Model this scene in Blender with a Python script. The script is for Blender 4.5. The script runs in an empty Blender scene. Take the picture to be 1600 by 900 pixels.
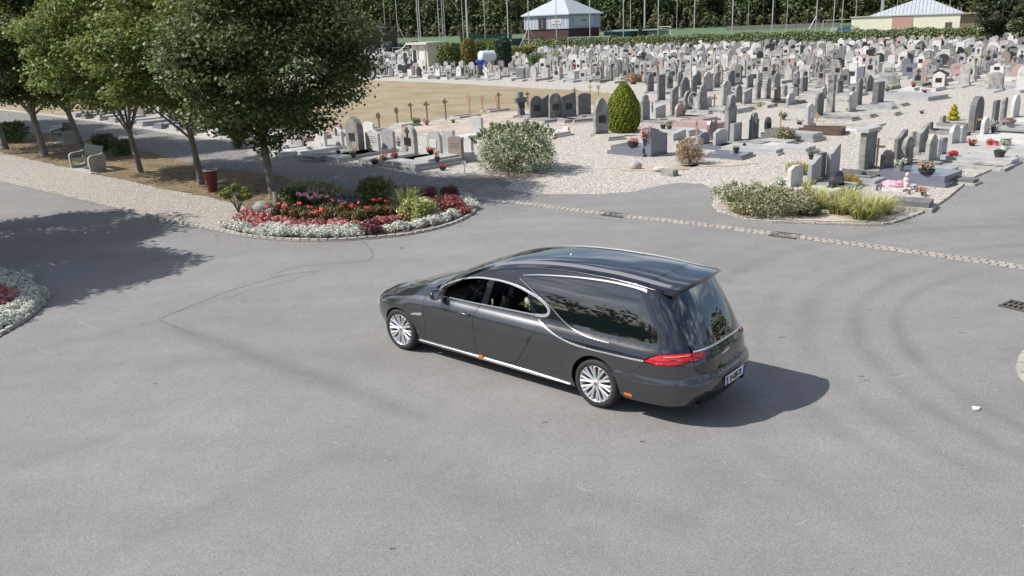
import bpy, bmesh, math, random
import numpy as np
from bisect import bisect_right
from mathutils import Vector, Matrix, geometry
random.seed(7); NR = np.random.RandomState(7)
SC = bpy.context.scene; COL = SC.collection; PI = math.pi; R_ = math.radians
# ------------------------------------------------------------------ camera, sun, sky, exposure
F, H, YH, RO = 1337., 4.94, 40., .038           # focal length in photo pixels, eye height, horizon row, roll
TH = math.atan((450 - YH) / F); S, C = math.sin(TH), math.cos(TH); CR, SR = math.cos(RO), math.sin(RO)
cam = bpy.data.cameras.new('camera'); camo = bpy.data.objects.new('camera', cam); COL.objects.link(camo)
cam.sensor_width = 36; cam.lens = 36 * F / 1600; cam.clip_start = .1; cam.clip_end = 2000
up0, fw = Vector((0, S, C)), Vector((0, C, -S)); r0 = Vector((1, 0, 0))
rt = r0 * CR - up0 * SR; up = r0 * SR + up0 * CR
camo.matrix_world = Matrix(((rt.x, up.x, -fw.x, 0), (rt.y, up.y, -fw.y, 0), (rt.z, up.z, -fw.z, H), (0, 0, 0, 1)))
SC.camera = camo
SUN_EL = 47.; SUND = Vector((-.998 * math.cos(R_(SUN_EL)), -.06 * math.cos(R_(SUN_EL)), math.sin(R_(SUN_EL))))
sl = bpy.data.lights.new('sun', 'SUN'); sl.energy = 4.6; sl.angle = R_(.53); sl.color = (1, .955, .89)
so = bpy.data.objects.new('sun', sl); COL.objects.link(so); so.rotation_euler = SUND.to_track_quat('Z', 'Y').to_euler()
W = bpy.data.worlds.new('World'); SC.world = W; W.use_nodes = True
nt = W.node_tree; N = nt.nodes; N.clear()
sky = N.new('ShaderNodeTexSky'); sky.sky_type = 'NISHITA'; sky.sun_disc = False; sky.sun_elevation = R_(SUN_EL)
sky.sun_rotation = math.atan2(SUND.x, SUND.y); sky.dust_density = 1.4; sky.air_density = 1.0
tc = N.new('ShaderNodeTexCoord'); mp = N.new('ShaderNodeMapping'); mp.inputs['Scale'].default_value = (1.1, 1.7, 4.5); mp.inputs['Rotation'].default_value = (0, .1, .6)
ns = N.new('ShaderNodeTexNoise'); ns.inputs['Scale'].default_value = 2.2; ns.inputs['Detail'].default_value = 9; ns.inputs['Roughness'].default_value = .62; ns.inputs['Distortion'].default_value = .6
cr = N.new('ShaderNodeValToRGB'); cr.color_ramp.elements[0].position = .46; cr.color_ramp.elements[1].position = .66
mx = N.new('ShaderNodeMix'); mx.data_type = 'RGBA'; n2 = N.new('ShaderNodeTexNoise'); n2.inputs['Scale'].default_value = 5.; n2.inputs['Detail'].default_value = 7; r2 = N.new('ShaderNodeValToRGB'); r2.color_ramp.elements[0].position = .4; r2.color_ramp.elements[1].position = .62; r2.color_ramp.elements[0].color = (3.6, 4.2, 5.4, 1); r2.color_ramp.elements[1].color = (14, 14.2, 14.6, 1)
bg = N.new('ShaderNodeBackground'); bg.inputs['Strength'].default_value = .088; wo = N.new('ShaderNodeOutputWorld')
L = nt.links.new
L(tc.outputs['Generated'], mp.inputs[0]); L(mp.outputs[0], ns.inputs['Vector']); L(mp.outputs[0], n2.inputs['Vector']); L(n2.outputs[0], r2.inputs[0]); L(r2.outputs[0], mx.inputs['B']); L(ns.outputs[0], cr.inputs[0]); L(cr.outputs[0], mx.inputs['Factor'])
L(sky.outputs[0], mx.inputs['A']); L(mx.outputs['Result'], bg.inputs[0]); L(bg.outputs[0], wo.inputs[0])
SC.view_settings.view_transform = 'Standard'; SC.view_settings.look = 'None'; SC.view_settings.exposure = 0.40; SC.view_settings.gamma = 1
# ------------------------------------------------------------------ photo measurements -> ground positions (metres)
def G(x, y, z=0.):
    a, b = x - 800, y - 450; u, v = a * CR - b * SR, a * SR + b * CR
    d = F * S + v * C; t = (H - z) / d
    return (u * t, (F * C - v * S) * t)
def PX(X, Y, Z=0.):
    dz = H - Z; zc = Y * C + dz * S; vc = -Y * S + dz * C; u, v = F * X / zc, F * vc / zc
    return (800 + u * CR + v * SR, 450 - u * SR + v * CR)
def ppm(x, y): return 1337. / (G(x, y)[1] * C + H * S)      # pixels per metre there
# ------------------------------------------------------------------ helpers
def tag(o, label=None, cat=None, group=None, kind=None):
    if label: o['label'] = label
    if cat: o['category'] = cat
    if group: o['group'] = group
    if kind: o['kind'] = kind
    return o
def link(name, me, m=None, parent=None, loc=None, rot=None):
    o = bpy.data.objects.new(name, me); COL.objects.link(o)
    if m is not None and me is not None and not me.materials:
        for q in (m if isinstance(m, (list, tuple)) else [m]): me.materials.append(q)
    if parent is not None: o.parent = parent
    if loc is not None: o.location = loc
    if rot is not None: o.rotation_euler = rot
    return o
def empty(name, loc=(0, 0, 0), rz=0., label=None, cat=None, group=None, kind=None):
    o = bpy.data.objects.new(name, None); COL.objects.link(o); o.location = loc; o.rotation_euler = (0, 0, rz)
    o.empty_display_size = .2
    return tag(o, label, cat, group, kind)
def dup(root, loc, rz=None, sc=None, label=None):
    r = root.copy(); COL.objects.link(r); r.location = loc
    if rz is not None: r.rotation_euler = (0, 0, rz)
    if sc: r.scale = (sc, sc, sc) if not isinstance(sc, tuple) else sc
    if label: r['label'] = label
    for ch in list(root.children):
        c = ch.copy(); COL.objects.link(c); c.parent = r
        for g in list(ch.children):
            d = g.copy(); COL.objects.link(d); d.parent = c
    return r
class MB:
    def __init__(s): s.v = []; s.f = []; s.m = []
    def box(s, c, d, rz=0., tilt=0., taper=1., mi=0):
        b = len(s.v); hx, hy, hz = d[0] / 2, d[1] / 2, d[2] / 2; M = Matrix.Rotation(rz, 3, 'Z') @ Matrix.Rotation(tilt, 3, 'Y')
        for z in (-hz, hz):
            k = taper if z > 0 else 1
            for x, y in ((-hx, -hy), (hx, -hy), (hx, hy), (-hx, hy)): s.v.append(tuple(M @ Vector((x * k, y * k, z)) + Vector(c)))
        for q in ((3, 2, 1, 0), (4, 5, 6, 7), (0, 1, 5, 4), (1, 2, 6, 5), (2, 3, 7, 6), (3, 0, 4, 7)): s.f.append(tuple(b + i for i in q)); s.m.append(mi)
        return s
    def tube(s, pts, rad, n=8, mi=0, caps=True):
        pts = [Vector(p) for p in pts]; rad = rad if isinstance(rad, (list, tuple)) else [rad] * len(pts); b = len(s.v)
        for i, p in enumerate(pts):
            d = (pts[min(i + 1, len(pts) - 1)] - pts[max(i - 1, 0)]).normalized()
            a = d.cross(Vector((0, 0, 1))) if abs(d.z) < .95 else d.cross(Vector((1, 0, 0)))
            a.normalize(); e = d.cross(a)
            for k in range(n):
                t = 2 * PI * k / n; s.v.append(tuple(p + (a * math.cos(t) + e * math.sin(t)) * rad[i]))
        for i in range(len(pts) - 1):
            for k in range(n):
                s.f.append((b + i * n + k, b + i * n + (k + 1) % n, b + (i + 1) * n + (k + 1) % n, b + (i + 1) * n + k)); s.m.append(mi)
        if caps:
            s.f.append(tuple(b + k for k in range(n))[::-1]); s.m.append(mi)
            s.f.append(tuple(b + (len(pts) - 1) * n + k for k in range(n))); s.m.append(mi)
        return s
    def lathe(s, prof, n=24, c=(0, 0, 0), axis='z', mi=0):
        b = len(s.v)
        for r, z in prof:
            for k in range(n):
                t = 2 * PI * k / n; x, y = r * math.cos(t), r * math.sin(t)
                p = (x, y, z) if axis == 'z' else (x, z, y)
                s.v.append((p[0] + c[0], p[1] + c[1], p[2] + c[2]))
        for i in range(len(prof) - 1):
            for k in range(n):
                q = (b + i * n + k, b + i * n + (k + 1) % n, b + (i + 1) * n + (k + 1) % n, b + (i + 1) * n + k)
                s.f.append(q if axis == 'z' else q[::-1]); s.m.append(mi)
        return s
    def prism(s, poly, x0, x1, inset=0., mi=0):
        """polygon in (y,z) pushed along x from x0 to x1, chamfered by inset"""
        n = len(poly); cy = sum(p[0] for p in poly) / n; cz = sum(p[1] for p in poly) / n
        def ins(p):
            d = math.hypot(p[0] - cy, p[1] - cz); k = max(0, 1 - inset / max(d, 1e-6)) if inset else 1
            return (cy + (p[0] - cy) * k, cz + (p[1] - cz) * k)
        rings = [(x0, 1), (x0 + inset, 0), (x1 - inset, 0), (x1, 1)] if inset else [(x0, 0), (x1, 0)]
        b = len(s.v)
        for x, q in rings:
            for p in poly: a = ins(p) if q else p; s.v.append((x, a[0], a[1]))
        for i in range(len(rings) - 1):
            for k in range(n): s.f.append((b + i * n + k, b + i * n + (k + 1) % n, b + (i + 1) * n + (k + 1) % n, b + (i + 1) * n + k)[::-1]); s.m.append(mi)
        s.f.append(tuple(b + k for k in range(n))); s.m.append(mi)
        e = b + (len(rings) - 1) * n; s.f.append(tuple(e + k for k in range(n))[::-1]); s.m.append(mi)
        return s
    def ico(s, c, r, sub=1, j=.0, mi=0, rnd=random):
        bm = bmesh.new(); bmesh.ops.create_icosphere(bm, subdivisions=sub, radius=1); b = len(s.v)
        r = r if isinstance(r, (tuple, list)) else (r, r, r)
        for v in bm.verts:
            k = 1 + rnd.uniform(-j, j); s.v.append((c[0] + v.co.x * r[0] * k, c[1] + v.co.y * r[1] * k, c[2] + v.co.z * r[2] * k))
        for f in bm.faces: s.f.append(tuple(b + v.index for v in f.verts)); s.m.append(mi)
        bm.free(); return s
    def mesh(s, name, smooth=False):
        me = bpy.data.meshes.new(name); me.from_pydata(s.v, [], s.f)
        if any(s.m): me.polygons.foreach_set('material_index', s.m)
        if smooth: me.polygons.foreach_set('use_smooth', [True] * len(me.polygons))
        me.update(); return me
    def build(s, name, m=None, parent=None, loc=None, rot=None, smooth=False):
        return link(name, s.mesh(name, smooth), m, parent, loc, rot)
def smooth_angle(o, a=35):
    me = o.data; me.polygons.foreach_set('use_smooth', [True] * len(me.polygons)); me.set_sharp_from_angle(angle=R_(a)); return o
# ------------------------------------------------------------------ materials
def mat(name, c1, c2=None, scale=8., rough=.6, bump=0., bscale=60., metal=0., coat=0., spec=.5, c3=None, s3=1.5, k3=.5, trans=0., alpha=1., detail=6):
    m = bpy.data.materials.new(name); m.use_nodes = True; t = m.node_tree; n = t.nodes; b = n['Principled BSDF']; l = t.links.new
    b.inputs['Roughness'].default_value = rough; b.inputs['Metallic'].default_value = metal; b.inputs['Specular IOR Level'].default_value = spec
    b.inputs['Coat Weight'].default_value = coat; b.inputs['Coat Roughness'].default_value = .03
    b.inputs['Base Color'].default_value = (*c1, 1)
    if trans: b.inputs['Transmission Weight'].default_value = trans
    if alpha < 1: b.inputs['Alpha'].default_value = alpha
    g = n.new('ShaderNodeNewGeometry')
    if c2 is not None:
        no = n.new('ShaderNodeTexNoise'); no.inputs['Scale'].default_value = scale; no.inputs['Detail'].default_value = detail; no.inputs['Roughness'].default_value = .65
        l(g.outputs['Position'], no.inputs['Vector']); rp = n.new('ShaderNodeValToRGB'); rp.color_ramp.elements[0].position = .35; rp.color_ramp.elements[1].position = .65
        rp.color_ramp.elements[0].color = (*c1, 1); rp.color_ramp.elements[1].color = (*c2, 1); l(no.outputs[0], rp.inputs[0]); out = rp.outputs[0]
        if c3 is not None:
            n3 = n.new('ShaderNodeTexNoise'); n3.inputs['Scale'].default_value = s3; n3.inputs['Detail'].default_value = 5; l(g.outputs['Position'], n3.inputs['Vector'])
            r3 = n.new('ShaderNodeValToRGB'); r3.color_ramp.elements[0].position = .45; r3.color_ramp.elements[1].position = .65
            r3.color_ramp.elements[0].color = (0, 0, 0, 1); r3.color_ramp.elements[1].color = (k3, k3, k3, 1); l(n3.outputs[0], r3.inputs[0])
            m3 = n.new('ShaderNodeMix'); m3.data_type = 'RGBA'; l(r3.outputs[0], m3.inputs['Factor']); l(out, m3.inputs['A']); m3.inputs['B'].default_value = (*c3, 1); out = m3.outputs['Result']
        l(out, b.inputs['Base Color'])
    if bump:
        nb = n.new('ShaderNodeTexNoise'); nb.inputs['Scale'].default_value = bscale; nb.inputs['Detail'].default_value = 4; l(g.outputs['Position'], nb.inputs['Vector'])
        bp = n.new('ShaderNodeBump'); bp.inputs['Strength'].default_value = bump; bp.inputs['Distance'].default_value = .02; l(nb.outputs[0], bp.inputs['Height']); l(bp.outputs[0], b.inputs['Normal'])
    return m
def leafmat(name, cols, trans=.3, rough=.55, patch=None, pscale=.5):
    """colours blended by a per-leaf random tint, larger patches of another hue by noise in space"""
    m = bpy.data.materials.new(name); m.use_nodes = True; t = m.node_tree; n = t.nodes; l = t.links.new; b = n['Principled BSDF']
    at = n.new('ShaderNodeAttribute'); at.attribute_name = 'tint'; rp = n.new('ShaderNodeValToRGB'); el = rp.color_ramp.elements
    while len(el) < len(cols): el.new(.5)
    for i, c in enumerate(cols): el[i].position = i / (len(cols) - 1) if len(cols) > 1 else 0; el[i].color = (*c, 1)
    l(at.outputs['Fac'], rp.inputs[0]); out = rp.outputs[0]
    if patch:
        g = n.new('ShaderNodeNewGeometry'); no = n.new('ShaderNodeTexNoise'); no.inputs['Scale'].default_value = pscale; no.inputs['Detail'].default_value = 3; l(g.outputs['Position'], no.inputs['Vector'])
        r2 = n.new('ShaderNodeValToRGB'); r2.color_ramp.elements[0].position = .45; r2.color_ramp.elements[1].position = .68; l(no.outputs[0], r2.inputs[0])
        mm = n.new('ShaderNodeMix'); mm.data_type = 'RGBA'; l(r2.outputs[0], mm.inputs['Factor']); l(out, mm.inputs['A']); mm.inputs['B'].default_value = (*patch, 1); out = mm.outputs['Result']
    l(out, b.inputs['Base Color']); b.inputs['Roughness'].default_value = rough; b.inputs['Specular IOR Level'].default_value = .35
    if trans:
        tr = n.new('ShaderNodeBsdfTranslucent'); l(out, tr.inputs[0]); ms = n.new('ShaderNodeMixShader'); ms.inputs[0].default_value = trans
        l(b.outputs[0], ms.inputs[1]); l(tr.outputs[0], ms.inputs[2]); l(ms.outputs[0], n['Material Output'].inputs[0])
    return m
M = {}
M['granite_l'] = mat('granite_light', (.38, .38, .38), (.47, .465, .46), 90, .35, c3=(.33, .33, .32), s3=3)
M['white'] = mat('stone_white', (.48, .475, .46), (.58, .575, .56), 6, .6, .1, c3=(.42, .41, .385), s3=4, k3=.7)
M['granite_m'] = mat('granite_mid', (.30, .30, .31), (.40, .40, .40), 120, .3, c3=(.26, .26, .27), s3=2)
M['weath'] = mat('stone_weathered', (.21, .205, .2), (.33, .325, .31), 5, .85, .5, 25, c3=(.12, .118, .11), s3=3, k3=.8)
M['weath_l'] = mat('stone_weathered_pale', (.36, .35, .33), (.46, .45, .42), 7, .85, .4, 25, c3=(.22, .215, .2), s3=3.5, k3=.8)
M['dark'] = mat('stone_dark', (.10, .10, .103), (.16, .16, .162), 9, .7, .3, 25, c3=(.2, .2, .19), s3=4, k3=.6)
M['black'] = mat('granite_black', (.025, .026, .03), (.045, .046, .05), 150, .12)
M['blue'] = mat('granite_blue_grey', (.13, .14, .18), (.18, .19, .235), 140, .15)
M['pink'] = mat('granite_pink', (.33, .23, .21), (.42, .31, .29), 120, .3, c3=(.34, .25, .23), s3=3)
M['brown'] = mat('granite_brown', (.2, .16, .14), (.26, .21, .19), 120, .3)
M['plaque'] = mat('plaque_black', (.03, .03, .033), None, rough=.2)
M['plaque_w'] = mat('plaque_pale', (.6, .6, .6), None, rough=.35)
M['relief'] = mat('relief_dark', (.06, .055, .05), None, rough=.5)
M['concrete'] = mat('concrete', (.36, .34, .31), (.44, .42, .38), 10, .85, .3, 40, c3=(.25, .24, .22), s3=2)
M['bark'] = mat('bark', (.15, .135, .11), (.24, .215, .18), 9, .9, .9, 30, c3=(.09, .1, .06), s3=2.5)
M['wood'] = mat('wood_raw', (.32, .2, .1), (.42, .28, .16), 12, .7, .2)
M['wood_d'] = mat('wood_dark', (.09, .055, .04), (.14, .09, .06), 12, .7, .2)
M['metal'] = mat('galvanised_steel', (.45, .47, .48), (.55, .56, .57), 5, .45, metal=.6)
M['pot'] = mat('plant_pot_dark', (.035, .035, .04), None, rough=.5)
M['pot_g'] = mat('plant_pot_grey', (.2, .2, .2), (.26, .26, .25), 20, .7)
M['soil'] = mat('soil', (.10, .075, .055), (.17, .13, .10), 20, .95, .6, 40)
M['iron'] = mat('cast_iron', (.06, .055, .05), (.11, .1, .09), 15, .6, .3)
# ------------------------------------------------------------------ foliage tools
def leaf_mesh(name, P, Nn, size, asp=.6, tint=None, seed=0, bend=.0, jit=.35):
    """one folded quad per leaf; P centres, Nn preferred normals (or None)"""
    r = np.random.RandomState(seed); n = len(P); P = np.asarray(P, float)
    nn = r.normal(size=(n, 3)); nn /= np.linalg.norm(nn, axis=1)[:, None]
    if Nn is not None:
        nn = np.asarray(Nn) + nn * jit * 2; nn /= np.linalg.norm(nn, axis=1)[:, None] + 1e-9
    t = np.cross(nn, r.normal(size=(n, 3))); t /= np.linalg.norm(t, axis=1)[:, None] + 1e-9
    b = np.cross(nn, t); sz = size * r.uniform(.6, 1.35, n)[:, None]
    V = np.empty((n, 4, 3)); h = t * sz * .5; w = b * sz * .5 * asp
    V[:, 0] = P - h; V[:, 1] = P + w - h * .1 + nn * sz * bend; V[:, 2] = P + h; V[:, 3] = P - w - h * .1 + nn * sz * bend
    me = bpy.data.meshes.new(name); me.vertices.add(4 * n); me.vertices.foreach_set('co', V.ravel())
    me.loops.add(4 * n); me.loops.foreach_set('vertex_index', np.arange(4 * n)); me.polygons.add(n)
    me.polygons.foreach_set('loop_start', np.arange(0, 4 * n, 4)); me.polygons.foreach_set('loop_total', np.full(n, 4))
    a = me.attributes.new('tint', 'FLOAT', 'FACE'); a.data.foreach_set('value', (r.uniform(0, 1, n) if tint is None else np.asarray(tint, float)))
    me.update(); me.validate(); return me
def clump_pts(cs, per, seed=0, shell=.55, flat=1.):
    """points in ellipsoid clumps cs=[(x,y,z,rx,ry,rz)], density biased to their shells"""
    r = np.random.RandomState(seed); P = []; Q = []
    for c in cs:
        d = r.normal(size=(per, 3)); d /= np.linalg.norm(d, axis=1)[:, None]; rad = shell + (1 - shell) * r.uniform(0, 1, per) ** .6
        P.append(np.array(c[:3]) + d * rad[:, None] * np.array(c[3:6])); Q.append(d)
    return np.concatenate(P), np.concatenate(Q)
def shrub_mesh(name, rx, ry, h, n, leaf, seed=0, lobes=14, asp=.5, base=.05, tips=60):
    r = np.random.RandomState(seed); cs = []
    for i in range(lobes):
        a = r.uniform(0, 2 * PI); q = math.sqrt(r.uniform(0, .75)); z = base + (h - base) * (.22 + .5 * r.uniform(0, 1) * (1 - .35 * q))
        k = r.uniform(.3, .45); cs.append((math.cos(a) * q * rx * .72, math.sin(a) * q * ry * .72, z, rx * k, ry * k, min(h * k * .75, z * .9)))
    P_, Q_ = clump_pts(cs, n // lobes, seed, .6)
    if h > .45: P_ = P_ + r.normal(size=P_.shape) * leaf * .45
    if tips and h > .45:      # shoots that break the outline
        k = max(6, n // 200); a = r.uniform(0, 2 * PI, tips); e_ = r.uniform(.25, 1.35, tips); S0 = np.stack([np.cos(a) * np.cos(e_) * rx * .78, np.sin(a) * np.cos(e_) * ry * .78, h * .5 + np.sin(e_) * h * .34], 1)
        S1 = S0 * r.uniform(1.02, 1.17, (tips, 1)) + np.array([0, 0, h * .03]); tt = r.uniform(0, 1, (tips, k, 1)); T_p = (S0[:, None] * (1 - tt) + S1[:, None] * tt).reshape(-1, 3) + r.normal(size=(tips * k, 3)) * leaf * .4
        P_ = np.concatenate([P_, T_p]); Q_ = np.concatenate([Q_, r.normal(size=T_p.shape) * .5])
    P_[:, 2] = np.maximum(P_[:, 2], .01)
    Q_ = Q_ * .7 + np.array([0, 0, .5]); return leaf_mesh(name, P_, Q_, leaf, asp, seed=seed, bend=.08)
def tree(name, x, y, h, cr, cz0, seed, lm, label, group, trunk=.14, lean=(0, 0), fork=2.0, leaves=30000, leaf=.12, rz=0., cat='tree', lobes=84, coff=(0, 0)):
    rnd = random.Random(seed); t = empty(name, (x, y, 0), rz, label, cat, group); mb = MB()
    top = Vector((lean[0], lean[1], fork)); mb.tube([(0, 0, -.05), (.02, .01, .12), Vector(top) * .5 + Vector((.02, 0, 0)), top], [trunk * 1.45, trunk * 1.05, trunk * .95, trunk * .85], 10)
    cs = []; nb = 9
    for i in range(nb):
        a = 2 * PI * i / nb + rnd.uniform(-.3, .3); up_ = rnd.uniform(.35, 1.); L_ = cr * rnd.uniform(.55, .9)
        e = top + Vector((math.cos(a) * L_ * (1.15 - .6 * up_), math.sin(a) * L_ * (1.15 - .6 * up_), (h - fork) * .75 * up_))
        mid = top.lerp(e, .5) + Vector((0, 0, .25 if up_ < .7 else -.1)); mb.tube([top - Vector((0, 0, .1)), mid, e], [trunk * .42, trunk * .26, trunk * .08], 6)
        for j in range(4):
            b = top.lerp(e, rnd.uniform(.35, .8)); f = b + Vector((rnd.uniform(-1, 1), rnd.uniform(-1, 1), rnd.uniform(-.2, .9))) * cr * .35
            mb.tube([b, f], [trunk * .2, trunk * .05], 5)
    for i in range(lobes):
        # crown centres fill an ovoid, most of them near its surface
        u = rnd.uniform(-1, 1); a = rnd.uniform(0, 2 * PI); q = rnd.uniform(.35, 1) ** .5; s_ = math.sqrt(1 - u * u)
        wz = (u + 1) / 2; prof = (1.16 - .5 * wz) if wz > .35 else (.80 + .53 * wz)
        k = rnd.uniform(.11, .27)
        cs.append((lean[0] + coff[0] + math.cos(a) * s_ * q * cr * .86 * prof, lean[1] + coff[1] + math.sin(a) * s_ * q * cr * .86 * prof, cz0 + (h - cz0) * (.5 + .44 * u * q), cr * k * 1.25, cr * k * 1.25, cr * k * .5))
    P_, Q_ = clump_pts(cs, leaves // lobes, seed, .35)
    P_ += np.random.RandomState(seed + 1).normal(size=P_.shape) * .09
    Q_ = Q_ * .5 + np.array([0, 0, .7])
    smooth_angle(mb.build('trunk', M['bark'], t), 60)
    link('crown', leaf_mesh('crown', P_, Q_, leaf, .75, seed=seed, bend=.1), lm, t); return t
def blades_mesh(name, n, h, spread, w, seed=0, droop=.5):
    r = random.Random(seed); v = []; f = []; tint = []
    for i in range(n):
        a = r.uniform(0, 2 * PI); q = r.uniform(0, .35) * spread; bx, by = math.cos(a) * q, math.sin(a) * q; a2 = a + r.uniform(-.6, .6)
        L_ = h * r.uniform(.6, 1.1); sp = spread * r.uniform(.3, 1.); tw = w * r.uniform(.6, 1.2); ti = r.random(); b = len(v)
        dx, dy = math.cos(a2), math.sin(a2); nx, ny = -dy, dx
        for k in range(5):
            s_ = k / 4; px_ = sp * s_ ** 1.4; pz = L_ * (s_ * (1 + droop) - droop * 1.25 * s_ * s_ * s_) * .95; ww = tw * (1 - s_ * .9) / 2
            v += [(bx + dx * px_ + nx * ww, by + dy * px_ + ny * ww, pz), (bx + dx * px_ - nx * ww, by + dy * px_ - ny * ww, pz)]
        for k in range(4): f.append((b + 2 * k, b + 2 * k + 1, b + 2 * k + 3, b + 2 * k + 2)); tint.append(min(1, max(0, ti * .6 + k * .13)))
    me = bpy.data.meshes.new(name); me.from_pydata(v, [], f); a_ = me.attributes.new('tint', 'FLOAT', 'FACE'); a_.data.foreach_set('value', tint); return me
# ------------------------------------------------------------------ ground sheets
def smooth_line(pts, closed=False, n=6):
    out = []; m = len(pts); rng = range(m if closed else m - 1)
    for i in rng:
        p0, p1, p2, p3 = [Vector(pts[(i + k) % m] if closed else pts[min(max(i + k, 0), m - 1)]) for k in (-1, 0, 1, 2)]
        for k in range(n):
            t = k / n; out.append(tuple(.5 * ((2 * p1) + (p2 - p0) * t + (2 * p0 - 5 * p1 + 4 * p2 - p3) * t * t + (3 * p1 - p0 - 3 * p2 + p3) * t ** 3)))
    if not closed: out.append(tuple(pts[-1]))
    return out
def rough(pts, amp, step=.12, seed=0):
    r = random.Random(seed); out = []; m = len(pts)
    for i in range(m):
        a, b = Vector(pts[i]), Vector(pts[(i + 1) % m]); L_ = (b - a).length; k = max(1, int(L_ / step)) if L_ < 40 else 1
        for j in range(k):
            p = a.lerp(b, j / k); out.append((p.x + r.uniform(-amp, amp), p.y + r.uniform(-amp, amp)))
    return out
def sheet(name, poly, z, m, parent=None, grid=None, kind='structure'):
    vs, es, fs, *_ = geometry.delaunay_2d_cdt([Vector(p) for p in poly], [], [list(range(len(poly)))], 1, 1e-5)
    me = bpy.data.meshes.new(name); me.from_pydata([(p.x, p.y, z) for p in vs], [], [f[:] for f in fs])
    me.update()
    if len(me.polygons) and me.polygons[0].normal.z < 0: me.flip_normals()
    o = link(name, me, m, parent)
    if kind: o['kind'] = kind
    return o
def strip_along(name, pts, w, z, m, h=0, kind='structure'):
    mb = MB(); n = len(pts)
    for i, p in enumerate(pts):
        a = Vector(pts[max(i - 1, 0)]); b = Vector(pts[min(i + 1, n - 1)]); d = (b - a).normalized(); q = Vector((-d.y, d.x)) * w / 2
        mb.v += [(p[0] + q.x, p[1] + q.y, z), (p[0] - q.x, p[1] - q.y, z)]
    for i in range(n - 1): mb.f.append((2 * i, 2 * i + 1, 2 * i + 3, 2 * i + 2)); mb.m.append(0)
    o = mb.build(name, m); o['kind'] = kind; return o
def walk(pts, step):
    """points every `step` metres along a polyline, with heading"""
    out = []; acc = 0
    for a, b in zip(pts, pts[1:]):
        a, b = Vector(a), Vector(b); L_ = (b - a).length; d = (b - a).normalized()
        while acc < L_: p = a + d * acc; out.append((p.x, p.y, math.atan2(d.y, d.x))); acc += step
        acc -= L_
    return out
def gp(l): return [G(*p) for p in l]
def asphalt_mat():
    m = bpy.data.materials.new('asphalt'); m.use_nodes = True; t = m.node_tree; n = t.nodes; l = t.links.new; b = n['Principled BSDF']
    g = n.new('ShaderNodeNewGeometry'); P_ = g.outputs['Position']
    def noise(sc, det=4, ro=.6): q = n.new('ShaderNodeTexNoise'); q.inputs['Scale'].default_value = sc; q.inputs['Detail'].default_value = det; q.inputs['Roughness'].default_value = ro; l(P_, q.inputs['Vector']); return q.outputs[0]
    def ramp(x, *st):
        r = n.new('ShaderNodeValToRGB'); e = r.color_ramp.elements
        while len(e) < len(st): e.new(.5)
        for i, (p, v) in enumerate(st): e[i].position = p; e[i].color = (v, v, v, 1) if not isinstance(v, tuple) else (*v, 1)
        l(x, r.inputs[0]); return r.outputs[0]
    def mul(a, c_, f=1.):
        q = n.new('ShaderNodeMix'); q.data_type = 'RGBA'; q.blend_type = 'MULTIPLY'; q.inputs['Factor'].default_value = f; l(a, q.inputs['A']); l(c_, q.inputs['B']); return q.outputs['Result']
    def math_(op, a, v):
        q = n.new('ShaderNodeMath'); q.operation = op
        for i, s_ in enumerate((a, v)):
            if isinstance(s_, (int, float)): q.inputs[i].default_value = s_
            else: l(s_, q.inputs[i])
        return q.outputs[0]
    base = ramp(noise(.35, 6, .6), (.3, (.195, .191, .188)), (.7, (.235, .231, .226)))
    c_ = mul(base, ramp(noise(1.7, 5, .7), (.3, .93), (.7, 1.05)))
    c_ = mul(c_, ramp(noise(75, 3, .9), (.33, .6), (.5, 1.), (.65, 1.42)))
    c_ = mul(c_, ramp(noise(230, 2, .9), (.35, .65), (.65, 1.35)))
    # worn wheel arcs left by turning cars at the right
    for (cx, cy), rads in ARCS:
        d = n.new('ShaderNodeVectorMath'); d.operation = 'DISTANCE'; d.inputs[1].default_value = (cx, cy, 0)
        wob = n.new('ShaderNodeVectorMath'); wob.operation = 'MULTIPLY'; wob.inputs[1].default_value = (1, 1, 0); l(P_, wob.inputs[0]); l(wob.outputs[0], d.inputs[0])
        for rr, w_, k_ in rads:
            e = math_('ABSOLUTE', math_('SUBTRACT', math_('ADD', d.outputs['Value'], math_('MULTIPLY', math_('SUBTRACT', noise(.4, 2), .5), .35)), rr), 0)
            s_ = ramp(math_('DIVIDE', e, w_), (0, 1 - k_), (.35, 1 - k_ * .7), (1., 1.))
            sep = ramp(noise(.25, 2), (.38, 0.1), (.62, 1.)); mm = n.new('ShaderNodeMix'); mm.data_type = 'RGBA'; mm.blend_type = 'MULTIPLY'; l(sep, mm.inputs['Factor']); l(c_, mm.inputs['A']); l(s_, mm.inputs['B']); c_ = mm.outputs['Result']
    for pa, pb, w_, k_ in LINES:
        a, b2 = Vector((*G(*pa), 0)), Vector((*G(*pb), 0)); dv = (b2 - a); L2 = dv.length; dv.normalize(); nv = Vector((-dv.y, dv.x, 0))
        def dot(v, off):
            q = n.new('ShaderNodeVectorMath'); q.operation = 'DOT_PRODUCT'; l(P_, q.inputs[0]); q.inputs[1].default_value = v; return math_('ADD', q.outputs['Value'], off)
        e = math_('ABSOLUTE', math_('ADD', dot(nv, -nv.dot(a)), math_('MULTIPLY', math_('SUBTRACT', noise(.6, 4), .5), .6)), 0); s_ = ramp(math_('DIVIDE', e, w_), (0, 1 - k_), (.4, 1 - k_ * .6), (1., 1.))
        tt = ramp(math_('DIVIDE', dot(dv, -dv.dot(a)), L2), (0, 0.), (.12, 1.), (.88, 1.), (1., 0.)); mm = n.new('ShaderNodeMix'); mm.data_type = 'RGBA'; mm.blend_type = 'MULTIPLY'; l(tt, mm.inputs['Factor']); l(c_, mm.inputs['A']); l(s_, mm.inputs['B']); c_ = mm.outputs['Result']
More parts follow.
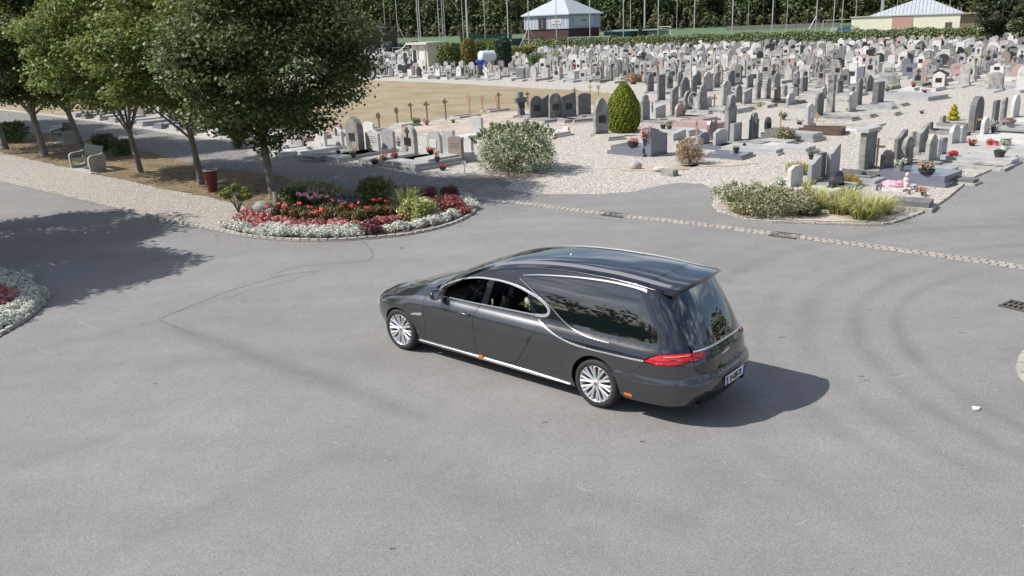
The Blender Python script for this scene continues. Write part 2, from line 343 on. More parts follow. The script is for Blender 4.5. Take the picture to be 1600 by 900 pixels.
    # long faint wheel streaks along the road
    mp_ = n.new('ShaderNodeMapping'); mp_.inputs['Rotation'].default_value = (0, 0, R_(42)); mp_.inputs['Scale'].default_value = (.06, .9, 1); l(P_, mp_.inputs[0])
    q = n.new('ShaderNodeTexNoise'); q.inputs['Scale'].default_value = 1.; q.inputs['Detail'].default_value = 5; l(mp_.outputs[0], q.inputs['Vector']); c_ = mul(c_, ramp(q.outputs[0], (.38, .95), (.62, 1.03)))
    l(c_, b.inputs['Base Color']); b.inputs['Roughness'].default_value = .88; b.inputs['Specular IOR Level'].default_value = .3
    bp = n.new('ShaderNodeBump'); bp.inputs['Strength'].default_value = .6; bp.inputs['Distance'].default_value = .008; l(noise(110, 3, .8), bp.inputs['Height']); l(bp.outputs[0], b.inputs['Normal']); return m
def gravel_mat(name, ca, cb, cdark, dirt=None, kd=.5, sc=20):
    m = bpy.data.materials.new(name); m.use_nodes = True; t = m.node_tree; n = t.nodes; l = t.links.new; b = n['Principled BSDF']
    g = n.new('ShaderNodeNewGeometry'); P_ = g.outputs['Position']; v = n.new('ShaderNodeTexVoronoi'); v.inputs['Scale'].default_value = sc; l(P_, v.inputs['Vector'])
    r = n.new('ShaderNodeValToRGB'); e = r.color_ramp.elements; e[0].position = .05; e[0].color = (*ca, 1); e[1].position = .75; e[1].color = (*cdark, 1); k = e.new(.45); k.color = (*cb, 1)
    l(v.outputs['Distance'], r.inputs[0]); hs = n.new('ShaderNodeMix'); hs.data_type = 'RGBA'; hs.blend_type = 'MULTIPLY'; hs.inputs['Factor'].default_value = .8; l(r.outputs[0], hs.inputs['A'])
    s_ = n.new('ShaderNodeSeparateColor'); l(v.outputs['Color'], s_.inputs[0]); r2 = n.new('ShaderNodeValToRGB'); r2.color_ramp.elements[0].color = (.45, .43, .415, 1); r2.color_ramp.elements[1].color = (1.18, 1.16, 1.13, 1); l(s_.outputs[0], r2.inputs[0]); l(r2.outputs[0], hs.inputs['B']); out = hs.outputs['Result']
    if dirt:
        no = n.new('ShaderNodeTexNoise'); no.inputs['Scale'].default_value = .55; no.inputs['Detail'].default_value = 7; no.inputs['Roughness'].default_value = .65; l(P_, no.inputs['Vector']); r3 = n.new('ShaderNodeValToRGB')
        r3.color_ramp.elements[0].position = .48; r3.color_ramp.elements[0].color = (0, 0, 0, 1); r3.color_ramp.elements[1].position = .7; r3.color_ramp.elements[1].color = (kd, kd, kd, 1); l(no.outputs[0], r3.inputs[0])
        m3 = n.new('ShaderNodeMix'); m3.data_type = 'RGBA'; l(r3.outputs[0], m3.inputs['Factor']); l(out, m3.inputs['A']); m3.inputs['B'].default_value = (*dirt, 1); out = m3.outputs['Result']
    l(out, b.inputs['Base Color']); b.inputs['Roughness'].default_value = .9
    bp = n.new('ShaderNodeBump'); bp.invert = True; bp.inputs['Strength'].default_value = .9; bp.inputs['Distance'].default_value = .025; l(v.outputs['Distance'], bp.inputs['Height']); l(bp.outputs[0], b.inputs['Normal']); return m
ARCS = [((10.95, 11.25), [(5.05, .2, .2), (5.7, .24, .19), (6.5, .3, .14), (7.15, .2, .09), (8.35, .3, .15), (9.05, .22, .08), (3.4, .6, .09), (2.2, .35, .06)])]
LINES = [((247, 503), (700, 668), .30, .20), ((250, 497), (520, 418), .10, .14), ((820, 760), (1120, 830), .35, .12), ((0, 742), (260, 650), .25, .10), ((140, 880), (560, 690), .35, .10), ((1180, 560), (1330, 700), .3, .08), ((0, 560), (250, 500), .3, .08), ((560, 690), (1000, 900), .5, .07)]
MA = asphalt_mat()
MG = gravel_mat('gravel_white', (.67, .64, .595), (.56, .535, .495), (.28, .265, .24), (.42, .36, .29), .35)
MGP = gravel_mat('gravel_path', (.54, .505, .475), (.45, .42, .39), (.25, .23, .21), (.36, .31, .26), .5, 24)
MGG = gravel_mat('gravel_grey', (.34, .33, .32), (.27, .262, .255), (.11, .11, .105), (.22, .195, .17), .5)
MDG = mat('dry_grass', (.14, .10, .055), (.25, .18, .10), 3, .95, .8, 50, c3=(.10, .085, .04), s3=.9, k3=.9)
MDL = mat('dry_lawn', (.24, .185, .115), (.33, .265, .175), 2.2, .95, .6, 30, c3=(.19, .165, .09), s3=.35, k3=.8)
MDD = mat('dusty_dirt', (.36, .3, .245), (.5, .44, .37), 3, .95, .5, 30, c3=(.27, .22, .17), s3=.8, k3=.7)
MT = mat('rough_grass', (.09, .12, .045), (.15, .17, .07), 1, .95)
MF = mat('pitch_grass', (.075, .13, .06), (.10, .165, .075), .5, .9, c3=(.07, .12, .065), s3=.05)
sheet('terrain', [(-900, -300), (900, -300), (900, 1400), (-900, 1400)], -.03, MT)
far = lambda l: gp(l)
# cemetery gravel: everything beyond the road up to the hedge
hedgeA, hedgeB = Vector(G(700, 84)), Vector(G(1545, 63))
hd = (hedgeB - hedgeA).normalized(); hn = Vector((-hd.y, hd.x))
if hn.y < 0: hn = -hn
HL = hedgeA - hd * 60; HR = hedgeB + hd * 25
gr = [(-60, 20), (-19, 27)] + gp([(200, 325), (400, 372), (742, 340), (1100, 372), (1500, 372), (1640, 250)]) + [(62, 70), tuple(HR), tuple(HL), (-140, 160)]
sheet('cemetery_gravel', rough(gr, .05, .25, 3), 0., MG)
fk = [(-5, 281), (0, 283), (100, 306), (200, 329), (260, 345), (340, 361), (400, 372), (480, 377), (560, 375), (640, 367), (700, 353), (733, 338), (744, 325), (735, 312)]
FK = smooth_line(gp(fk), False, 6)
right = gp([(1100, 288), (1120, 300), (1112, 318), (1118, 330), (1160, 342), (1200, 345), (1300, 349), (1370, 350), (1400, 345), (1445, 329), (1475, 311), (1512, 281), (1550, 263), (1600, 236)])
asp = [(-60, 45)] + [(-35, 47.3)] + FK + gp([(742, 300), (762, 288), (800, 297), (840, 304), (880, 303), (937, 304), (995, 299), (1025, 291), (1062, 286)]) + right + [(60, 71), (70, 20), (60, -20), (-60, -20)]
sheet('asphalt_road', rough(asp, .03, .2, 5)[:], .008, MA)
# gravel path, dry verge, shaded gravel lane
pathp = FK[:37] + gp([(370, 320), (330, 308), (250, 295), (200, 282), (160, 275), (105, 262), (60, 252), (0, 238)]) + [(-35, 52)]
vb = gp([(0, 238), (60, 252), (105, 262), (160, 275), (200, 282), (250, 295), (330, 308), (370, 320), (400, 331), (560, 300), (500, 285), (400, 270), (320, 262), (240, 240), (180, 225), (100, 210), (0, 203)]) + [(-45, 62)]
pathp2 = gp([(-5, 281), (60, 297), (100, 306), (200, 329), (260, 345), (340, 361), (400, 372), (440, 350), (400, 328), (370, 320), (330, 308), (250, 295), (200, 282), (160, 275), (105, 262), (60, 252), (0, 238)]) + [(-36, 53), (-35, 47)]
sheet('gravel_path', rough(pathp2, .04, .25, 8), .016, MGP)
sheet('dry_grass_verge', rough(vb, .1, .3, 9), .024, MDG)
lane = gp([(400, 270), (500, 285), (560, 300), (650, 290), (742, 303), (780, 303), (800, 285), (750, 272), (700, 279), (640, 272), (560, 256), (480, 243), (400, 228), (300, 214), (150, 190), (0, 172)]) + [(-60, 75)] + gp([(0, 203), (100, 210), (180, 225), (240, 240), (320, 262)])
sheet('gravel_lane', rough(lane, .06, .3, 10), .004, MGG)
lawn = gp([(380, 212), (450, 205), (520, 203), (600, 199), (700, 184), (760, 178), (800, 174), (870, 166), (940, 163), (975, 157), (972, 147), (900, 141), (800, 136), (700, 130), (620, 127), (540, 124)]) + [(-40, 105), (-45, 75)]
sheet('dry_lawn', rough(lawn, .12, .4, 11), .005, MDL)
dirt = gp([(430, 214), (520, 209), (600, 205), (690, 192), (745, 181), (800, 177), (870, 169), (950, 166), (1000, 160), (1008, 172), (960, 184), (925, 192), (880, 196), (820, 190), (750, 203), (700, 213), (640, 212), (560, 213), (480, 220)])
sheet('dusty_ground', rough(dirt, .15, .3, 12), .010, MDD)
for i, (cx, cy, rx, ry) in enumerate([(1025, 262, 1.5, .75), (1120, 258, 1.3, .35), (1300, 187, 1.6, .5), (1195, 163, 1.8, .7), (1350, 178, 2.2, .6), (775, 275, 1.5, .55), (1440, 215, 1.3, .8), (1415, 278, 1.2, .8)]):
    c0 = Vector(G(cx, cy)); sheet('bare_earth', rough([(c0.x + rx * math.cos(t / 14 * 2 * PI) * (1 + .2 * math.sin(t * 2.3 + i)), c0.y + ry * math.sin(t / 14 * 2 * PI) * (1 + .2 * math.cos(t * 1.7))) for t in range(14)], .05, .15, i), .012, MDD)
fieldp = [tuple(HL + hn * 3), tuple(HR + hn * 3), tuple(HR + hn * 130 + hd * 60), tuple(HL + hn * 130 - hd * 60)]
fo = sheet('sports_field', fieldp, 0., MF)
def slope(x, y): return max(0., min(4.2, ((Vector((x, y)) - hedgeA).dot(hn) - 3) * .027))
for v in fo.data.vertices: v.co.z = slope(v.co.x, v.co.y) - (.0 if slope(v.co.x, v.co.y) > 0 else 0)
hl = [tuple(HL + hn * 150 - hd * 200), tuple(HR + hn * 150 + hd * 200), tuple(HR + hn * 420 + hd * 300), tuple(HL + hn * 420 - hd * 300)]
ho = sheet('hill', hl, 3., MT)
for v in ho.data.vertices:
    if (Vector(v.co.xy) - hedgeA).dot(hn) > 200: v.co.z = 20.
bn = sheet('field_bank', [tuple(HL + hn * 130 - hd * 200), tuple(HR + hn * 130 + hd * 200), tuple(HR + hn * 152 + hd * 200), tuple(HL + hn * 152 - hd * 200)], 3.4, MT)
# kerb stones along the road edge
MK = mat('kerb_granite', (.33, .315, .285), (.43, .41, .375), 12, .85, .4, 50, c3=(.3, .28, .25), s3=2)
MKJ = mat('kerb_bedding', (.2, .18, .16), (.28, .25, .22), 20, .95)
def kerb(pts, step=.2, w=.1, h=.05, parent=None, nm='kerb_stone', m=MK, zb=.0):
    out = []; kb = MB()
    me = [MB().box((0, 0, h / 2), (step * .93, w, h), taper=.93).mesh(nm) for _ in range(1)]
    for j in range(3):
        mb = MB(); mb.box((0, 0, h / 2), (step * (.95 - .05 * j), w * (1 - .08 * j), h * (1 + .1 * j)), taper=.9 + .03 * j); q = mb.mesh(nm); q.materials.append(m); me.append(q)
    me[0].materials.append(m)
    for i, (x, y, a) in enumerate(walk(pts, step)):
        if i > 290: break
        o = link(nm, random.choice(me), None, parent, (x, y, zb), (random.uniform(-.05, .05), random.uniform(-.04, .04), a + random.uniform(-.06, .06))); out.append(o)
    return out
kp = strip_along('kerb', FK, .16, .020, MKJ); kerb(FK, .24, .09, .055, kp, zb=.012)
lk = smooth_line(gp([(-40, 428), (-5, 424), (25, 431), (50, 446), (67, 463), (64, 478), (46, 496), (20, 513), (-5, 527), (-60, 555)]), False, 5)
kp2 = strip_along('kerb', lk, .14, .020, MKJ); kerb(lk, .22, .1, .06, kp2, zb=.012)
rk = smooth_line(gp([(1205, 348), (1250, 349), (1300, 351), (1370, 352), (1402, 347), (1447, 330), (1477, 312), (1514, 282), (1552, 264), (1602, 237)]), False, 4)
kp3 = strip_along('kerb', rk, .13, .018, MKJ); kerb(rk, .3, .085, .045, kp3, zb=.010)
rk2 = smooth_line(gp([(1670, 530), (1630, 540), (1605, 556), (1596, 575), (1601, 592), (1625, 610), (1670, 630)]), False, 5)
kp4 = strip_along('kerb', rk2, .16, .018, MKJ); kerb(rk2, .2, .13, .07, kp4, zb=.010)
sheet('corner_gravel', rk2 + gp([(1700, 600), (1700, 520)]), .014, MGP)
# gutter of two rows of granite setts
gl = smooth_line(gp([(700, 307), (760, 312), (830, 320), (960, 337), (1080, 350), (1228, 369), (1400, 391), (1600, 419), (1700, 436)]), False, 6)
MS = [mat('sett_pale', (.30, .285, .26), (.41, .39, .36), 9, .85, .5, 60, c3=(.25, .235, .21), s3=3), mat('sett_grey', (.26, .245, .23), (.36, .34, .32), 9, .85, .5, 60, c3=(.24, .22, .2), s3=3), mat('sett_warm', (.30, .27, .245), (.4, .365, .33), 9, .85, .5, 60, c3=(.25, .22, .2), s3=3)]
gu = strip_along('gutter', gl, .34, .0125, mat('gutter_joint', (.25, .235, .215), (.34, .32, .295), 25, .95, .5))
sm_ = []
for j in range(6):
    mb = MB(); mb.box((0, 0, .012), (.155 - .008 * (j % 3), .145 - .006 * (j % 2), .018), taper=.9); q = mb.mesh('sett'); q.materials.append(MS[j % 3]); sm_.append(q)
cnt = 0; rest = MB(); wl = walk(gl, .165); wl = wl[::-1]
for (x, y, a) in wl:
    for s_ in (-1, 1):
        px_, py_ = x - math.sin(a) * .08 * s_ , y + math.cos(a) * .08 * s_
        if cnt < 296: link('sett', random.choice(sm_), None, gu, (px_ + math.cos(a) * .04 * s_, py_ + math.sin(a) * .04 * s_, .010 + random.uniform(-.004, .004)), (random.uniform(-.04, .04), random.uniform(-.04, .04), a + random.uniform(-.08, .08)))
        else: rest.box((px_, py_, .022), (.15, .14, .024), a)
        cnt += 1
if rest.v: o = rest.build('sett_rest', MS[1], gu); o['kind'] = 'stuff'
# thin cracks and scuffs in the asphalt
MC = mat('crack_fill', (.06, .058, .055), (.1, .098, .095), 30, .95)
def crack(pts, w, seed, m=MC, z=.0105):
    p = smooth_line(gp(pts), False, 8); r = random.Random(seed); mb = MB(); n = len(p)
    for i, q in enumerate(p):
        a = Vector(p[max(i - 1, 0)]); b = Vector(p[min(i + 1, n - 1)]); d = (b - a).normalized(); ww = w * r.uniform(.3, 1.2) * (1 if 0 < i < n - 1 else .2); j = r.uniform(-.012, .012)
        mb.v += [(q[0] - d.y * (ww / 2 + j), q[1] + d.x * (ww / 2 + j), z), (q[0] + d.y * (ww / 2 - j), q[1] - d.x * (ww / 2 - j), z)]
    for i in range(n - 1): mb.f.append((2 * i, 2 * i + 1, 2 * i + 3, 2 * i + 2)); mb.m.append(0)
    o = mb.build('asphalt_crack', m); o['kind'] = 'structure'
crack([(568, 378), (578, 388), (583, 400), (572, 408), (530, 412), (470, 417), (430, 428)], .02, 1)
crack([(247, 500), (275, 512), (310, 525)], .02, 2)
crack([(247, 500), (300, 478), (360, 455), (440, 432), (500, 424)], .022, 3)
crack([(745, 318), (820, 330), (900, 338), (1000, 350)], .014, 4)
MSC = mat('scuff', (.3, .295, .29), (.4, .39, .38), 30, .9)
for k, (x, y, dx, dy) in enumerate([(120, 500, 45, 17), (1370, 615, 30, 8), (1380, 590, 40, -5), (60, 545, 30, 8), (300, 700, 30, -12), (900, 760, 25, 8), (1180, 740, 30, 6), (1240, 820, 20, -6), (1500, 352, 40, -8), (1440, 370, 30, 4), (520, 690, 22, 6)]): crack([(x, y), (x + dx / 2, y + dy / 2 + 3), (x + dx, y + dy)], .014, 20 + k, MSC)
for k, (x, y, dx) in enumerate([(848, 660, 9), (1354, 484, 10), (1340, 588, 10), (1350, 594, 8), (1498, 520, 7), (380, 470, 7), (1216, 527, 12), (610, 858, 8), (1000, 690, 7), (240, 600, 8)]): crack([(x, y), (x + dx * .5, y + 1.2), (x + dx, y + .5)], .03, 60 + k)
x, y = G(1524, 640); pb = MB(); pb.v = [(-.05, -.03, 0), (.02, -.05, .012), (.06, 0, .03), (.03, .05, .004), (-.03, .04, .022), (0, 0, .035)]; pb.f = [(0, 1, 5), (1, 2, 5), (2, 3, 5), (3, 4, 5), (4, 0, 5)]; pb.m = [0] * 5
o = pb.build('paper_scrap', M['white'], None, (x, y, .012)); tag(o, 'small crumpled white paper scrap on the asphalt at lower right', 'litter')
rr = random.Random(5); sp = MB()
for i in range(150):
    x, y = rr.uniform(0, 1600), rr.uniform(440, 890); p = G(x, y); s_ = rr.uniform(.004, .011); sp.ico((p[0], p[1], .010 + s_ * .3), (s_, s_ * rr.uniform(.5, 1), s_ * .5), 1, .2)
for i in range(1500):    # stray gravel thrown onto the edge of the road
    (x0, y0), nrm = rr.choice([(FK[rr.randrange(len(FK))], 1), (rk[rr.randrange(len(rk))], 1), (G(rr.uniform(745, 1110), rr.uniform(287, 304)), 1)]); s_ = rr.uniform(.008, .017)
    sp.ico((x0 + rr.gauss(0, .25), y0 + rr.gauss(0, .25), .012 + s_ * .3), (s_, s_ * .8, s_ * .6), 1, .2)
lf = []; ln_ = []
def inpoly(p, poly):
    c_ = False; j = len(poly) - 1
    for i in range(len(poly)):
        if (poly[i][1] > p[1]) != (poly[j][1] > p[1]) and p[0] < (poly[j][0] - poly[i][0]) * (p[1] - poly[i][1]) / (poly[j][1] - poly[i][1]) + poly[i][0]: c_ = not c_
        j = i
    return c_
for i in range(6500):
    x, y = G(rr.uniform(-5, 520), rr.uniform(206, 345))
    if not inpoly((x + rr.gauss(0, .25), y + rr.gauss(0, .25)), vb): continue
    lf.append((x, y, .035 + rr.uniform(0, .02))); ln_.append((rr.gauss(0, .4), rr.gauss(0, .4), 1))
for i in range(90):
    q_ = rr.choice(FK); lf.append((q_[0] + rr.gauss(0, .6), q_[1] + rr.gauss(0, .6), .035)); ln_.append((rr.gauss(0, .3), rr.gauss(0, .3), 1))
o = link('leaf_litter', leaf_mesh('leaf_litter', np.array(lf), np.array(ln_), .06, .7, seed=5, jit=.15), leafmat('litter', [(.09, .06, .03), (.2, .13, .06), (.3, .22, .1), (.2, .2, .07)], .1)); tag(o, 'fallen brown leaves scattered over the dry verge and path', 'leaf litter', kind='stuff')
o = sp.build('loose_pebbles', mat('pebble', (.45, .44, .42), (.6, .58, .55), 3, .9)); tag(o, 'scattered white pebbles lying loose on the grey asphalt', 'pebbles', kind='stuff')
# ------------------------------------------------------------------ graves
ANG_A = R_(-46.)          # direction "right and nearer"; graves either face this way or turn their faces to the camera's left (-B)
def profile(kind, w, h):
    hw = w / 2
    def arc(cx, cz, r, a0, a1, n, ry=None): ry = ry or r; return [(cx + r * math.cos(R_(a0 + (a1 - a0) * i / n)), cz + ry * math.sin(R_(a0 + (a1 - a0) * i / n))) for i in range(n + 1)]
    B = [(-hw, 0), (hw, 0)]
    if kind == 'flat': return B + [(hw, h), (-hw, h)]
    if kind == 'round': return B + arc(0, h - hw, hw, 0, 180, 10)
    if kind == 'arched': return B + arc(0, h - hw * .35, hw, 0, 180, 10, hw * .35)
    if kind == 'peak': return B + [(hw, h * .84), (0, h), (-hw, h * .84)]
    if kind == 'clipped': return B + [(hw, h * .86), (hw * .45, h), (-hw * .45, h), (-hw, h * .86)]
    if kind == 'gothic': return B + [(hw, h * .66), (hw * .8, h * .8), (hw * .45, h * .93), (0, h), (-hw * .45, h * .93), (-hw * .8, h * .8), (-hw, h * .66)]
    if kind == 'shoulder': return B + [(hw, h * .74), (hw * .72, h * .76)] + arc(0, h - hw * .55, hw * .62, 10, 170, 8, hw * .55) + [(-hw * .72, h * .76), (-hw, h * .74)]
    if kind == 'stepped': return B + [(hw, h * .7), (hw * .6, h * .72), (hw * .6, h * .86), (hw * .3, h * .88), (hw * .3, h), (-hw * .3, h), (-hw * .3, h * .88), (-hw * .6, h * .86), (-hw * .6, h * .72), (-hw, h * .7)]
    if kind == 'wave': return B + [(hw, h * .99)] + [(hw - w * i / 10, h * (.86 + .13 * math.cos(i / 10 * PI))) for i in range(1, 11)]
    if kind == 'bell': return B + [(hw - w * i / 12, h * (.83 + .17 * math.sin(i / 12 * PI) ** 2)) for i in range(13)]
    if kind == 'slant': return B + [(hw, h), (-hw, h * .82)]
    if kind == 'waist': return B + [(hw * .8, h * .15), (hw * .62, h * .5), (hw * .7, h * .8), (hw, h * .86), (hw, h), (-hw, h), (-hw, h * .86), (-hw * .7, h * .8), (-hw * .62, h * .5), (-hw * .8, h * .15)]
    if kind == 'oval': return arc(0, h / 2, hw, -90, 255, 15, h / 2)
    if kind == 'heart': return [(-hw * .35, 0), (hw * .35, 0), (hw, h * .55), (hw, h * .8), (hw * .75, h * .97), (hw * .35, h), (0, h * .86), (-hw * .35, h), (-hw * .75, h * .97), (-hw, h * .8), (-hw, h * .55)]
    if kind == 'cross': a = hw * .38; return [(-a * 1.3, 0), (a * 1.3, 0), (a, h * .52), (hw, h * .54), (hw, h * .76), (a, h * .77), (a, h), (-a, h), (-a, h * .77), (-hw, h * .76), (-hw, h * .54), (-a, h * .52)]
    if kind == 'broken': return B + [(hw, h * .66), (hw * .45, h * .74), (hw * .25, h), (-hw * .4, h * .93), (-hw, h * .8)]
    raise ValueError(kind)
GC = {}
def cached(key, fn):
    if key not in GC: GC[key] = fn()
    return GC[key]
def stone_mesh(kind, w, h, t, m):
    w, h, t = round(w / .05) * .05, round(h / .05) * .05, round(t / .02) * .02
    def mk():
        me = MB().prism(profile(kind, w, h), -t / 2, t / 2, .012).mesh('headstone'); me.materials.append(M[m]); return me
    return cached(('s', kind, w, h, t, m), mk)
def cross_mesh(h, t, m):
    h = round(h / .05) * .05
    def mk(): me = MB().prism(profile('cross', h * .62, h), 0, t).mesh('cross'); me.materials.append(M[m]); return me
    return cached(('c', h, t, m), mk)
def box_mesh(d, m, nm, ch=.0):
    d = tuple(round(x / .04) * .04 or .02 for x in d)
    def mk(): me = MB().prism([(-d[1] / 2, 0), (d[1] / 2, 0), (d[1] / 2, d[2]), (-d[1] / 2, d[2])], -d[0] / 2, d[0] / 2, min(.012, d[2] * .2)).mesh(nm); me.materials.append(M[m]); return me
    return cached(('b', d, m, nm), mk)
def text_mesh(w, n, seed):
    def mk():
        r = random.Random(seed); mb = MB()
        for i in range(n):
            y = -w / 2 * r.uniform(.5, .95); z = -i * .075
            while y < w / 2 * .8: k = r.uniform(.03, .09); mb.box((0, y + k / 2, z + r.uniform(-.004, .004)), (.004, k, r.uniform(.014, .024))); y += k + .022
        me = mb.mesh('inscription'); me.materials.append(M['relief']); return me
    return cached(('t', round(w, 1), n, seed % 3), mk)
CN = {'white': 'white', 'granite_l': 'light grey', 'granite_m': 'mid grey', 'weath': 'weathered grey', 'weath_l': 'weathered pale', 'dark': 'dark grey', 'black': 'black', 'blue': 'blue grey', 'pink': 'pink', 'brown': 'brown'}
SN = {'flat': 'square topped', 'round': 'round topped', 'arched': 'low arched', 'peak': 'gabled', 'clipped': 'clipped corner', 'gothic': 'pointed arch', 'shoulder': 'shouldered', 'stepped': 'stepped', 'wave': 'wave topped', 'bell': 'bell topped', 'slant': 'slanted', 'waist': 'waisted', 'oval': 'oval', 'heart': 'heart shaped', 'cross': 'cross shaped', 'broken': 'broken'}
def grave(x, y, ang, kind, m, w, h, t=.14, plaque=None, cross=0, text=0, slab='slab', sl=1.9, sw=None, sh=.14, sm=None, lean=0., twist=0., label=None, plinth=True, group=None, frame=None, z=0., off=.0, book=0, seed=0):
    sm = sm or m; sw = sw or max(.8, w * 1.15); g = empty('grave', (x, y, z), ang + twist, label, 'grave', group)
    pz = 0.
    if slab: pz = .06
    if slab == 'slab':
        link('slab', box_mesh((sl, sw, sh), sm, 'slab'), None, g, (sl / 2 + t * .6 + off, 0, .0)); link('kerb_frame', box_mesh((sl + .16, sw + .16, max(.08, sh * .5)), 'concrete' if sm in ('weath', 'dark', 'weath_l') else sm, 'kerb_frame'), None, g, (sl / 2 + t * .6 + off, 0, -.01))
    elif slab == 'tomb':
        link('kerb_frame', box_mesh((sl + .2, sw + .2, sh * .45), sm, 'kerb_frame'), None, g, (sl / 2 + t * .6 + off, 0, 0)); link('slab', box_mesh((sl, sw, sh), sm, 'slab'), None, g, (sl / 2 + t * .6 + off, 0, 0))
    elif slab == 'frame':
        def mk():
            mb = MB(); a, b = sl, sw
            for yy in (-b / 2, b / 2): mb.box((a / 2, yy, sh / 2), (a, .1, sh))
            mb.box((a, 0, sh / 2 - .003), (.1, b + .1, sh)); me = mb.mesh('kerb_frame'); me.materials.append(M[sm]); return me
        link('kerb_frame', cached(('f', round(sl, 1), round(sw, 1), round(sh, 2), sm), mk), None, g, (t * .9, 0, 0))
        link('bed', box_mesh((sl - .1, sw - .1, sh * .5), frame or 'soil', 'bed'), None, g, (sl / 2 + t * .9, 0, 0))
    if h > 0:
        if plinth: link('plinth', box_mesh((t + .16, w + .16, .16), m, 'plinth'), None, g, (0, 0, 0))
        zb = .15 if plinth else 0.
        s = link('headstone', stone_mesh(kind, w, h - zb, t, m), None, g, (0, 0, zb), (0, lean, 0)); fx = t / 2 + .004
        if plaque:
            pw, ph = min(w * .52, .42), min(h * .27, .34); link('plaque', box_mesh((.03, pw, ph), plaque, 'plaque'), None, s, (fx, 0, (h - zb) * .3))
        if cross: link('cross', cross_mesh(h * .3, .03, 'relief' if m in ('white', 'granite_l', 'weath_l', 'weath', 'pink') else 'weath_l'), None, s, (t / 2 - .005, 0, (h - zb) * .58))
        if text: link('inscription', text_mesh(w * .8, text, seed), None, s, (fx - .001, 0, (h - zb) * .66))['kind'] = 'stuff'
    return g
def gpx(px, py, wpx, hpx, facing='A', **k):
    """place a hand-listed grave from the foot of its headstone in the photo; heights measured there too"""
    zs = 0.
    if k.get('slab', 'slab') and facing == 'B' and hpx > 12: k.setdefault('sh', .14); k['sh'] = max(k['sh'], .2); k['sl'] = max(k.get('sl', 1.9), 2.1); zs = k['sh']
    x, y = G(px, py, zs); s = ppm(px, py) * (H / (H - zs)); h = max(.35, hpx / s / .975) + zs * .8
    if facing == 'A': ang = ANG_A; 
    elif facing == 'B': ang = ANG_A - PI / 2
    else: ang = ANG_A + facing
    th = math.atan2(y, x); wv = abs(math.cos(ang - th + PI / 2)) if 0 else abs(math.sin(ang - PI / 2 - th + PI)) 
    n = Vector((math.cos(ang), math.sin(ang))); wd = Vector((-n.y, n.x)); view = Vector((math.cos(th), math.sin(th))); perp = Vector((-view.y, view.x)); t = k.get('t', .14)
    w = (wpx / s - abs(n.dot(perp)) * t) / max(abs(wd.dot(perp)), .35); w = min(max(w, .42), 1.5); k['w'] = w; k['h'] = h
    return grave(x, y, ang, **k)
GRP = 'stone graves across the cemetery'
gid = [0]
def g_(px, py, w, h, f, kind, m, where, **k):
    feat = ' with dark plaque' if k.get('plaque') == 'plaque' else (' with pale plaque' if k.get('plaque') else (' with cross' if k.get('cross') else ''))
    k.setdefault('group', GRP); k.setdefault('label', f"{CN[m]} {SN[kind]} headstone{feat}, {where}"); gid[0] += 1; k.setdefault('seed', gid[0]); k.setdefault('twist', random.uniform(-.05, .05))
    return gpx(px, py, w, h, f, kind=kind, m=m, **k)
# front row by the big white-flecked bush, faces to the left
g_(502, 228, 20, 32, 'B', 'shoulder', 'white', 'left end of row behind the corner tree', cross=1, slab='slab', sl=1.8, text=0)
g_(529, 226, 20, 28, 'B', 'bell', 'white', 'beside tall dark arch left of text stone', cross=1, text=2)
g_(556, 233, 28, 50, 'B', 'gothic', 'weath', 'tallest old monument in left front row', plaque='plaque', t=.3, slab='tomb', sl=1.9, sh=.2)
g_(584, 234, 23, 33, 'B', 'bell', 'white', 'with black lettering, right of the tall old monument', text=4, slab='slab', sl=2.0, sm='granite_l')
g_(608, 231, 23, 31, 'B', 'arched', 'granite_m', 'behind and right of the lettered white stone', slab='slab', sl=2.1, sm='granite_m')
g_(641, 238, 25, 43, 'B', 'round', 'weath_l', 'centre of left front row above potted flowers', cross=1, plaque='plaque', t=.2, slab='tomb', sl=2., sh=.22, sm='granite_m')
g_(680, 241, 24, 39, 'B', 'round', 'granite_l', 'third from right in left front row', slab='tomb', sl=2.1, sh=.2, plaque='plaque_w')
g_(702, 237, 20, 34, 'B', 'flat', 'granite_l', 'between rounded pale stone and brown stone', slab='slab', sl=1.6)
g_(713, 243, 26, 32, 'B', 'arched', 'brown', 'at right end of left front row', text=3, slab='tomb', sl=2.2, sh=.25, sm='granite_m')
g_(733, 236, 14, 24, 'B', 'flat', 'white', 'half hidden behind the big flecked bush', slab='tomb', sl=2.4, sh=.3, sm='granite_l')
g_(745, 208, 21, 27, 'B', 'arched', 'granite_l', 'alone behind bush with its white slab', slab='slab', sl=2., sm='white')
g_(525, 206, 21, 17, 'B', 'bell', 'pink', 'behind white stones near the tree', slab='slab', sl=1.4)
g_(577, 209, 20, 18, 'B', 'arched', 'white', 'peeping between tall old monument and wooden crosses', slab=None)
g_(466, 226, 20, 30, 'B', 'flat', 'granite_m', 'just right of the corner tree trunk', slab='slab', sl=2.)
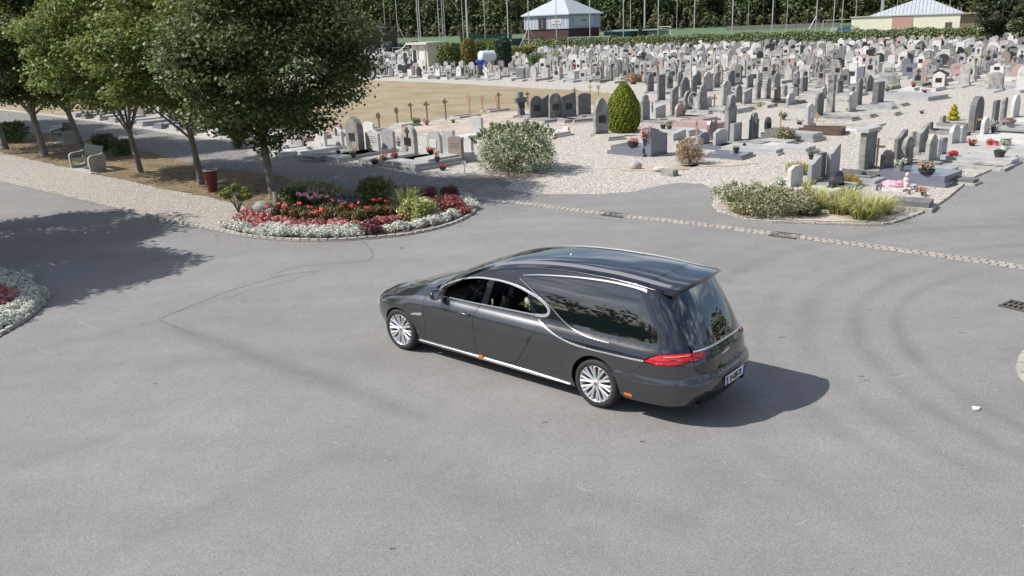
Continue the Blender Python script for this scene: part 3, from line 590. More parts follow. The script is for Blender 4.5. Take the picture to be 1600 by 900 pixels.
# dark leaning row between bush and clipped conifer
g_(815, 184, 20, 38, 'A', 'cross', 'dark', 'leaning above the flecked bush', plaque='plaque', lean=-.06, slab='slab', sl=1.6, sm='weath', t=.2)
g_(838, 188, 18, 36, 'A', 'round', 'dark', 'first right of the leaning stone cross', plaque='plaque', slab='slab', sl=1.6, sm='weath', twist=-.3)
g_(852, 186, 14, 36, 'A', 'slant', 'dark', 'tucked behind its round neighbour, right of stone cross', slab=None)
g_(867, 188, 17, 41, 'A', 'round', 'weath', 'centre of the dark leaning row', plaque='plaque', slab='slab', sl=1.6, sm='weath', lean=.03, twist=-.3)
g_(889, 187, 21, 41, 'A', 'slant', 'dark', 'tilting in row left of clipped conifer', plaque='plaque', lean=-.07, slab='slab', sl=1.5, sm='weath', twist=-.35)
g_(913, 183, 18, 36, 'A', 'arched', 'dark', 'last of the dark leaning row', slab='slab', sl=1.5, sm='weath', twist=-.3)
g_(939, 214, 21, 60, 'A', 'gothic', 'weath', 'standing just left of the clipped conifer', plaque='plaque', t=.24, slab='slab', sl=1.2, sm='concrete', twist=-.35)
gpx(884, 210, 8, 4, 'B', kind='flat', m='white', slab='tomb', sl=1.1, sh=.2, label='low flat white slab left of the conifer with no headstone', group=GRP, plinth=False)
# the black one in the middle with its flowers
xb, yb = G(1028, 243)
bg_ = grave(xb - .05, yb + .15, ANG_A + PI, 'wave', 'blue', 1.05, 1.1, .3, slab='tomb', sl=1.55, sw=1.2, sh=.3, sm='blue', label='polished blue black grave with wave topped headstone and two flower pots', plinth=False)
bg_.rotation_euler.z = ANG_A + PI
# columns right of the conifer, faces turned right
C1 = [(1008, 192, 15, 42, 'shoulder', 'weath', 'directly right of clipped conifer', {}),
 (1033, 160, 13, 42, 'flat', 'dark', 'thin and tall behind the conifer', dict(slab='slab')),
 (1053, 184, 14, 50, 'slant', 'weath', 'above small pinkish round stone', {}),
 (1070, 155, 16, 33, 'gothic', 'dark', 'behind the white openwork oval', {}),
 (1084, 152, 10, 32, 'round', 'dark', 'narrow, right of the dark pointed one', dict(slab=None)),
 (1075, 175, 15, 31, 'round', 'weath', 'immediately behind pinkish round stone', {}),
 (1097, 175, 14, 40, 'shoulder', 'weath', 'just right of the openwork oval', {}),
 (1104, 173, 16, 20, 'bell', 'granite_l', 'small, on the large pale double slab', dict(sl=2.2, sw=1.3, sh=.22, slab='tomb')),
 (1062, 186, 16, 24, 'round', 'pink', 'left of openwork oval on pinkish steps', dict(sl=1.8, sw=1.3, slab='tomb', sh=.18)),
 (1105, 146, 17, 32, 'shoulder', 'weath_l', 'behind large pale slab with leaning neighbour', {}),
 (1134, 170, 14, 42, 'clipped', 'weath_l', 'tall, right of large pale slab', {}),
 (1153, 164, 12, 30, 'round', 'weath', 'between two pale tall stones mid field', {}),
 (1167, 166, 14, 27, 'slant', 'weath_l', 'behind the reddish stake', {}),
 (1184, 158, 9, 31, 'round', 'weath', 'slim, left of its taller twin', dict(cross=0)),
 (1199, 158, 10, 37, 'gothic', 'weath', 'slim twin beside yellow flowering plant', {}),
 (1214, 160, 11, 26, 'round', 'black', 'with white edge near red flowers', {}),
 (1140, 224, 18, 72, 'shoulder', 'weath', 'tallest stone in the centre of the field', dict(t=.2)),
 (1125, 231, 22, 29, 'bell', 'granite_l', 'above the polished granite slab', dict(text=0)),
 (1099, 230, 20, 23, 'arched', 'blue', 'partly behind the rusty brown shrub', {}),
 (1112, 222, 17, 33, 'heart', 'brown', 'behind the bell topped pale stone', dict(slab=None)),
 (1149, 225, 18, 32, 'flat', 'granite_m', 'set like an open book beside tallest stone', dict(t=.2, sl=2., sh=.12, sm='white')),
 (1177, 222, 15, 45, 'shoulder', 'dark', 'near the small black urn', dict(cross=1, plaque='plaque', sl=1.6)),
 (1199, 212, 11, 29, 'oval', 'black', 'on dark steps left of green shrub', dict(sl=1.2, sh=.3, slab='tomb', sm='dark')),
 (1060, 224, 22, 21, 'wave', 'granite_l', 'directly right of the blue black grave', {}),
 (1030, 188, 20, 24, 'slant', 'granite_l', 'broad, behind the blue black grave', dict(t=.2)),
 (1264, 199, 14, 36, 'peak', 'granite_l', 'behind the rust coloured planter grave', dict(plaque='plaque_w', slab=None)),
 (1279, 185, 13, 38, 'round', 'dark', 'tall pair left of the waisted pillar', dict(sl=1.8)),
 (1297, 180, 12, 60, 'waist', 'weath', 'pillar like and tallest in right centre', dict(t=.3, sl=2., sm='weath_l')),
 (1341, 168, 10, 43, 'round', 'dark', 'behind the small pale curved stone', dict(sl=1.8)),
 (1331, 177, 12, 33, 'arched', 'granite_l', 'at edge of the wide gravel lane', dict(sl=2.2, sm='weath_l')),
 (1329, 173, 8, 36, 'round', 'weath', 'slim, hidden behind the pale curved one', dict(slab=None)),
 (1371, 164, 18, 35, 'flat', 'dark', 'thick double block near broken stones', dict(t=.3, sl=1.3)),
 (1243, 154, 12, 37, 'cross', 'dark', 'statue like, above white low planter', dict(t=.3, sl=1.3)),
 (1226, 151, 7, 17, 'flat', 'weath', 'low pillar with leafy top', dict(slab=None)),
 # lower right block along the asphalt
 (1241, 298, 24, 40, 'clipped', 'white', 'front left of right block beside dry shrub', dict(sl=1.2)),
 (1271, 291, 22, 46, 'wave', 'granite_m', 'second in front of right block', dict(sl=1.1)),
 (1281, 284, 12, 44, 'flat', 'dark', 'slim slab right behind grey wave', dict(slab=None)),
 (1300, 281, 20, 54, 'wave', 'granite_m', 'tall curl near pot of white flowers', dict(sl=1.4)),
 (1306, 298, 24, 31, 'round', 'black', 'mirror polished, behind yellow daylilies', dict(slab=None)),
 (1353, 270, 24, 62, 'flat', 'weath', 'tall stele with overhanging capstone', dict(t=.2, sl=1.6, sm='weath')),
 (1384, 277, 20, 41, 'bell', 'black', 'at head of polished black tomb', dict(sl=1.9, sw=1.3, sh=.3, slab='tomb', text=3, sm='blue')),
 (1404, 257, 18, 52, 'wave', 'dark', 'sweeping curl behind black bell stone', dict(sl=1.2)),
 (1415, 264, 18, 50, 'round', 'weath', 'with small dark plaque, right of sweeping curl', dict(plaque='plaque', sl=1.4)),
 (1438, 243, 18, 45, 'wave', 'weath', 'fourth in the right block back line', dict(sl=1.4)),
 (1425, 228, 12, 22, 'flat', 'weath_l', 'small behind the round plaque stone', dict(slab=None)),
 (1453, 256, 18, 46, 'gothic', 'weath_l', 'white edged, by open gravel bed', dict(sl=2.2, slab='frame', frame='granite_m', sh=.1)),
 (1471, 249, 13, 33, 'arched', 'blue', 'beside pale slab carrying red basket', dict(sl=2.2, sm='granite_l', sh=.2)),
 (1489, 233, 16, 37, 'round', 'granite_l', 'at head of slab with red flower pots', dict(sl=2.6, sw=1.2, sm='granite_l', sh=.22, slab='tomb')),
 (1502, 229, 12, 33, 'arched', 'granite_m', 'second at the red flower pots', dict(slab=None)),
 (1522, 208, 22, 56, 'round', 'dark', 'tallest in right block, wooden cross before it', dict(t=.24, sl=2.)),
 (1537, 217, 13, 32, 'round', 'white', 'behind dark vase of white flowers', dict(sl=2.6, sw=1.3, sh=.2, slab='tomb')),
 (1553, 197, 12, 38, 'flat', 'dark', 'dark framed, by brown pillar at right edge', dict(slab=None)),
 (1565, 200, 9, 46, 'round', 'weath', 'narrow pillar near grey planter bowl', dict(sl=2.)),
 (1584, 188, 16, 38, 'round', 'white', 'bright, furthest right of right block', dict(sl=1.7)),
 (1472, 196, 9, 15, 'arched', 'weath', 'tiny child sized, on small stone frame', dict(sl=.9, sw=.5, slab='frame', frame='weath')),
 (1452, 207, 9, 16, 'arched', 'weath', 'tiny, next to thin wooden stake', dict(slab='frame', sl=1.4, frame='soil')),
 (1552, 212, 7, 8, 'flat', 'weath_l', 'low block on pale double slab', dict(sl=1.3)),
 (1016, 146, 12, 30, 'round', 'dark', 'half behind the top of the conifer', {}), (1046, 141, 11, 28, 'shoulder', 'weath', 'right behind the thin tall one', dict(plaque='plaque')), (1119, 140, 12, 27, 'gothic', 'weath', 'between the scrolled neighbours mid field', {}),
 (1142, 138, 11, 26, 'round', 'dark', 'behind the tall clipped pale stone', {}), (1171, 140, 11, 24, 'peak', 'weath', 'behind the pale slanted stone', {}), (1213, 141, 12, 27, 'round', 'weath', 'behind the black one with white edge', {}),
 (1256, 146, 11, 25, 'flat', 'dark', 'right of the statue like cross', {}), (1311, 148, 12, 30, 'shoulder', 'weath', 'right of the waisted pillar', dict(plaque='plaque')), (1357, 146, 11, 28, 'gothic', 'dark', 'behind the tall round dark stone', {}),
 (1062, 138, 10, 26, 'round', 'weath', 'left of the dark pointed one', {}), (1090, 136, 11, 24, 'shoulder', 'dark', 'in the dark cluster behind openwork oval', {}), (1186, 139, 9, 24, 'flat', 'weath_l', 'behind the slim round twin', {}),
 (1234, 168, 12, 22, 'round', 'granite_m', 'right of yellow flowering plant', {}), (1286, 158, 11, 22, 'bell', 'weath_l', 'left of waisted pillar, further back', {})]
for px_, py_, w_, h_, kd, m_, wh, kw in C1:
    kw = dict(kw); kw.setdefault('slab', 'slab'); kw.setdefault('sl', 1.5 if kw['slab'] else 1); kw.setdefault('sm', m_ if m_ not in ('weath', 'dark') else random.choice(['weath_l', 'weath', 'granite_m'])); g_(px_, py_, w_, h_, 'A', kd, m_, wh, **kw)
# overhanging capstone of the stele: part of that grave
for o in list(COL.objects):
    if o.get('label', '').startswith('weathered grey square topped headstone, tall stele'): link('capstone', box_mesh((.42, 1.0, .12), 'granite_l', 'capstone'), None, o, (0, 0, 1.33))
def flatgrave(px, py, ang, slab, sl, sw, sh, m, label, z=0, frame=None):
    x, y = G(px, py); return grave(x, y, ang, 'flat', m, .6, 0, .1, slab=slab, sl=sl, sw=sw, sh=sh, sm=m, label=label, group=GRP, plinth=False, frame=frame)
flatgrave(1112, 243, ANG_A + .1, 'slab', 1.35, 1.0, .16, 'blue', 'polished blue grey slab without headstone beside the rusty shrub')
flatgrave(1135, 234, ANG_A + .1, 'tomb', 2.2, 1.1, .2, 'granite_l', 'pale granite slab behind the polished blue grey slab')
flatgrave(1248, 208, ANG_A + .25, 'frame', 1.7, .9, .3, 'wood_d', 'rust brown planter grave with raised sides on the gravel')
flatgrave(1212, 236, ANG_A + .1, 'tomb', 1.3, .95, .26, 'granite_l', 'pale boxy slab with small step left of green shrub')
flatgrave(1233, 217, ANG_A, 'tomb', 1.2, .9, .3, 'granite_m', 'stepped grey slab left of rust planter with black finial')
flatgrave(1290, 193, ANG_A + .1, 'slab', 2.4, 1.0, .1, 'weath_l', 'long pale cracked slab below the waisted pillar')
flatgrave(1312, 205, ANG_A + .1, 'slab', 1.4, .9, .06, 'white', 'thin white slab lying flat right of rust planter')
flatgrave(1383, 152, ANG_A - .15, 'tomb', 3.2, 2.2, .22, 'granite_m', 'wide grey family slab covered in flowers by the lane')
flatgrave(1388, 292, ANG_A, 'slab', .5, .9, .1, 'white', 'narrow white bed strip in front of black tomb')
flatgrave(1386, 323, ANG_A + .2, 'slab', 1.0, .62, .22, 'dark', 'low dark slab among the grasses at the road corner')
flatgrave(1490, 285, ANG_A, 'slab', .55, .5, .14, 'dark', 'small dark tilted tablet stone at the asphalt edge')
flatgrave(1530, 256, ANG_A, 'tomb', .9, .8, .12, 'weath_l', 'small pale paving slab at road edge behind white pot')
flatgrave(1060, 196, ANG_A, 'slab', 2.2, 1.2, .22, 'pink', 'pinkish stepped slab in front of openwork oval')
flatgrave(1036, 208, ANG_A + .1, 'tomb', 1.5, 1.0, .26, 'granite_l', 'light slab behind blue black grave with dried flowers')
flatgrave(1300, 276, ANG_A, 'frame', 1.3, 1.0, .2, 'dark', 'black framed bed with leaning tablets left of tall stele', frame='soil')
flatgrave(600, 202, ANG_A - PI / 2, 'frame', 1.7, .9, .14, 'white', 'white framed low bed behind first wooden crosses')
flatgrave(650, 195, ANG_A - PI / 2, 'slab', 1.2, .8, .16, 'weath_l', 'pale block by the round green wreath')
flatgrave(745, 180, ANG_A - PI / 2, 'frame', 1.6, .8, .1, 'weath_l', 'rough pale bed by third group of wooden crosses', frame='concrete')
flatgrave(790, 171, ANG_A - PI / 2, 'frame', 1.6, .8, .1, 'weath_l', 'rough pale bed right of last paired crosses', frame='concrete')
# small things that stand in for headstones
x, y = G(1083, 180); g = empty('grave_ornament', (x, y, .2), ANG_A - .9, 'white openwork oval disc on a short stem above pinkish slab', 'ornament'); mb = MB()
rings = [(0.26 * math.cos(t), .62 + .38 * math.sin(t)) for t in [k * PI / 12 for k in range(24)]]
mb.tube([(0, a, b) for a, b in rings] + [(0, rings[0][0], rings[0][1])], .025, 6); mb.tube([(0, 0, 0), (0, 0, .26)], .03, 6)
mb.build('ring', M['white'], g); mb = MB(); r = random.Random(3)
for k in range(16): a = r.uniform(0, 6.28); q = r.uniform(0, .2); mb.tube([(0, math.cos(a) * q, .62 + math.sin(a) * q * 1.4), (0, math.cos(a + .7) * .25, .62 + math.sin(a + .7) * .37)], .012, 4)
mb.box((0, 0, .0), (.2, .35, .1)); mb.build('tracery', M['white'], g)
# far rows: faces to the left, seen over each other up to the hedge
ORD = ['first', 'second', 'third', 'fourth', 'fifth', 'sixth', 'seventh', 'eighth', 'ninth', 'tenth', 'eleventh', 'twelfth', 'thirteenth', 'fourteenth', 'fifteenth', 'sixteenth', 'seventeenth', 'eighteenth', 'nineteenth', 'twentieth']
def ordn(i):
    if i <= 20: return ORD[i - 1]
    t_ = {2: 'twenty', 3: 'thirty', 4: 'forty', 5: 'fifty', 6: 'sixty', 7: 'seventy'}[i // 10]
    return t_ + '-' + ORD[i % 10 - 1] if i % 10 else {2: 'twentieth', 3: 'thirtieth', 4: 'fortieth', 5: 'fiftieth', 6: 'sixtieth', 7: 'seventieth'}[i // 10]
LA, LB = Vector(G(610, 123)), Vector(G(1600, 148)); ld = (LB - LA).normalized(); ln = Vector((-ld.y, ld.x))
if ln.y < 0: ln = -ln
fa = math.atan2(-ln.y, -ln.x)
kinds = ['flat'] * 4 + ['round'] * 4 + ['arched'] * 3 + ['peak'] * 2 + ['shoulder'] * 3 + ['bell'] * 3 + ['gothic', 'clipped', 'stepped', 'wave', 'slant', 'cross']
tones = ['white'] * 3 + ['granite_l'] * 2 + ['weath_l'] * 3 + ['weath'] * 5 + ['granite_m'] * 4 + ['dark'] * 5 + ['black', 'black', 'blue', 'pink', 'brown']
spots = []; d_ = 2.6; row = 0; rr = random.Random(21)
while d_ < 95:
    t_ = -70.
    while t_ < 112:
        p = LA + ld * t_ + ln * (d_ + rr.uniform(-.15, .15)); q = PX(p.x, p.y); side = (p - hedgeA).dot(hn)
        if -10 < q[0] < 1612 and side < -1.5 and rr.random() < .86 and not (645 < q[0] < 800 and d_ > 6.5 and d_ < 40 and q[1] < 108): spots.append((row, q[0], p.x, p.y, q[1]))
        t_ += rr.choice([1.35, 1.45, 1.6, 1.75, 2.3 if row % 3 else 1.5])
    d_ += 3.0 if row % 2 == 0 else 3.9; row += 1
spots.sort(key=lambda s: s[3] * s[3] + s[2] * s[2])
near, farr = spots[:182], spots[182:]
import collections
byrow = collections.defaultdict(list)
for s in near: byrow[s[0]].append(s)
for rw, ls in byrow.items():
    ls.sort(key=lambda s: s[1])
    for i, s in enumerate(ls):
        kd, m_ = rr.choice(kinds), rr.choice(tones)
        if rw == 0 and rr.random() < .5: m_ = rr.choice(['weath', 'weath_l', 'white'])
        old = m_ in ('weath', 'weath_l', 'white') and rr.random() < .7
        h = rr.uniform(1.15, 1.6) if old else rr.uniform(.75, 1.15); w = rr.uniform(.55, .8) if old else rr.uniform(.75, 1.05)
        if kd == 'round': w = min(w, .8)
        feat = rr.choice(['plaque', 'plaque', 'cross', 'pc', 'none', 'text']) ; kw = {}
        if feat in ('plaque', 'pc') and m_ not in ('black', 'dark'): kw['plaque'] = 'plaque'
        if feat in ('cross', 'pc'): kw['cross'] = 1
        if feat == 'text': kw['text'] = 3
        if rw <= 3 and 930 < s[1] < 1330 and rr.random() < .72: kd = rr.choice(['gothic', 'shoulder', 'round', 'round', 'stepped', 'gothic', 'peak']); m_ = rr.choice(['weath', 'weath', 'dark', 'weath_l', 'weath']); h = rr.uniform(1.25, 1.7); w = rr.uniform(.55, .78); kw = dict(plaque='plaque') if rr.random() < .7 else {}; kw.update(dict(cross=1) if rr.random() < .4 else {}); feat = 'none'
        fl = 'dark plaque' if kw.get('plaque') else ('a cross' if kw.get('cross') else ('lettering' if feat == 'text' else 'plain face'))
        lb = f"{CN[m_]} {SN[kd]} headstone, {fl}, {ordn(i + 1)} from left in {ordn(rw + 1)} row behind lane"
        grave(s[2], s[3], fa, kd, m_, w, h, rr.choice([.1, .14, .22]), slab=rr.choice(['slab', 'slab', 'tomb', 'frame', 'slab']), sl=rr.uniform(1.5, 1.9), sh=rr.choice([.1, .14, .22]), sm=m_ if rr.random() < .6 else rr.choice(['granite_l', 'weath_l', 'granite_m', 'white']), twist=rr.uniform(-.06, .06), lean=rr.uniform(-.03, .03), label=lb, group=GRP, seed=i, frame=rr.choice(['soil', 'white', 'granite_m']), **kw)
# the crowd of graves beyond those, too small to pick apart
def far_graves(sp, name, label):
    bm_ = {}; mb = MB(); keys = ['white', 'granite_l', 'weath_l', 'weath', 'granite_m', 'dark', 'pink', 'plaque']
    for s in sp:
        kd, m_ = rr.choice(kinds[:-1]), rr.choice(['white', 'white', 'granite_l', 'weath_l', 'weath', 'weath', 'granite_m', 'granite_m', 'dark', 'dark', 'dark', 'plaque'] + (['pink'] if rr.random() < .4 else [])); mi = keys.index(m_)
        h, w = rr.uniform(.75, 1.35), rr.uniform(.6, 1.); q = MB().prism(profile(kd, w, h), -.08, .08, 0, mi); q.box((.95, 0, .08), (1.6, w * 1.1, .16), mi=keys.index(rr.choice(['white', 'granite_l', 'granite_m', 'weath_l'])))
        if rr.random() < .5: q.box((.09, 0, h * .45), (.03, w * .5, h * .25), mi=7)
        b = len(mb.v); ca, sa = math.cos(fa), math.sin(fa)
        mb.v += [(s[2] + x * ca - y * sa, s[3] + x * sa + y * ca, z) for x, y, z in q.v]; mb.f += [tuple(b + i for i in f) for f in q.f]; mb.m += q.m
    o = mb.build(name, [M[k] for k in keys]); tag(o, label, 'graves', kind='stuff')
far_graves(farr, 'distant_graves', 'dense crowd of small pale graves filling the far cemetery up to the hedge')
# graves glimpsed between the trees on the left
Lp = Vector(G(640, 236)); k = 0; e = Vector((math.cos(ANG_A), math.sin(ANG_A))); e2 = Vector((-e.y, e.x))
for rw, dd in ((0, 0.), (1, 3.4), (2, 6.6), (3, 10.), (4, 13.5)):
    i = 0; t_ = -9.5 if rw == 0 else -12.5
    while t_ > -42:
        p = Lp + e * t_ + e2 * dd; q = PX(p.x, p.y)
        if -10 < q[0] < 470 and i < 12 and k < 34:
            i += 1; k += 1; kd, m_ = rr.choice(kinds), rr.choice(tones)
            grave(p.x, p.y, ANG_A - PI / 2, kd, m_, rr.uniform(.6, 1.), rr.uniform(.7, 1.2), .14, slab='tomb', sl=1.9, sw=1., sh=.28, sm=rr.choice(['granite_l', 'white', 'granite_m', 'blue', 'granite_l']), twist=rr.uniform(-.05, .05), cross=rr.random() < .4,
                  label=f"{CN[m_]} {SN[kd]} headstone glimpsed between trunks, {ordn(i)} left of corner tree, {['front', 'second', 'third', 'fourth', 'fifth'][rw]} row", group=GRP)
        t_ -= rr.uniform(1.9, 2.7)
# ------------------------------------------------------------------ wooden crosses and stakes
def wcross(px, py, h, kind, m, label, tilt=0.):
    x, y = G(px, py); s = ppm(px, py); hh = h / s; g = empty('grave_marker', (x, y, 0), ANG_A - PI / 2 + .25, label, 'wooden cross', 'wooden crosses on fresh graves')
    mb = MB(); mb.box((0, 0, hh / 2 - .03), (.045, .06, hh + .06)); mb.build('post', M[m], g, rot=(tilt, 0, 0)); mb = MB()
    if kind == 'diamond': mb.prism([(0, hh * .72), (.17, hh * .86), (0, hh), (-.17, hh * .86)], .024, .05); mb.box((.012, 0, hh * .86), (.03, .42, .05))
    elif kind == 'board': mb.box((.03, 0, hh * .8), (.03, .26, .24)); mb.box((.012, 0, hh * .93), (.02, .1, .06))
    elif kind == 'round': mb.lathe([(.001, -.02), (.09, -.02), (.09, .02), (.001, .02)], 12, (0, .0, hh), 'y'); 
    else: mb.box((.0, 0, hh * .72), (.04, hh * .45, .07))
    mb.build('crosspiece', M[m], g, rot=(tilt, 0, 0)); return g
for i, a in enumerate([(593, 202, 26, 'board', 'wood_d', 'short dark wooden cross, leftmost along the dry lawn'), (621, 193, 25, 'board', 'wood_d', 'brown board topped stake behind the white framed bed'),
    (643, 187, 26, 'diamond', 'wood_d', 'dark wooden cross left of round green wreath'), (668, 191, 32, 'diamond', 'wood_d', 'tall brown cross right of round green wreath'), (697, 188, 33, 'diamond', 'wood_d', 'tall brown cross standing alone in the middle of its row'),
    (734, 176, 27, 'board', 'wood', 'pale wooden stake with square board above grey arched stone'), (754, 173, 24, 'board', 'wood', 'second pale stake with square board'), (777, 174, 26, 'board', 'wood', 'thin pale stake of the leaning pair'), (780, 172, 27, 'diamond', 'wood_d', 'darker leaning cross of the pair'),
    (825, 166, 22, 'diamond', 'wood_d', 'reddish cross behind the leaning stone cross'), (898, 152, 15, 'plain', 'wood_d', 'small wooden cross at back edge of dry lawn'), (935, 150, 17, 'board', 'wood', 'pale stake at lawn edge left of conifer'), (922, 148, 16, 'plain', 'wood', 'thin pale cross left of the conifer'),
    (1088, 214, 22, 'round', 'wood', 'orange wooden stake with round head near brown shrub'), (1219, 202, 26, 'round', 'wood', 'wooden stake with ring head right of black oval'), (1523, 210, 32, 'plain', 'wood', 'pale wooden cross before the tallest dark stone'),
    (1369, 262, 46, 'plain', 'wood_d', 'tall dark wooden cross beside the capped stele'), (1116, 168, 20, 'plain', 'wood_d', 'reddish wooden cross behind the large pale slab'), (1167, 162, 22, 'plain', 'wood', 'reddish stake before the pale slanted stone'), (1180, 158, 18, 'plain', 'white', 'thin white cross beside slim round stone'),
    (1276, 190, 14, 'plain', 'wood', 'small pale cross at foot of tall round stone'), (1367, 78 + 18, 16, 'plain', 'wood', 'yellowish wooden cross near the hedge')]): wcross(*a)
# ------------------------------------------------------------------ trees of the avenue
LM1 = leafmat('maple_leaf', [(.065, .11, .025), (.125, .18, .042), (.19, .235, .06), (.28, .31, .12)], .45, .5, patch=(.2, .215, .05), pscale=.3)
LM2 = leafmat('maple_leaf_cool', [(.048, .085, .026), (.09, .135, .042), (.15, .195, .07), (.24, .275, .13)], .4, .5, patch=(.07, .09, .03), pscale=.5)
TG = 'maple trees along the gravel path'
def tr(px, py, *a, **k): x, y = G(px, py); return tree('maple_tree', x, y, *a, **k)
tr(426, 310, 8.0, 3.6, 1.2, 11, LM2, 'nearest dark green maple behind the flower bed, trunk upright', TG, trunk=.125, lean=(-.1, .0), fork=1.95, leaves=66000, leaf=.12, lobes=150, coff=(.5, -.1))
tr(314, 289, 7.9, 3.6, 1.6, 12, LM1, 'maple with forked trunk just left of the red slatted bin', TG, trunk=.115, lean=(-.12, .05), fork=1.7, leaves=44000, leaf=.13)
tr(219, 270, 8.2, 3.6, 1.8, 13, LM1, 'maple with slim forked trunk right of the bench', TG, trunk=.11, lean=(-.2, .1), fork=1.6, leaves=42000, leaf=.13)
tr(131, 240, 8.2, 3.7, 1.8, 14, LM1, 'maple with leaning trunk behind the bench', TG, trunk=.13, lean=(-.42, .1), fork=1.9, leaves=40000, leaf=.14)
tr(70, 244, 8.4, 3.6, 1.8, 15, LM2, 'dark maple left of the bench, trunk leaning left', TG, trunk=.145, lean=(-.24, .1), fork=1.9, leaves=36000, leaf=.14)
tr(8, 234, 8.4, 3.7, 2.0, 16, LM2, 'dark maple at the left edge of the photo', TG, trunk=.16, lean=(-.3, .1), fork=2.0, leaves=26000, leaf=.14)
for i_, (a_, b_, l_) in enumerate([(-28.8, 47.4, 'maple beyond the left edge of the photo, first further up the avenue'), (-32.6, 51.4, 'maple beyond the left edge, second further up the avenue'), (-36.4, 55.4, 'maple beyond the left edge, third further up the avenue')]): tree('maple_tree', a_, b_, 8.6, 3.8, 1.9, 26 + i_, LM2, l_, TG, trunk=.16, fork=1.9, leaves=24000, leaf=.17)
t = tree('maple_tree', -15.0, 18.3, 7.4, 3.5, 2.0, 17, LM2, 'maple left of the frame casting its shadow over the road', TG, trunk=.15, fork=1.9, leaves=26000, leaf=.15)
t = tree('maple_tree', -16.6, 22.4, 7.6, 3.3, 2.0, 18, LM2, 'second maple left of the frame across the road', TG, trunk=.15, fork=1.9, leaves=22000, leaf=.15)
# ------------------------------------------------------------------ shrubs
def shrub(px, py, rx, ry, h, n, leaf, lm, name, label, seed, group=None, lobes=14, asp=.5, cat='shrub', rz=None, core=True, stems=True):
    x, y = G(px, py); g = empty(name, (x, y, 0), ANG_A if rz is None else rz, label, cat, group)
    link('foliage', shrub_mesh('foliage', rx, ry, h, n, leaf, seed, lobes, asp), lm, g)
    if stems:
        mb = MB(); r = random.Random(seed)
        for i in range(9): a = r.uniform(0, 6.28); q = r.uniform(.3, .75); mb.tube([(0, 0, 0), (math.cos(a) * rx * q * .4, math.sin(a) * ry * q * .4, h * .3), (math.cos(a) * rx * q, math.sin(a) * ry * q, h * .65)], [.02, .014, .006], 5)
        mb.build('stems', M['bark'], g)
    return g
LV = leafmat('variegated_leaf', [(.06, .10, .03), (.15, .20, .07), (.50, .52, .36), (.76, .76, .62)], .2, .5)
shrub(804, 268, 2.1, 1.7, 1.82, 25000, .078, LV, 'variegated_shrub', 'big rounded shrub with cream flecked leaves at the gravel corner', 31, lobes=26)
LB = leafmat('rusty_leaf', [(.28, .12, .06), (.36, .22, .13), (.45, .34, .24), (.5, .48, .4)], .2, .7)
shrub(1078, 256, .66, .6, .95, 5200, .05, LB, 'dry_shrub', 'rusty brown rounded shrub between dark grave and polished slab', 32, lobes=16)
LH = leafmat('olive_leaf', [(.11, .12, .045), (.24, .24, .11), (.40, .39, .23), (.58, .56, .40)], .2, .6)
shrub(1172, 334, 1.25, .85, .85, 7000, .055, LH, 'hebe_shrub', 'wide low olive shrub at the tip of the right grave block', 33, lobes=22)
shrub(1226, 334, .95, .7, .72, 4600, .055, LH, 'hebe_shrub', 'second low olive shrub leading into the daylilies', 34, lobes=12)
LG = leafmat('green_leaf', [(.045, .08, .02), (.09, .135, .04), (.16, .205, .07)], .25, .45)
shrub(1226, 222, .5, .45, .62, 2600, .07, LH, 'green_shrub', 'small green shrub beside the rust brown planter grave', 35)
shrub(1265, 336, .45, .4, .38, 1800, .09, LG, 'leafy_plant', 'dark leafy plant before the daylilies at the road corner', 36, stems=False)
LY = leafmat('yellow_green_leaf', [(.2, .2, .04), (.32, .3, .06), (.42, .36, .1)], .2, .5)
shrub(1247, 272, .5, .4, .45, 1500, .06, LY, 'yellow_green_plant', 'yellow green plant behind the clipped white headstone', 37)
shrub(1331, 290, .38, .35, .4, 1500, .05, leafmat('ochre_leaf', [(.25, .17, .03), (.4, .28, .05), (.3, .24, .08)], .2), 'ochre_shrub', 'small ochre shrub behind the polished dark stone', 38)
# clipped conifers
def conifer(px, py, r0_, h, n, lm, label, seed, leaf=.06, name='clipped_conifer', prof=None, core=(.02, .035, .01), cat='conifer'):
    x, y = G(px, py); g = empty(name, (x, y, 0), 0, label, cat); r = np.random.RandomState(seed)
    prof = prof or (lambda t: max(0., 1 - t ** 2.9) ** .62 * (.78 + .22 * math.sin(PI * min(1, t / .85))))
    pv = np.array([prof(t) for t in np.linspace(0, 1, 200)]); pv[-1] = 0; pv = np.nan_to_num(np.maximum(pv, 0)); t = r.uniform(0, 1, n * 2); w = pv[(t * 199).astype(int)]; t = t[r.uniform(0, 1, n * 2) < w / w.max()][:n]; a = r.uniform(0, 2 * PI, len(t)); rad = pv[(t * 199).astype(int)] * r0_
    fl = 1 + .05 * np.sin(a * 9 + t * 17) + .04 * np.sin(a * 23 - t * 31) + r.normal(size=len(t)) * .025
    P_ = np.stack([np.cos(a) * rad * fl, np.sin(a) * rad * fl, .06 + t * (h - .06)], 1); Q_ = np.stack([np.cos(a), np.sin(a), np.full(len(t), .35)], 1)
    link('foliage', leaf_mesh('foliage', P_, Q_, leaf, .7, seed=seed, jit=.45), lm, g)
    mb = MB(); mb.lathe([(max(.001, prof(k / 12) * r0_ * .88 * (k < 12)), .05 + (h - .1) * k / 12) for k in range(13)], 14); mb.build('shade_core', mat('conifer_core', core, None, rough=.9), g, smooth=True)  # solid near-black body paints in the shade inside the foliage
    MB().tube([(0, 0, 0), (0, 0, .3)], .06, 7).build('trunk', M['bark'], g); return g
LT = leafmat('thuja_spray', [(.075, .12, .012), (.14, .19, .015), (.24, .27, .02), (.33, .34, .04)], .2, .6)
conifer(974, 206, .78, 2.28, 13000, LT, 'egg shaped yellow green clipped conifer amid grey headstones', 41, .075)
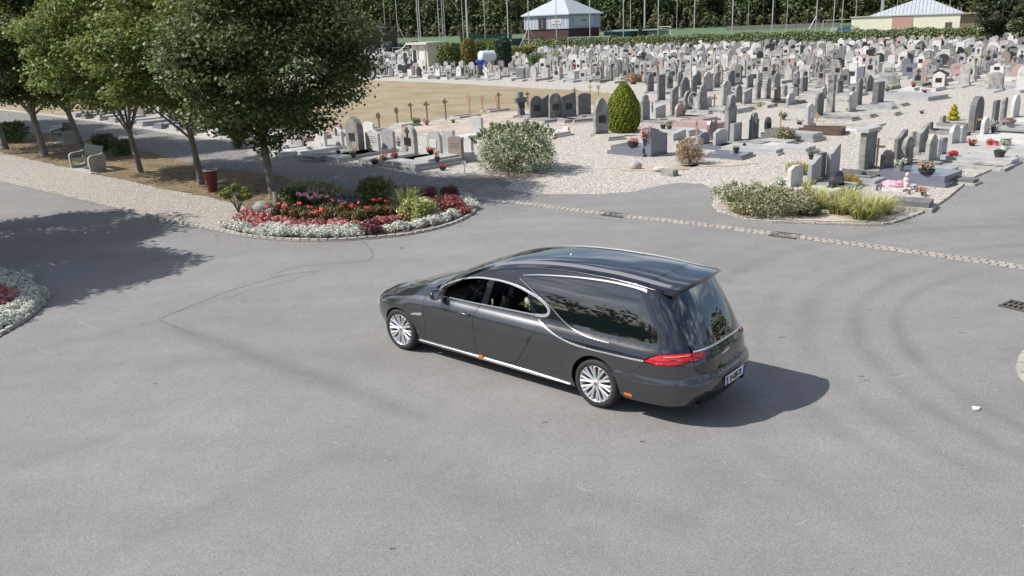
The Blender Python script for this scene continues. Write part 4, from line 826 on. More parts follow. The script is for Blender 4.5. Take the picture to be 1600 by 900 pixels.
LT2 = leafmat('gold_spray', [(.3, .28, .015), (.45, .42, .02), (.5, .45, .05)], .2, .6)
conifer(1489, 188, .22, .74, 1500, LT2, 'tiny golden conifer on the gravel left of a dark grave', 42, .085, prof=lambda t: max(0, 1 - t) ** .6 * (.95 + .28 * math.sin(t * 19)))
x, y = G(1117, 93); conifer(1117, 94, .3, 1.3, 900, LT2, 'small pointed golden conifer among the far graves', 43, .09)
# ------------------------------------------------------------------ big flower bed
bed = gp([(352, 352), (400, 370), (480, 375), (560, 373), (640, 364), (700, 350), (731, 337), (741, 325), (733, 310), (700, 296), (640, 290), (560, 298), (480, 312), (430, 322), (390, 334)])
sheet('flower_bed_soil', rough(smooth_line(bed, True, 4), .03, .3, 13), .030, M['soil'])
def interp(pts, t):
    n = len(pts) - 1; i = min(int(t * n), n - 1); f = t * n - i; return (pts[i][0] + (pts[i + 1][0] - pts[i][0]) * f, pts[i][1] + (pts[i + 1][1] - pts[i][1]) * f)
LS = leafmat('silver_leaf', [(.40, .43, .36), (.56, .58, .51), (.69, .70, .63), (.76, .76, .69)], .1, .8)
silver = [shrub_mesh('silver_foliage', .25, .25, .26, 520, .055, 50 + k, 9, .45, .02) for k in range(3)]
for q in silver: q.materials.append(LS)
LR = leafmat('pink_petal', [(.11, .12, .05), (.45, .09, .09), (.60, .20, .20), (.68, .36, .34)], .15, .5)
pinkm = [shrub_mesh('pink_flowers', .2, .2, .22, 300, .06, 60 + k, 7, .8, .03) for k in range(3)]
for q in pinkm: q.materials.append(LR)
def row_of(name, meshes, path, n, label, group, cat='bedding plant', jit=.05, sc=(.85, 1.2), z=.02):
    for i in range(n):
        p = interp(path, (i + .5) / n); x, y = G(*p); o = link(name, random.choice(meshes), None, None, (x + random.uniform(-jit, jit), y + random.uniform(-jit, jit), z), (0, 0, random.uniform(0, 6.28)))
        s_ = random.uniform(*sc); o.scale = (s_, s_, s_ * random.uniform(.85, 1.15)); tag(o, f'{label}, {ordn(i + 1)} from left', cat, group)
row_of('silver_plant', silver, [(350, 353), (375, 360), (405, 368), (440, 370), (500, 372), (563, 370)], 26, 'silvery edging plant, outer row along the kerb', 'silver plants edging the big flower bed')
row_of('silver_plant', silver, [(412, 361), (470, 365), (520, 366), (560, 364)], 14, 'silvery edging plant, inner row touching pink flowers', 'silver plants edging the big flower bed')
row_of('silver_plant', silver, [(600, 364), (640, 359), (680, 351), (715, 340)], 15, 'silvery white edging plant right of the dark red bush', 'silver plants edging the right of the flower bed')
row_of('silver_plant', silver, [(712, 318), (728, 318), (736, 326), (730, 332)], 9, 'silvery plant at the right tip of the flower bed', 'silver plants at the tip of the flower bed')
row_of('pink_begonia', pinkm, [(378, 346), (420, 358), (470, 362), (530, 361), (570, 358)], 26, 'pink flowering plant, row touching the silver edging', 'pink flowers in the big flower bed', sc=(.9, 1.3))
row_of('pink_begonia', pinkm, [(385, 338), (430, 350), (480, 356), (540, 354)], 20, 'pink flowering plant, inner row of the pink band', 'pink flowers in the big flower bed', sc=(.9, 1.3))
row_of('pink_begonia', pinkm, [(580, 352), (600, 350), (632, 345)], 9, 'pink flowering plant right of the dark red bush', 'pink flowers right of the dark red bush', sc=(.9, 1.2))
LRG = leafmat('geranium', [(.05, .075, .025), (.07, .1, .03), (.1, .13, .05), (.1, .12, .04), (.6, .03, .03)], .2, .5)
ger = []
for k in range(3):
    q = shrub_mesh('geranium_foliage', .22, .22, .3, 360, .055, 70 + k, 8, .8); q.materials.append(LRG); ger.append(q)
row_of('red_geranium', ger, [(432, 338), (470, 345), (520, 347), (560, 347), (600, 340), (620, 338)], 24, 'dark green geranium, front row of the bed', 'geraniums in the big flower bed', sc=(.9, 1.3))
row_of('red_geranium', ger, [(450, 334), (500, 338), (540, 338), (590, 334)], 14, 'dark green geranium, back row of the bed', 'geraniums in the big flower bed', sc=(.9, 1.3))
MRED = mat('petal_red', (.62, .03, .03), (.7, .08, .07), 30, .5); MPK = mat('petal_pink', (.72, .28, .38), (.78, .42, .5), 30, .5)
def heads(name, pts, hz, m, label, group, r=.045):
    for i, (px, py) in enumerate(pts):
        x, y = G(px, py + 6); g = empty(name, (x, y, .02), 0, f'{label}, {ordn(sorted(p[0] for p in pts).index(px) + 1)} from left', 'flower', group); mb = MB(); rr_ = random.Random(i)
        for k in range(7): mb.ico((rr_.uniform(-1, 1) * r, rr_.uniform(-1, 1) * r, hz + rr_.uniform(-.5, .6) * r), r * .55, 1, .25, rnd=rr_)
        mb.build('petals', m, g); MB().tube([(0, 0, 0), (0, 0, hz)], .006, 4).build('stem', LG, g)
heads('red_flower', [(448, 338), (470, 333), (486, 339), (505, 343), (538, 334), (552, 337), (562, 332), (585, 328), (594, 326), (497, 346), (437, 333), (522, 328), (576, 341), (420, 338), (606, 330)], .36, MRED, 'red geranium flower head standing above the leaves', 'red flower heads in the bed', .06)
heads('pink_flower', [(470, 322), (480, 321), (486, 326), (496, 322), (503, 325), (514, 316), (513, 325), (488, 318)], .42, MPK, 'pale pink flower head beside the blue green shrub', 'pale pink flower heads in the bed', .07)
LDR = leafmat('dark_red_leaf', [(.05, .012, .018), (.1, .025, .035), (.16, .05, .06), (.22, .07, .07)], .15, .5)
LCR = leafmat('coral_leaf', [(.12, .03, .03), (.28, .06, .07), (.38, .12, .12), (.3, .16, .1)], .2, .5)
shrub(580, 366, .36, .32, .4, 1500, .06, LDR, 'dark_red_plant', 'dark red leafy bush breaking the silver edging', 81, stems=False, cat='plant')
LVV = leafmat('gold_variegated', [(.1, .14, .03), (.3, .32, .1), (.5, .5, .2), (.62, .6, .3)], .2, .45)
shrub(655, 345, .62, .5, .62, 2600, .10, LVV, 'variegated_plant', 'yellow and green variegated bush in the flower bed', 82, lobes=12, asp=.4, cat='plant')
x, y = G(637, 334); g = empty('hosta', (x, y, .02), 0, 'upright pale striped leafy plant behind the variegated bush', 'plant'); link('leaves', blades_mesh('leaves', 70, .85, .55, .09, 4, .35), leafmat('striped_blade', [(.12, .17, .04), (.28, .32, .1), (.5, .5, .22)], .3), g)
shrub(590, 322, .85, .6, .9, 4200, .07, leafmat('olive_green', [(.05, .07, .02), (.1, .13, .035), (.17, .2, .06), (.26, .27, .1)], .2), 'green_shrub', 'large olive green shrub at the back of the flower bed', 83, lobes=14)
shrub(542, 332, .72, .45, .5, 2400, .055, leafmat('blue_green', [(.05, .065, .07), (.1, .12, .13), (.15, .17, .19)], .15), 'blue_green_shrub', 'low blue green shrub in the middle of the bed', 84)
shrub(505, 320, 1.1, .55, .68, 3000, .08, LH, 'green_shrub', 'leafy green shrub left of the olive one in the bed', 85, lobes=14)
shrub(462, 320, .7, .45, .55, 1700, .08, LG, 'green_shrub', 'leafy green shrub behind the geraniums near the rocks', 86)
x, y = G(490, 316); g = empty('tall_grass', (x, y, .02), 0, 'thin arching grass stems at the back of the bed', 'plant'); link('blades', blades_mesh('blades', 120, .95, .9, .02, 8, .3), LH, g)
shrub(700, 332, .62, .48, .5, 2600, .055, LCR, 'coral_plant', 'coral red feathery plant near the right tip of the bed', 87, stems=False, cat='plant')
shrub(722, 336, .35, .3, .3, 1100, .05, LCR, 'coral_plant', 'smaller coral plant next to the silver tip', 88, stems=False, cat='plant')
shrub(702, 309, .45, .35, .42, 1500, .06, LDR, 'dark_red_plant', 'dark red plant at the back right of the bed', 89, stems=False, cat='plant')
shrub(672, 312, .35, .3, .42, 1100, .06, leafmat('magenta_leaf', [(.12, .02, .05), (.3, .05, .12), (.1, .1, .04)], .2), 'magenta_plant', 'magenta flowering plant between hosta and red plants', 90, stems=False, cat='plant')
def rock(px, py, r, m, label, seed, sub=2, name='rock'):
    x, y = G(px, py); mb = MB(); rn = random.Random(seed); mb.ico((0, 0, r[2] * .55), r, sub, .11, rnd=rn); o = mb.build(name, m, None, (x, y, 0), smooth=True); tag(o, label, 'rock'); return o
rock(411, 334, (.34, .25, .24), M['weath'], 'grey boulder at the left end of the flower bed', 1)
rock(425, 338, (.2, .16, .16), M['weath'], 'smaller grey stone right of the boulder in the bed', 2)
x, y = G(434, 333); mb = MB(); mb.tube([(0, 0, 0), (.02, 0, .3), (-.06, .02, .62)], [.13, .1, .06], 9); mb.tube([(0, 0, .05), (.16, -.05, .3), (.1, -.1, .5)], [.05, .04, .02], 6); o = mb.build('driftwood', M['bark'], None, (x, y, 0), smooth=True); tag(o, 'twisted wooden stump by the boulder in the bed', 'stump')
x, y = G(373, 333); g = empty('small_bush', (x, y, 0), 0, 'young bush on bare stems beside the red bin', 'shrub'); mb = MB(); rr_ = random.Random(4); cs = []
for i in range(7):
    a = i * .9; e_ = Vector((math.cos(a) * .32, math.sin(a) * .3, .5 + .12 * (i % 3))); mb.tube([(0, 0, 0), (e_.x * .3, e_.y * .3, .25), e_], [.02, .014, .006], 5); cs.append((e_.x, e_.y, e_.z, .16, .16, .11))
mb.build('stems', M['bark'], g); P_, Q_ = clump_pts(cs, 190, 5, .3); link('foliage', leaf_mesh('foliage', P_, Q_ * .4 + np.array([0, 0, .8]), .07, .7, seed=3), leafmat('fresh_leaf', [(.08, .12, .03), (.16, .2, .05), (.3, .32, .09)], .3), g)
# shrubs in the shade behind the bench
shrub(165, 238, .9, .7, .9, 2600, .09, LG, 'dark_shrub', 'dark shrub with red berries behind the bench', 91)
shrub(195, 243, .7, .6, .75, 2000, .09, LG, 'dark_shrub', 'dark shrub right of the bench in tree shade', 92)
shrub(25, 222, 1.5, .9, 1.1, 3600, .1, LG, 'dark_shrub', 'dark shrub at the left edge under the trees', 93)
shrub(375, 232, .45, .4, .8, 1500, .08, LG, 'dark_shrub', 'small shrub behind forked trunk by the graves', 94)
o = rock(150, 236, (.06, .06, .05), MRED, 'cluster of red berries on the shrub behind the bench', 3, 1, 'berries'); o.location.z = .75; o['category'] = 'berries'
# left flower bed corner
sheet('flower_bed_soil', lk[1:-1] + gp([(-60, 520)]), .028, M['soil'])
row_of('silver_plant', silver, [(-5, 432), (20, 438), (42, 450), (58, 464), (52, 480), (36, 495), (14, 508), (-6, 518)], 20, 'silvery plant, outer ring of the left bed', 'silver plants edging the left bed')
row_of('silver_plant', silver, [(-5, 444), (20, 450), (40, 463), (34, 480), (12, 495), (-5, 504)], 13, 'silvery plant, inner ring of the left bed', 'silver plants edging the left bed')
row_of('pink_begonia', pinkm, [(-10, 458), (6, 462), (20, 470), (8, 482), (-10, 488)], 9, 'red flowering plant in the bed at the left edge', 'red flowers in the left bed')
# daylilies and grasses at the corner of the right block
LDY = leafmat('daylily_blade', [(.13, .17, .04), (.30, .32, .09), (.48, .46, .18), (.62, .56, .32)], .3, .5)
for i, (px, py, h, sp, n, lb) in enumerate([(1277, 326, .62, .7, 230, 'green arching daylily clump behind the dark leafy plant'), (1312, 334, .62, .75, 260, 'yellow green daylily clump in middle of the corner bed'), (1350, 342, .62, .85, 330, 'largest daylily clump spilling towards the asphalt'), (1328, 322, .55, .6, 180, 'daylily clump in front of the polished dark stone'), (1380, 334, .5, .6, 180, 'daylily clump beside the low dark slab'), (1260, 305, .55, .3, 60, 'upright green blades by the grey wave headstone')]):
    x, y = G(px, py); g = empty('daylily', (x, y, 0), i, lb, 'plant', 'daylily clumps at the corner'); link('leaves', blades_mesh('leaves', n, h, sp, .028, 30 + i, .75), LDY, g)
sheet('corner_mulch', rough(gp([(1118, 322), (1150, 339), (1200, 343), (1300, 347), (1368, 348), (1398, 343), (1400, 325), (1330, 305), (1240, 300), (1160, 302)]), .05, .2, 6), .014, MDD)
shrub(1424, 320, .3, .2, .16, 500, .05, LY, 'low_weed', 'dry low weed by the dark slab at the kerb', 95, stems=False, cat='plant')
# stones on the open gravel
rock(993, 264, (.22, .16, .17), M['concrete'], 'pale rough rock on the bare patch of gravel', 5)
x, y = G(1046, 274); mb = MB(); mb.box((0, 0, .1), (.52, .3, .2), ANG_A, taper=.9); o = mb.build('stone_block', M['weath'], None, (x, y, 0)); tag(o, 'squared grey stone block lying on the gravel', 'stone')
x, y = G(1030, 268); mb = MB(); mb.ico((0, 0, .08), (.2, .15, .1), 2, .2); o = mb.build('rock', M['white'], None, (x, y, 0)); tag(o, 'whitish rock behind the squared stone block', 'rock')
# ------------------------------------------------------------------ pots and flowers on graves
bpy.context.view_layer.update(); DG = bpy.context.evaluated_depsgraph_get()
def land(px, py, z):
    a = Vector((0, 0, H)); t = Vector((*G(px, py, 0), 0)); d = (t - a).normalized(); ok, p, n, *_ = SC.ray_cast(DG, a, d, distance=300)
    if not ok: return (*G(px, py, z), z)
    q = p + Vector((d.x, d.y, 0)).normalized() * .12
    ok, p2, n2, *_ = SC.ray_cast(DG, Vector((q.x, q.y, min(p.z + .3, .75))), Vector((0, 0, -1)))
    return (q.x, q.y, max(p2.z, 0) if ok and n2.z > .5 else z)
def pot(px, py, z, r, h, kind, fm, n, fr, fh, label, seed, bowl=False, leafm=None, cat='flower pot'):
    x, y, z = land(px, py, z); g = empty('flower_pot', (x, y, z), seed, label, cat, 'potted flowers on the graves')
    if r > 0:
        pr = [(.001, 0), (r * .55, 0), (r * (.95 if bowl else .8), h * .6), (r, h), (r * .88, h), (r * .8, h * .8), (.001, h * .8)]
        MB().lathe(pr, 14).build('pot', kind, g, smooth=False)
    P_, Q_ = clump_pts([(math.cos(k * 1.3) * fr * .5, math.sin(k * 1.3) * fr * .5, h + fh * (.35 + .25 * (k % 3) / 2), fr * .5, fr * .5, fh * .35) for k in range(6)], max(6, n // 6), seed, .3)
    link('flowers', leaf_mesh('flowers', P_, Q_ * .6 + np.array([0, 0, .5]), max(.03, fr * .24), .8, seed=seed), fm, g)
    P_, Q_ = clump_pts([(0, 0, h + fh * .25, fr * .7, fr * .7, fh * .35)], n // 2, seed + 1, .2); link('leaves', leaf_mesh('leaves', P_, Q_, max(.03, fr * .28), .6, seed=seed + 1), leafm or LG, g); return g
FRW = leafmat('petals_white', [(.6, .6, .56), (.72, .72, .68), (.2, .25, .12)], .2); FRP = leafmat('petals_pink', [(.6, .2, .25), (.7, .4, .42), (.3, .2, .1)], .2)
FRR = leafmat('petals_red', [(.5, .02, .03), (.62, .06, .06), (.12, .1, .04)], .15); FRO = leafmat('petals_orange', [(.6, .22, .05), (.65, .4, .1), (.5, .1, .1)], .2); FRD = leafmat('dried', [(.3, .16, .12), (.4, .25, .2), (.2, .2, .1)], .1)
PM, PG_ = M['pot'], M['pot_g']
for i, a in enumerate([(989, 231, .3, .22, .2, PM, FRP, 160, .26, .18, 'dark bowl of pink flowers at left of blue black grave', True), (1010, 234, .3, .16, .34, PM, FRP, 300, .34, .62, 'tall dark pot of pink oleander on blue black grave', False),
    (505, 229, .1, .1, .12, PG_, FRW, 90, .15, .2, 'white flowers by the leftmost headstones', False), (484, 234, .1, .12, .12, PG_, FRW, 90, .2, .16, 'grey green plant bowl at left row end', True), (529, 240, .1, .09, .2, PM, FRP, 80, .13, .16, 'small pot with pinkish flowers near lettered stone', False),
    (553, 250, .1, .13, .15, PM, FRD, 110, .2, .2, 'dark pot of dusky foliage at the toe of a slab', False), (579, 240, .15, .1, .2, PM, LG, 70, .14, .18, 'little green plant in pot before grey stone', False), (599, 248, .12, .16, .14, PM, FRO, 130, .2, .18, 'bowl of orange and red flowers, left of two', True),
    (616, 245, .12, .15, .14, PM, FRR, 130, .2, .18, 'bowl of dark red flowers, right of two', True), (623, 229, .2, .12, .22, PG_, FRP, 110, .16, .3, 'tall bunch of pink and white flowers by crossed stone', False), (638, 238, .25, .14, .16, PG_, FRW, 110, .18, .16, 'round pot of white flowers on pale tomb', True),
    (675, 240, .2, .2, .14, PM, FRR, 130, .26, .16, 'wide dark bowl of red flowers on dark tomb', True), (684, 262, .2, .11, .2, PM, FRO, 130, .16, .3, 'orange and yellow bouquet at toe of right tomb', False), (692, 267, .15, .13, .12, PM, FRR, 110, .18, .14, 'round red arrangement on front corner of right tomb', True), (586, 258, .08, .14, .12, PM, FRR, 110, .18, .14, 'dark red bowl at the path side of the row', True), (671, 225, .15, .08, .25, PG_, FRW, 60, .1, .3, 'white orchid stems beside rounded pale stone', False),
    (1019, 176, .1, .05, .4, PM, FRP, 90, .13, .3, 'pink flowers hanging on pale slanted stone', False), (1067, 178, .2, .12, .1, PG_, FRP, 150, .24, .22, 'pink and white bouquet beside openwork oval', False), (1046, 203, .26, .12, .12, PM, FRD, 90, .2, .2, 'dried brownish flowers on light slab', True), (1036, 204, .26, .15, .15, PM, FRD, 60, .16, .1, 'dark pot with bare twigs', False),
    (1150, 240, .16, .13, .18, PM, FRD, 90, .15, .1, 'dark square looking pot on the polished slab', False), (1163, 228, .1, .08, .16, PM, LG, 20, .04, .05, 'round black urn before pale book stone', False), (1441, 307, .0, .06, .1, PM, FRR, 120, .15, .2, 'scarlet flowers standing on the white gravel at kerb', False),
    (1447, 275, .3, .24, .16, PM, FRD, 170, .3, .26, 'wide dark bowl of rusty flowers on black tomb', True), (1406, 268, .25, .12, .24, PG_, FRW, 140, .22, .26, 'grey vase of white flowers behind black tomb', False), (1489, 245, .2, .17, .12, FRR and mat('basket_red', (.5, .03, .03), None, rough=.5), FRR, 60, .15, .06, 'red basket on the pale slab', True),
    (1518, 230, .22, .12, .1, PM, FRR, 140, .22, .18, 'red and white bouquet by tall dark stone', False), (1546, 227, .22, .13, .14, mat('pot_red', (.55, .03, .04), None, rough=.5), FRR, 80, .15, .12, 'bright red pot in the middle of pale slab', False), (1556, 228, .22, .11, .12, mat('pot_pink', (.7, .15, .2), None, rough=.5), FRR, 80, .13, .1, 'pinkish red pot next to bright red one', False),
    (1569, 227, .22, .15, .12, mat('pot_lime', (.25, .5, .08), None, rough=.5), LG, 110, .17, .16, 'green pot with green plant on pale slab', False), (1574, 228, .22, .13, .16, PM, LG, 90, .15, .14, 'dark pot with plant at slab end', False), (1561, 246, .1, .19, .3, PM, LG, 50, .16, .08, 'square black vase at the road edge', False), (1568, 243, .15, .13, .2, mat('pot_white', (.7, .7, .68), None, rough=.5), FRW, 110, .2, .2, 'white pot of white flowers by road edge', False),
    (1488, 250, .1, .1, .08, PM, FRW, 110, .2, .12, 'grey white silk flowers on the granite frame', False), (1551, 208, .2, .1, .24, PM, FRW, 110, .18, .34, 'dark vase with tall white flowers before white stone', False), (1576, 200, .2, .26, .2, PG_, FRP, 110, .24, .12, 'grey round planter bowl of pinkish flowers', True), (1267, 250, .1, .1, .16, PM, LG, 120, .15, .34, 'dark pot with slender plant behind grey wave', False), (1280, 240, .2, .1, .2, PM, LG, 100, .13, .3, 'second slender plant behind grey wave', False),
    (1222, 290, .0, .0, .0, PM, FRW, 160, .3, .25, 'white flowering plant left of clipped white stone', False), (1386, 145, .2, .14, .12, PM, FRW, 160, .3, .35, 'white flowers on the wide family slab', False), (1427, 140, .22, .14, .12, PM, FRR, 130, .24, .28, 'red lilies on the wide family slab', False), (1445, 145, .2, .14, .1, PM, FRP, 130, .3, .16, 'pink flowers at right end of family slab', False), (1240, 153, .0, .16, .12, PG_, FRW, 110, .26, .2, 'white flowers at foot of statue like stone', True),
    (1187, 165, .0, .0, .0, PM, LY, 160, .3, .4, 'yellow flowering plant in the mid field', False), (1212, 165, .0, .1, .1, PM, FRR, 110, .2, .14, 'red flowers on bare earth in the mid field', False), (1160, 160, .05, .1, .1, PM, FRD, 90, .2, .16, 'dried wreath behind tall central stone', False), (898, 108, .1, .1, .1, PM, FRR, 260, .5, .4, 'bright red flowers among far graves', False), (650, 193, .1, .0, .0, PM, LG, 180, .3, .4, 'round dark green wreath beside tall crosses', False), (667, 196, .1, .1, .1, PM, FRP, 120, .25, .3, 'pale pink wreath on fresh grave', False), (708, 192, .0, .1, .1, PM, FRW, 120, .28, .16, 'white flowers at foot of lone cross', False), (1440, 178, .0, .1, .1, PM, FRP, 60, .2, .1, 'pinkish flowers beside small broken stones', False), (1249, 195, .3, .15, .1, PM, FRW, 110, .24, .24, 'flowers on top of rust brown planter', False), (1224, 188, .0, .1, .1, PG_, LG, 150, .28, .3, 'silk flowers lying behind pale gabled stone', False)]):
    px_, py_, z_, r_, h_, pm_, fm_, n_, fr_, fh_, lb_, bo_ = a; pot(px_, py_, z_, r_, h_, pm_, fm_, n_, fr_, fh_, lb_, 200 + i, bo_)
# pink wrapped bundle and soft toy on the white bed
x, y = G(1392, 295); mb = MB(); mb.ico((0, 0, .12), (.3, .2, .13), 3, .12); mb.ico((.2, .1, .16), (.16, .14, .1), 2, .15); o = mb.build('pink_bundle', mat('pink_wrap', (.58, .22, .33), (.70, .42, .5), 9, .35), None, (x, y, 0), (0, 0, ANG_A)); tag(o, 'crumpled pink wrapped bundle on the white bed before black tomb', 'bundle')
x, y = G(1415, 296); g = empty('soft_toy', (x, y, 0), ANG_A, 'pale pink soft toy sitting beside the pink bundle', 'soft toy'); MT_ = mat('plush', (.75, .5, .52), (.8, .65, .64), 20, .9)
mb = MB(); mb.ico((0, 0, .12), (.11, .1, .13), 2, .03); mb.build('body', MT_, g, smooth=True); mb = MB(); mb.ico((0, 0, .29), .085, 2, .02); mb.build('head', MT_, g, smooth=True)
for s_ in (-1, 1):
    mb = MB(); mb.tube([(0, s_ * .035, .35), (0, s_ * .05, .43), (0, s_ * .06, .49)], [.025, .028, .012], 7); mb.build('ear', MT_, g, smooth=True); mb = MB(); mb.tube([(.05, s_ * .06, .06), (.14, s_ * .08, .04), (.19, s_ * .08, .05)], [.045, .04, .03], 7); mb.build('leg', MT_, g, smooth=True); mb = MB(); mb.tube([(.02, s_ * .09, .2), (.07, s_ * .13, .13)], [.035, .03], 7); mb.build('arm', MT_, g, smooth=True)
for i, (px, py, h) in enumerate([(1432, 300, .18), (1445, 308, .2), (1376, 296, .22), (1420, 303, .14), (1370, 298, .16)]):
    x, y = G(px, py); o = MB().lathe([(.001, 0), (.04, 0), (.035, h * .7), (.02, h * .85), (.001, h)], 10).build('grave_lantern', M['dark'], None, (x, y, .0)); tag(o, ['small dark lantern behind the red flowers', 'small dark lantern left of scarlet flowers', 'dark angel like figurine left of pink bundle', 'tiny dark candle holder below the soft toy', 'second figurine at far left of the white bed'][i], 'lantern')
# marker sign by the left row
x, y = G(726, 271); g = empty('plot_marker', (x, y, 0), ANG_A - PI / 2 + .3, 'small white numbered plot sign on a thin stake', 'sign'); MB().box((0, 0, .16), (.02, .02, .32)).build('stake', M['metal'], g); MB().box((.012, 0, .36), (.012, .18, .13)).build('plate', M['plaque_w'], g)
def textobj(s, size, m, parent, loc, rot, ext=.002, name='lettering', sx=1., bold=0.):
    c_ = bpy.data.curves.new(name, 'FONT'); c_.body = s; c_.size = size; c_.align_x = 'CENTER'; c_.align_y = 'CENTER'; c_.extrude = ext; c_.offset = bold; o = bpy.data.objects.new(name, c_)
    COL.objects.link(o); dg = bpy.context.evaluated_depsgraph_get(); me = bpy.data.meshes.new_from_object(o.evaluated_get(dg)); bpy.data.objects.remove(o); me.name = name; me.materials.clear(); me.materials.append(m)
    q = link(name, me, None, parent, loc, rot); q.scale = (sx, 1, 1); return q
# ------------------------------------------------------------------ bench, bin, drains
def bench(px0, py0, px1, py1, label, dark=False):
    a, b = Vector(G(px0, py0)), Vector(G(px1, py1)); d = (b - a); L_ = 1.95; d.normalize(); m_ = (a + b) / 2; ang = math.atan2(d.y, d.x); g = empty('park_bench', (m_.x, m_.y, 0), ang, label, 'bench')   # local x along the bench, -y front
    o = MB().box((0, .05, .03), (2.4, .95, .06)).build('base_slab', M['concrete'], g)
    for s_ in (-1, 1):
        outer = smooth_line([(-.32, 0), (-.34, .34), (-.32, .54), (-.2, .62), (.1, .64), (.27, .68), (.33, .58), (.31, .3), (.3, 0)], False, 4); inner = smooth_line([(-.22, .14), (-.23, .34), (-.21, .47), (-.12, .52), (.1, .53), (.19, .51), (.21, .38), (.2, .14)], True, 3)
        vs, es, fs, *_ = geometry.delaunay_2d_cdt([Vector(p) for p in outer + inner], [], [list(range(len(outer))), list(range(len(outer), len(outer) + len(inner)))], 0, 1e-5)
        def inside(p, poly):
            c_ = False; j = len(poly) - 1
            for i in range(len(poly)):
                if (poly[i][1] > p[1]) != (poly[j][1] > p[1]) and p[0] < (poly[j][0] - poly[i][0]) * (p[1] - poly[i][1]) / (poly[j][1] - poly[i][1]) + poly[i][0]: c_ = not c_
                j = i
            return c_
        F_ = []
        for f in fs:
            c_ = sum((vs[i] for i in f), Vector((0, 0))) / len(f)
            if inside(c_, outer) and (s_ > 0 or not inside(c_, inner)): F_.append(tuple(f))
        bm = bmesh.new(); bv = [bm.verts.new((s_ * .92 - .05, p.x, p.y + .06)) for p in vs]; bm.verts.ensure_lookup_table()
        for f in F_: bm.faces.new([bv[i] for i in f])
        bm.normal_update(); r_ = bmesh.ops.extrude_face_region(bm, geom=bm.faces[:]); bmesh.ops.translate(bm, verts=[v for v in r_['geom'] if isinstance(v, bmesh.types.BMVert)], vec=(.10, 0, 0)); bmesh.ops.recalc_face_normals(bm, faces=bm.faces)
        me = bpy.data.meshes.new('side_panel'); bm.to_mesh(me); bm.free(); link('side_panel', me, M['concrete'], g)
    ml = M['slat'] ; 
    for i in range(4): MB().box((0, -.27 + i * .125, .46), (1.76, .10, .04)).build('slat', ml, g)
    for i in range(4): MB().box((0, .24 + i * .035, .58 + i * .115), (1.76, .035, .10)).build('back_slat', ml, g, rot=None)
    return g
M['slat'] = mat('slat_dark', (.02, .03, .03), (.05, .06, .058), 20, .75)
bench(117, 262, 163, 271, 'concrete sided bench with dark slats on the gravel path edge')
bench(82, 220, 122, 228, 'second concrete bench with dark slats in shade further back')
x, y = G(333, 301); g = empty('litter_bin', (x, y, 0), .3, 'dark red slatted litter bin with grey rim beside the tree', 'bin'); MRB = mat('bin_red', (.15, .025, .02), (.23, .045, .035), 8, .6)
for k in range(18):
    a = k / 18 * 2 * PI; mb = MB(); r1, r2 = .15, .225
    mb.tube([(math.cos(a) * r1, math.sin(a) * r1, .06), (math.cos(a) * r2, math.sin(a) * r2, .76)], .001, 4); mb = MB(); b_ = []
    for rr_, zz in ((r1, .06), (r2, .76)):
        for da, dr in ((-.115, 0), (.115, 0), (.115, -.022), (-.115, -.022)): b_.append(((rr_ + dr) * math.cos(a + da), (rr_ + dr) * math.sin(a + da), zz))
    mb.v = b_; mb.f = [(0, 3, 2, 1), (4, 5, 6, 7), (0, 1, 5, 4), (1, 2, 6, 5), (2, 3, 7, 6), (3, 0, 4, 7)]; mb.m = [0] * 6; mb.build('slat', MRB, g)
MB().lathe([(.2, .74), (.245, .74), (.245, .785), (.17, .80), (.165, .77), (.2, .74)], 24).build('rim', M['metal'], g); MB().lathe([(.001, .05), (.12, .05), (.16, .72), (.15, .72), (.11, .07), (.001, .07)], 16).build('liner', M['iron'], g); MB().lathe([(.05, 0), (.05, .06), (.001, .06)], 8).build('foot', M['iron'], g)
def drain(px, py, w, d, ang, label, n=6, rows=1):
    x, y = G(px, py); g = empty('drain_grate', (x, y, .006), ang, label, 'drain'); mb = MB()
    for s_ in (-1, 1): mb.box((0, s_ * d / 2, .018), (w + .04, .04, .03)); mb.box((s_ * w / 2, 0, .0165), (.04, d, .027))
    if rows == 2: mb.box((0, 0, .0165), (w, .04, .025))
    mb.build('frame', M['iron'], g); MB().box((0, 0, .006), (w - .03, d - .03, .006)).build('pit_shade', mat('pit_shade_black', (.004, .004, .004), None, rough=1), g)  # black plate under the bars paints in the darkness of the drain
    for k in range(n): MB().box((-w / 2 + w * (k + 1) / (n + 1), 0, .0175), (w / (n + 1) * .45, d - .03, .022)).build('bar', M['iron'], g)
    return g
ga = math.atan2(G(1228, 369)[1] - G(1080, 350)[1], G(1228, 369)[0] - G(1080, 350)[0])
drain(961, 337, .62, .36, ga, 'cast iron drain grate in the sett gutter, left one', 6); drain(1227, 369, .6, .38, ga, 'cast iron drain grate in the sett gutter, middle one', 6); drain(1596, 481, .52, .42, ga - .25, 'double row drain grate in the asphalt at the right edge', 5, 2)
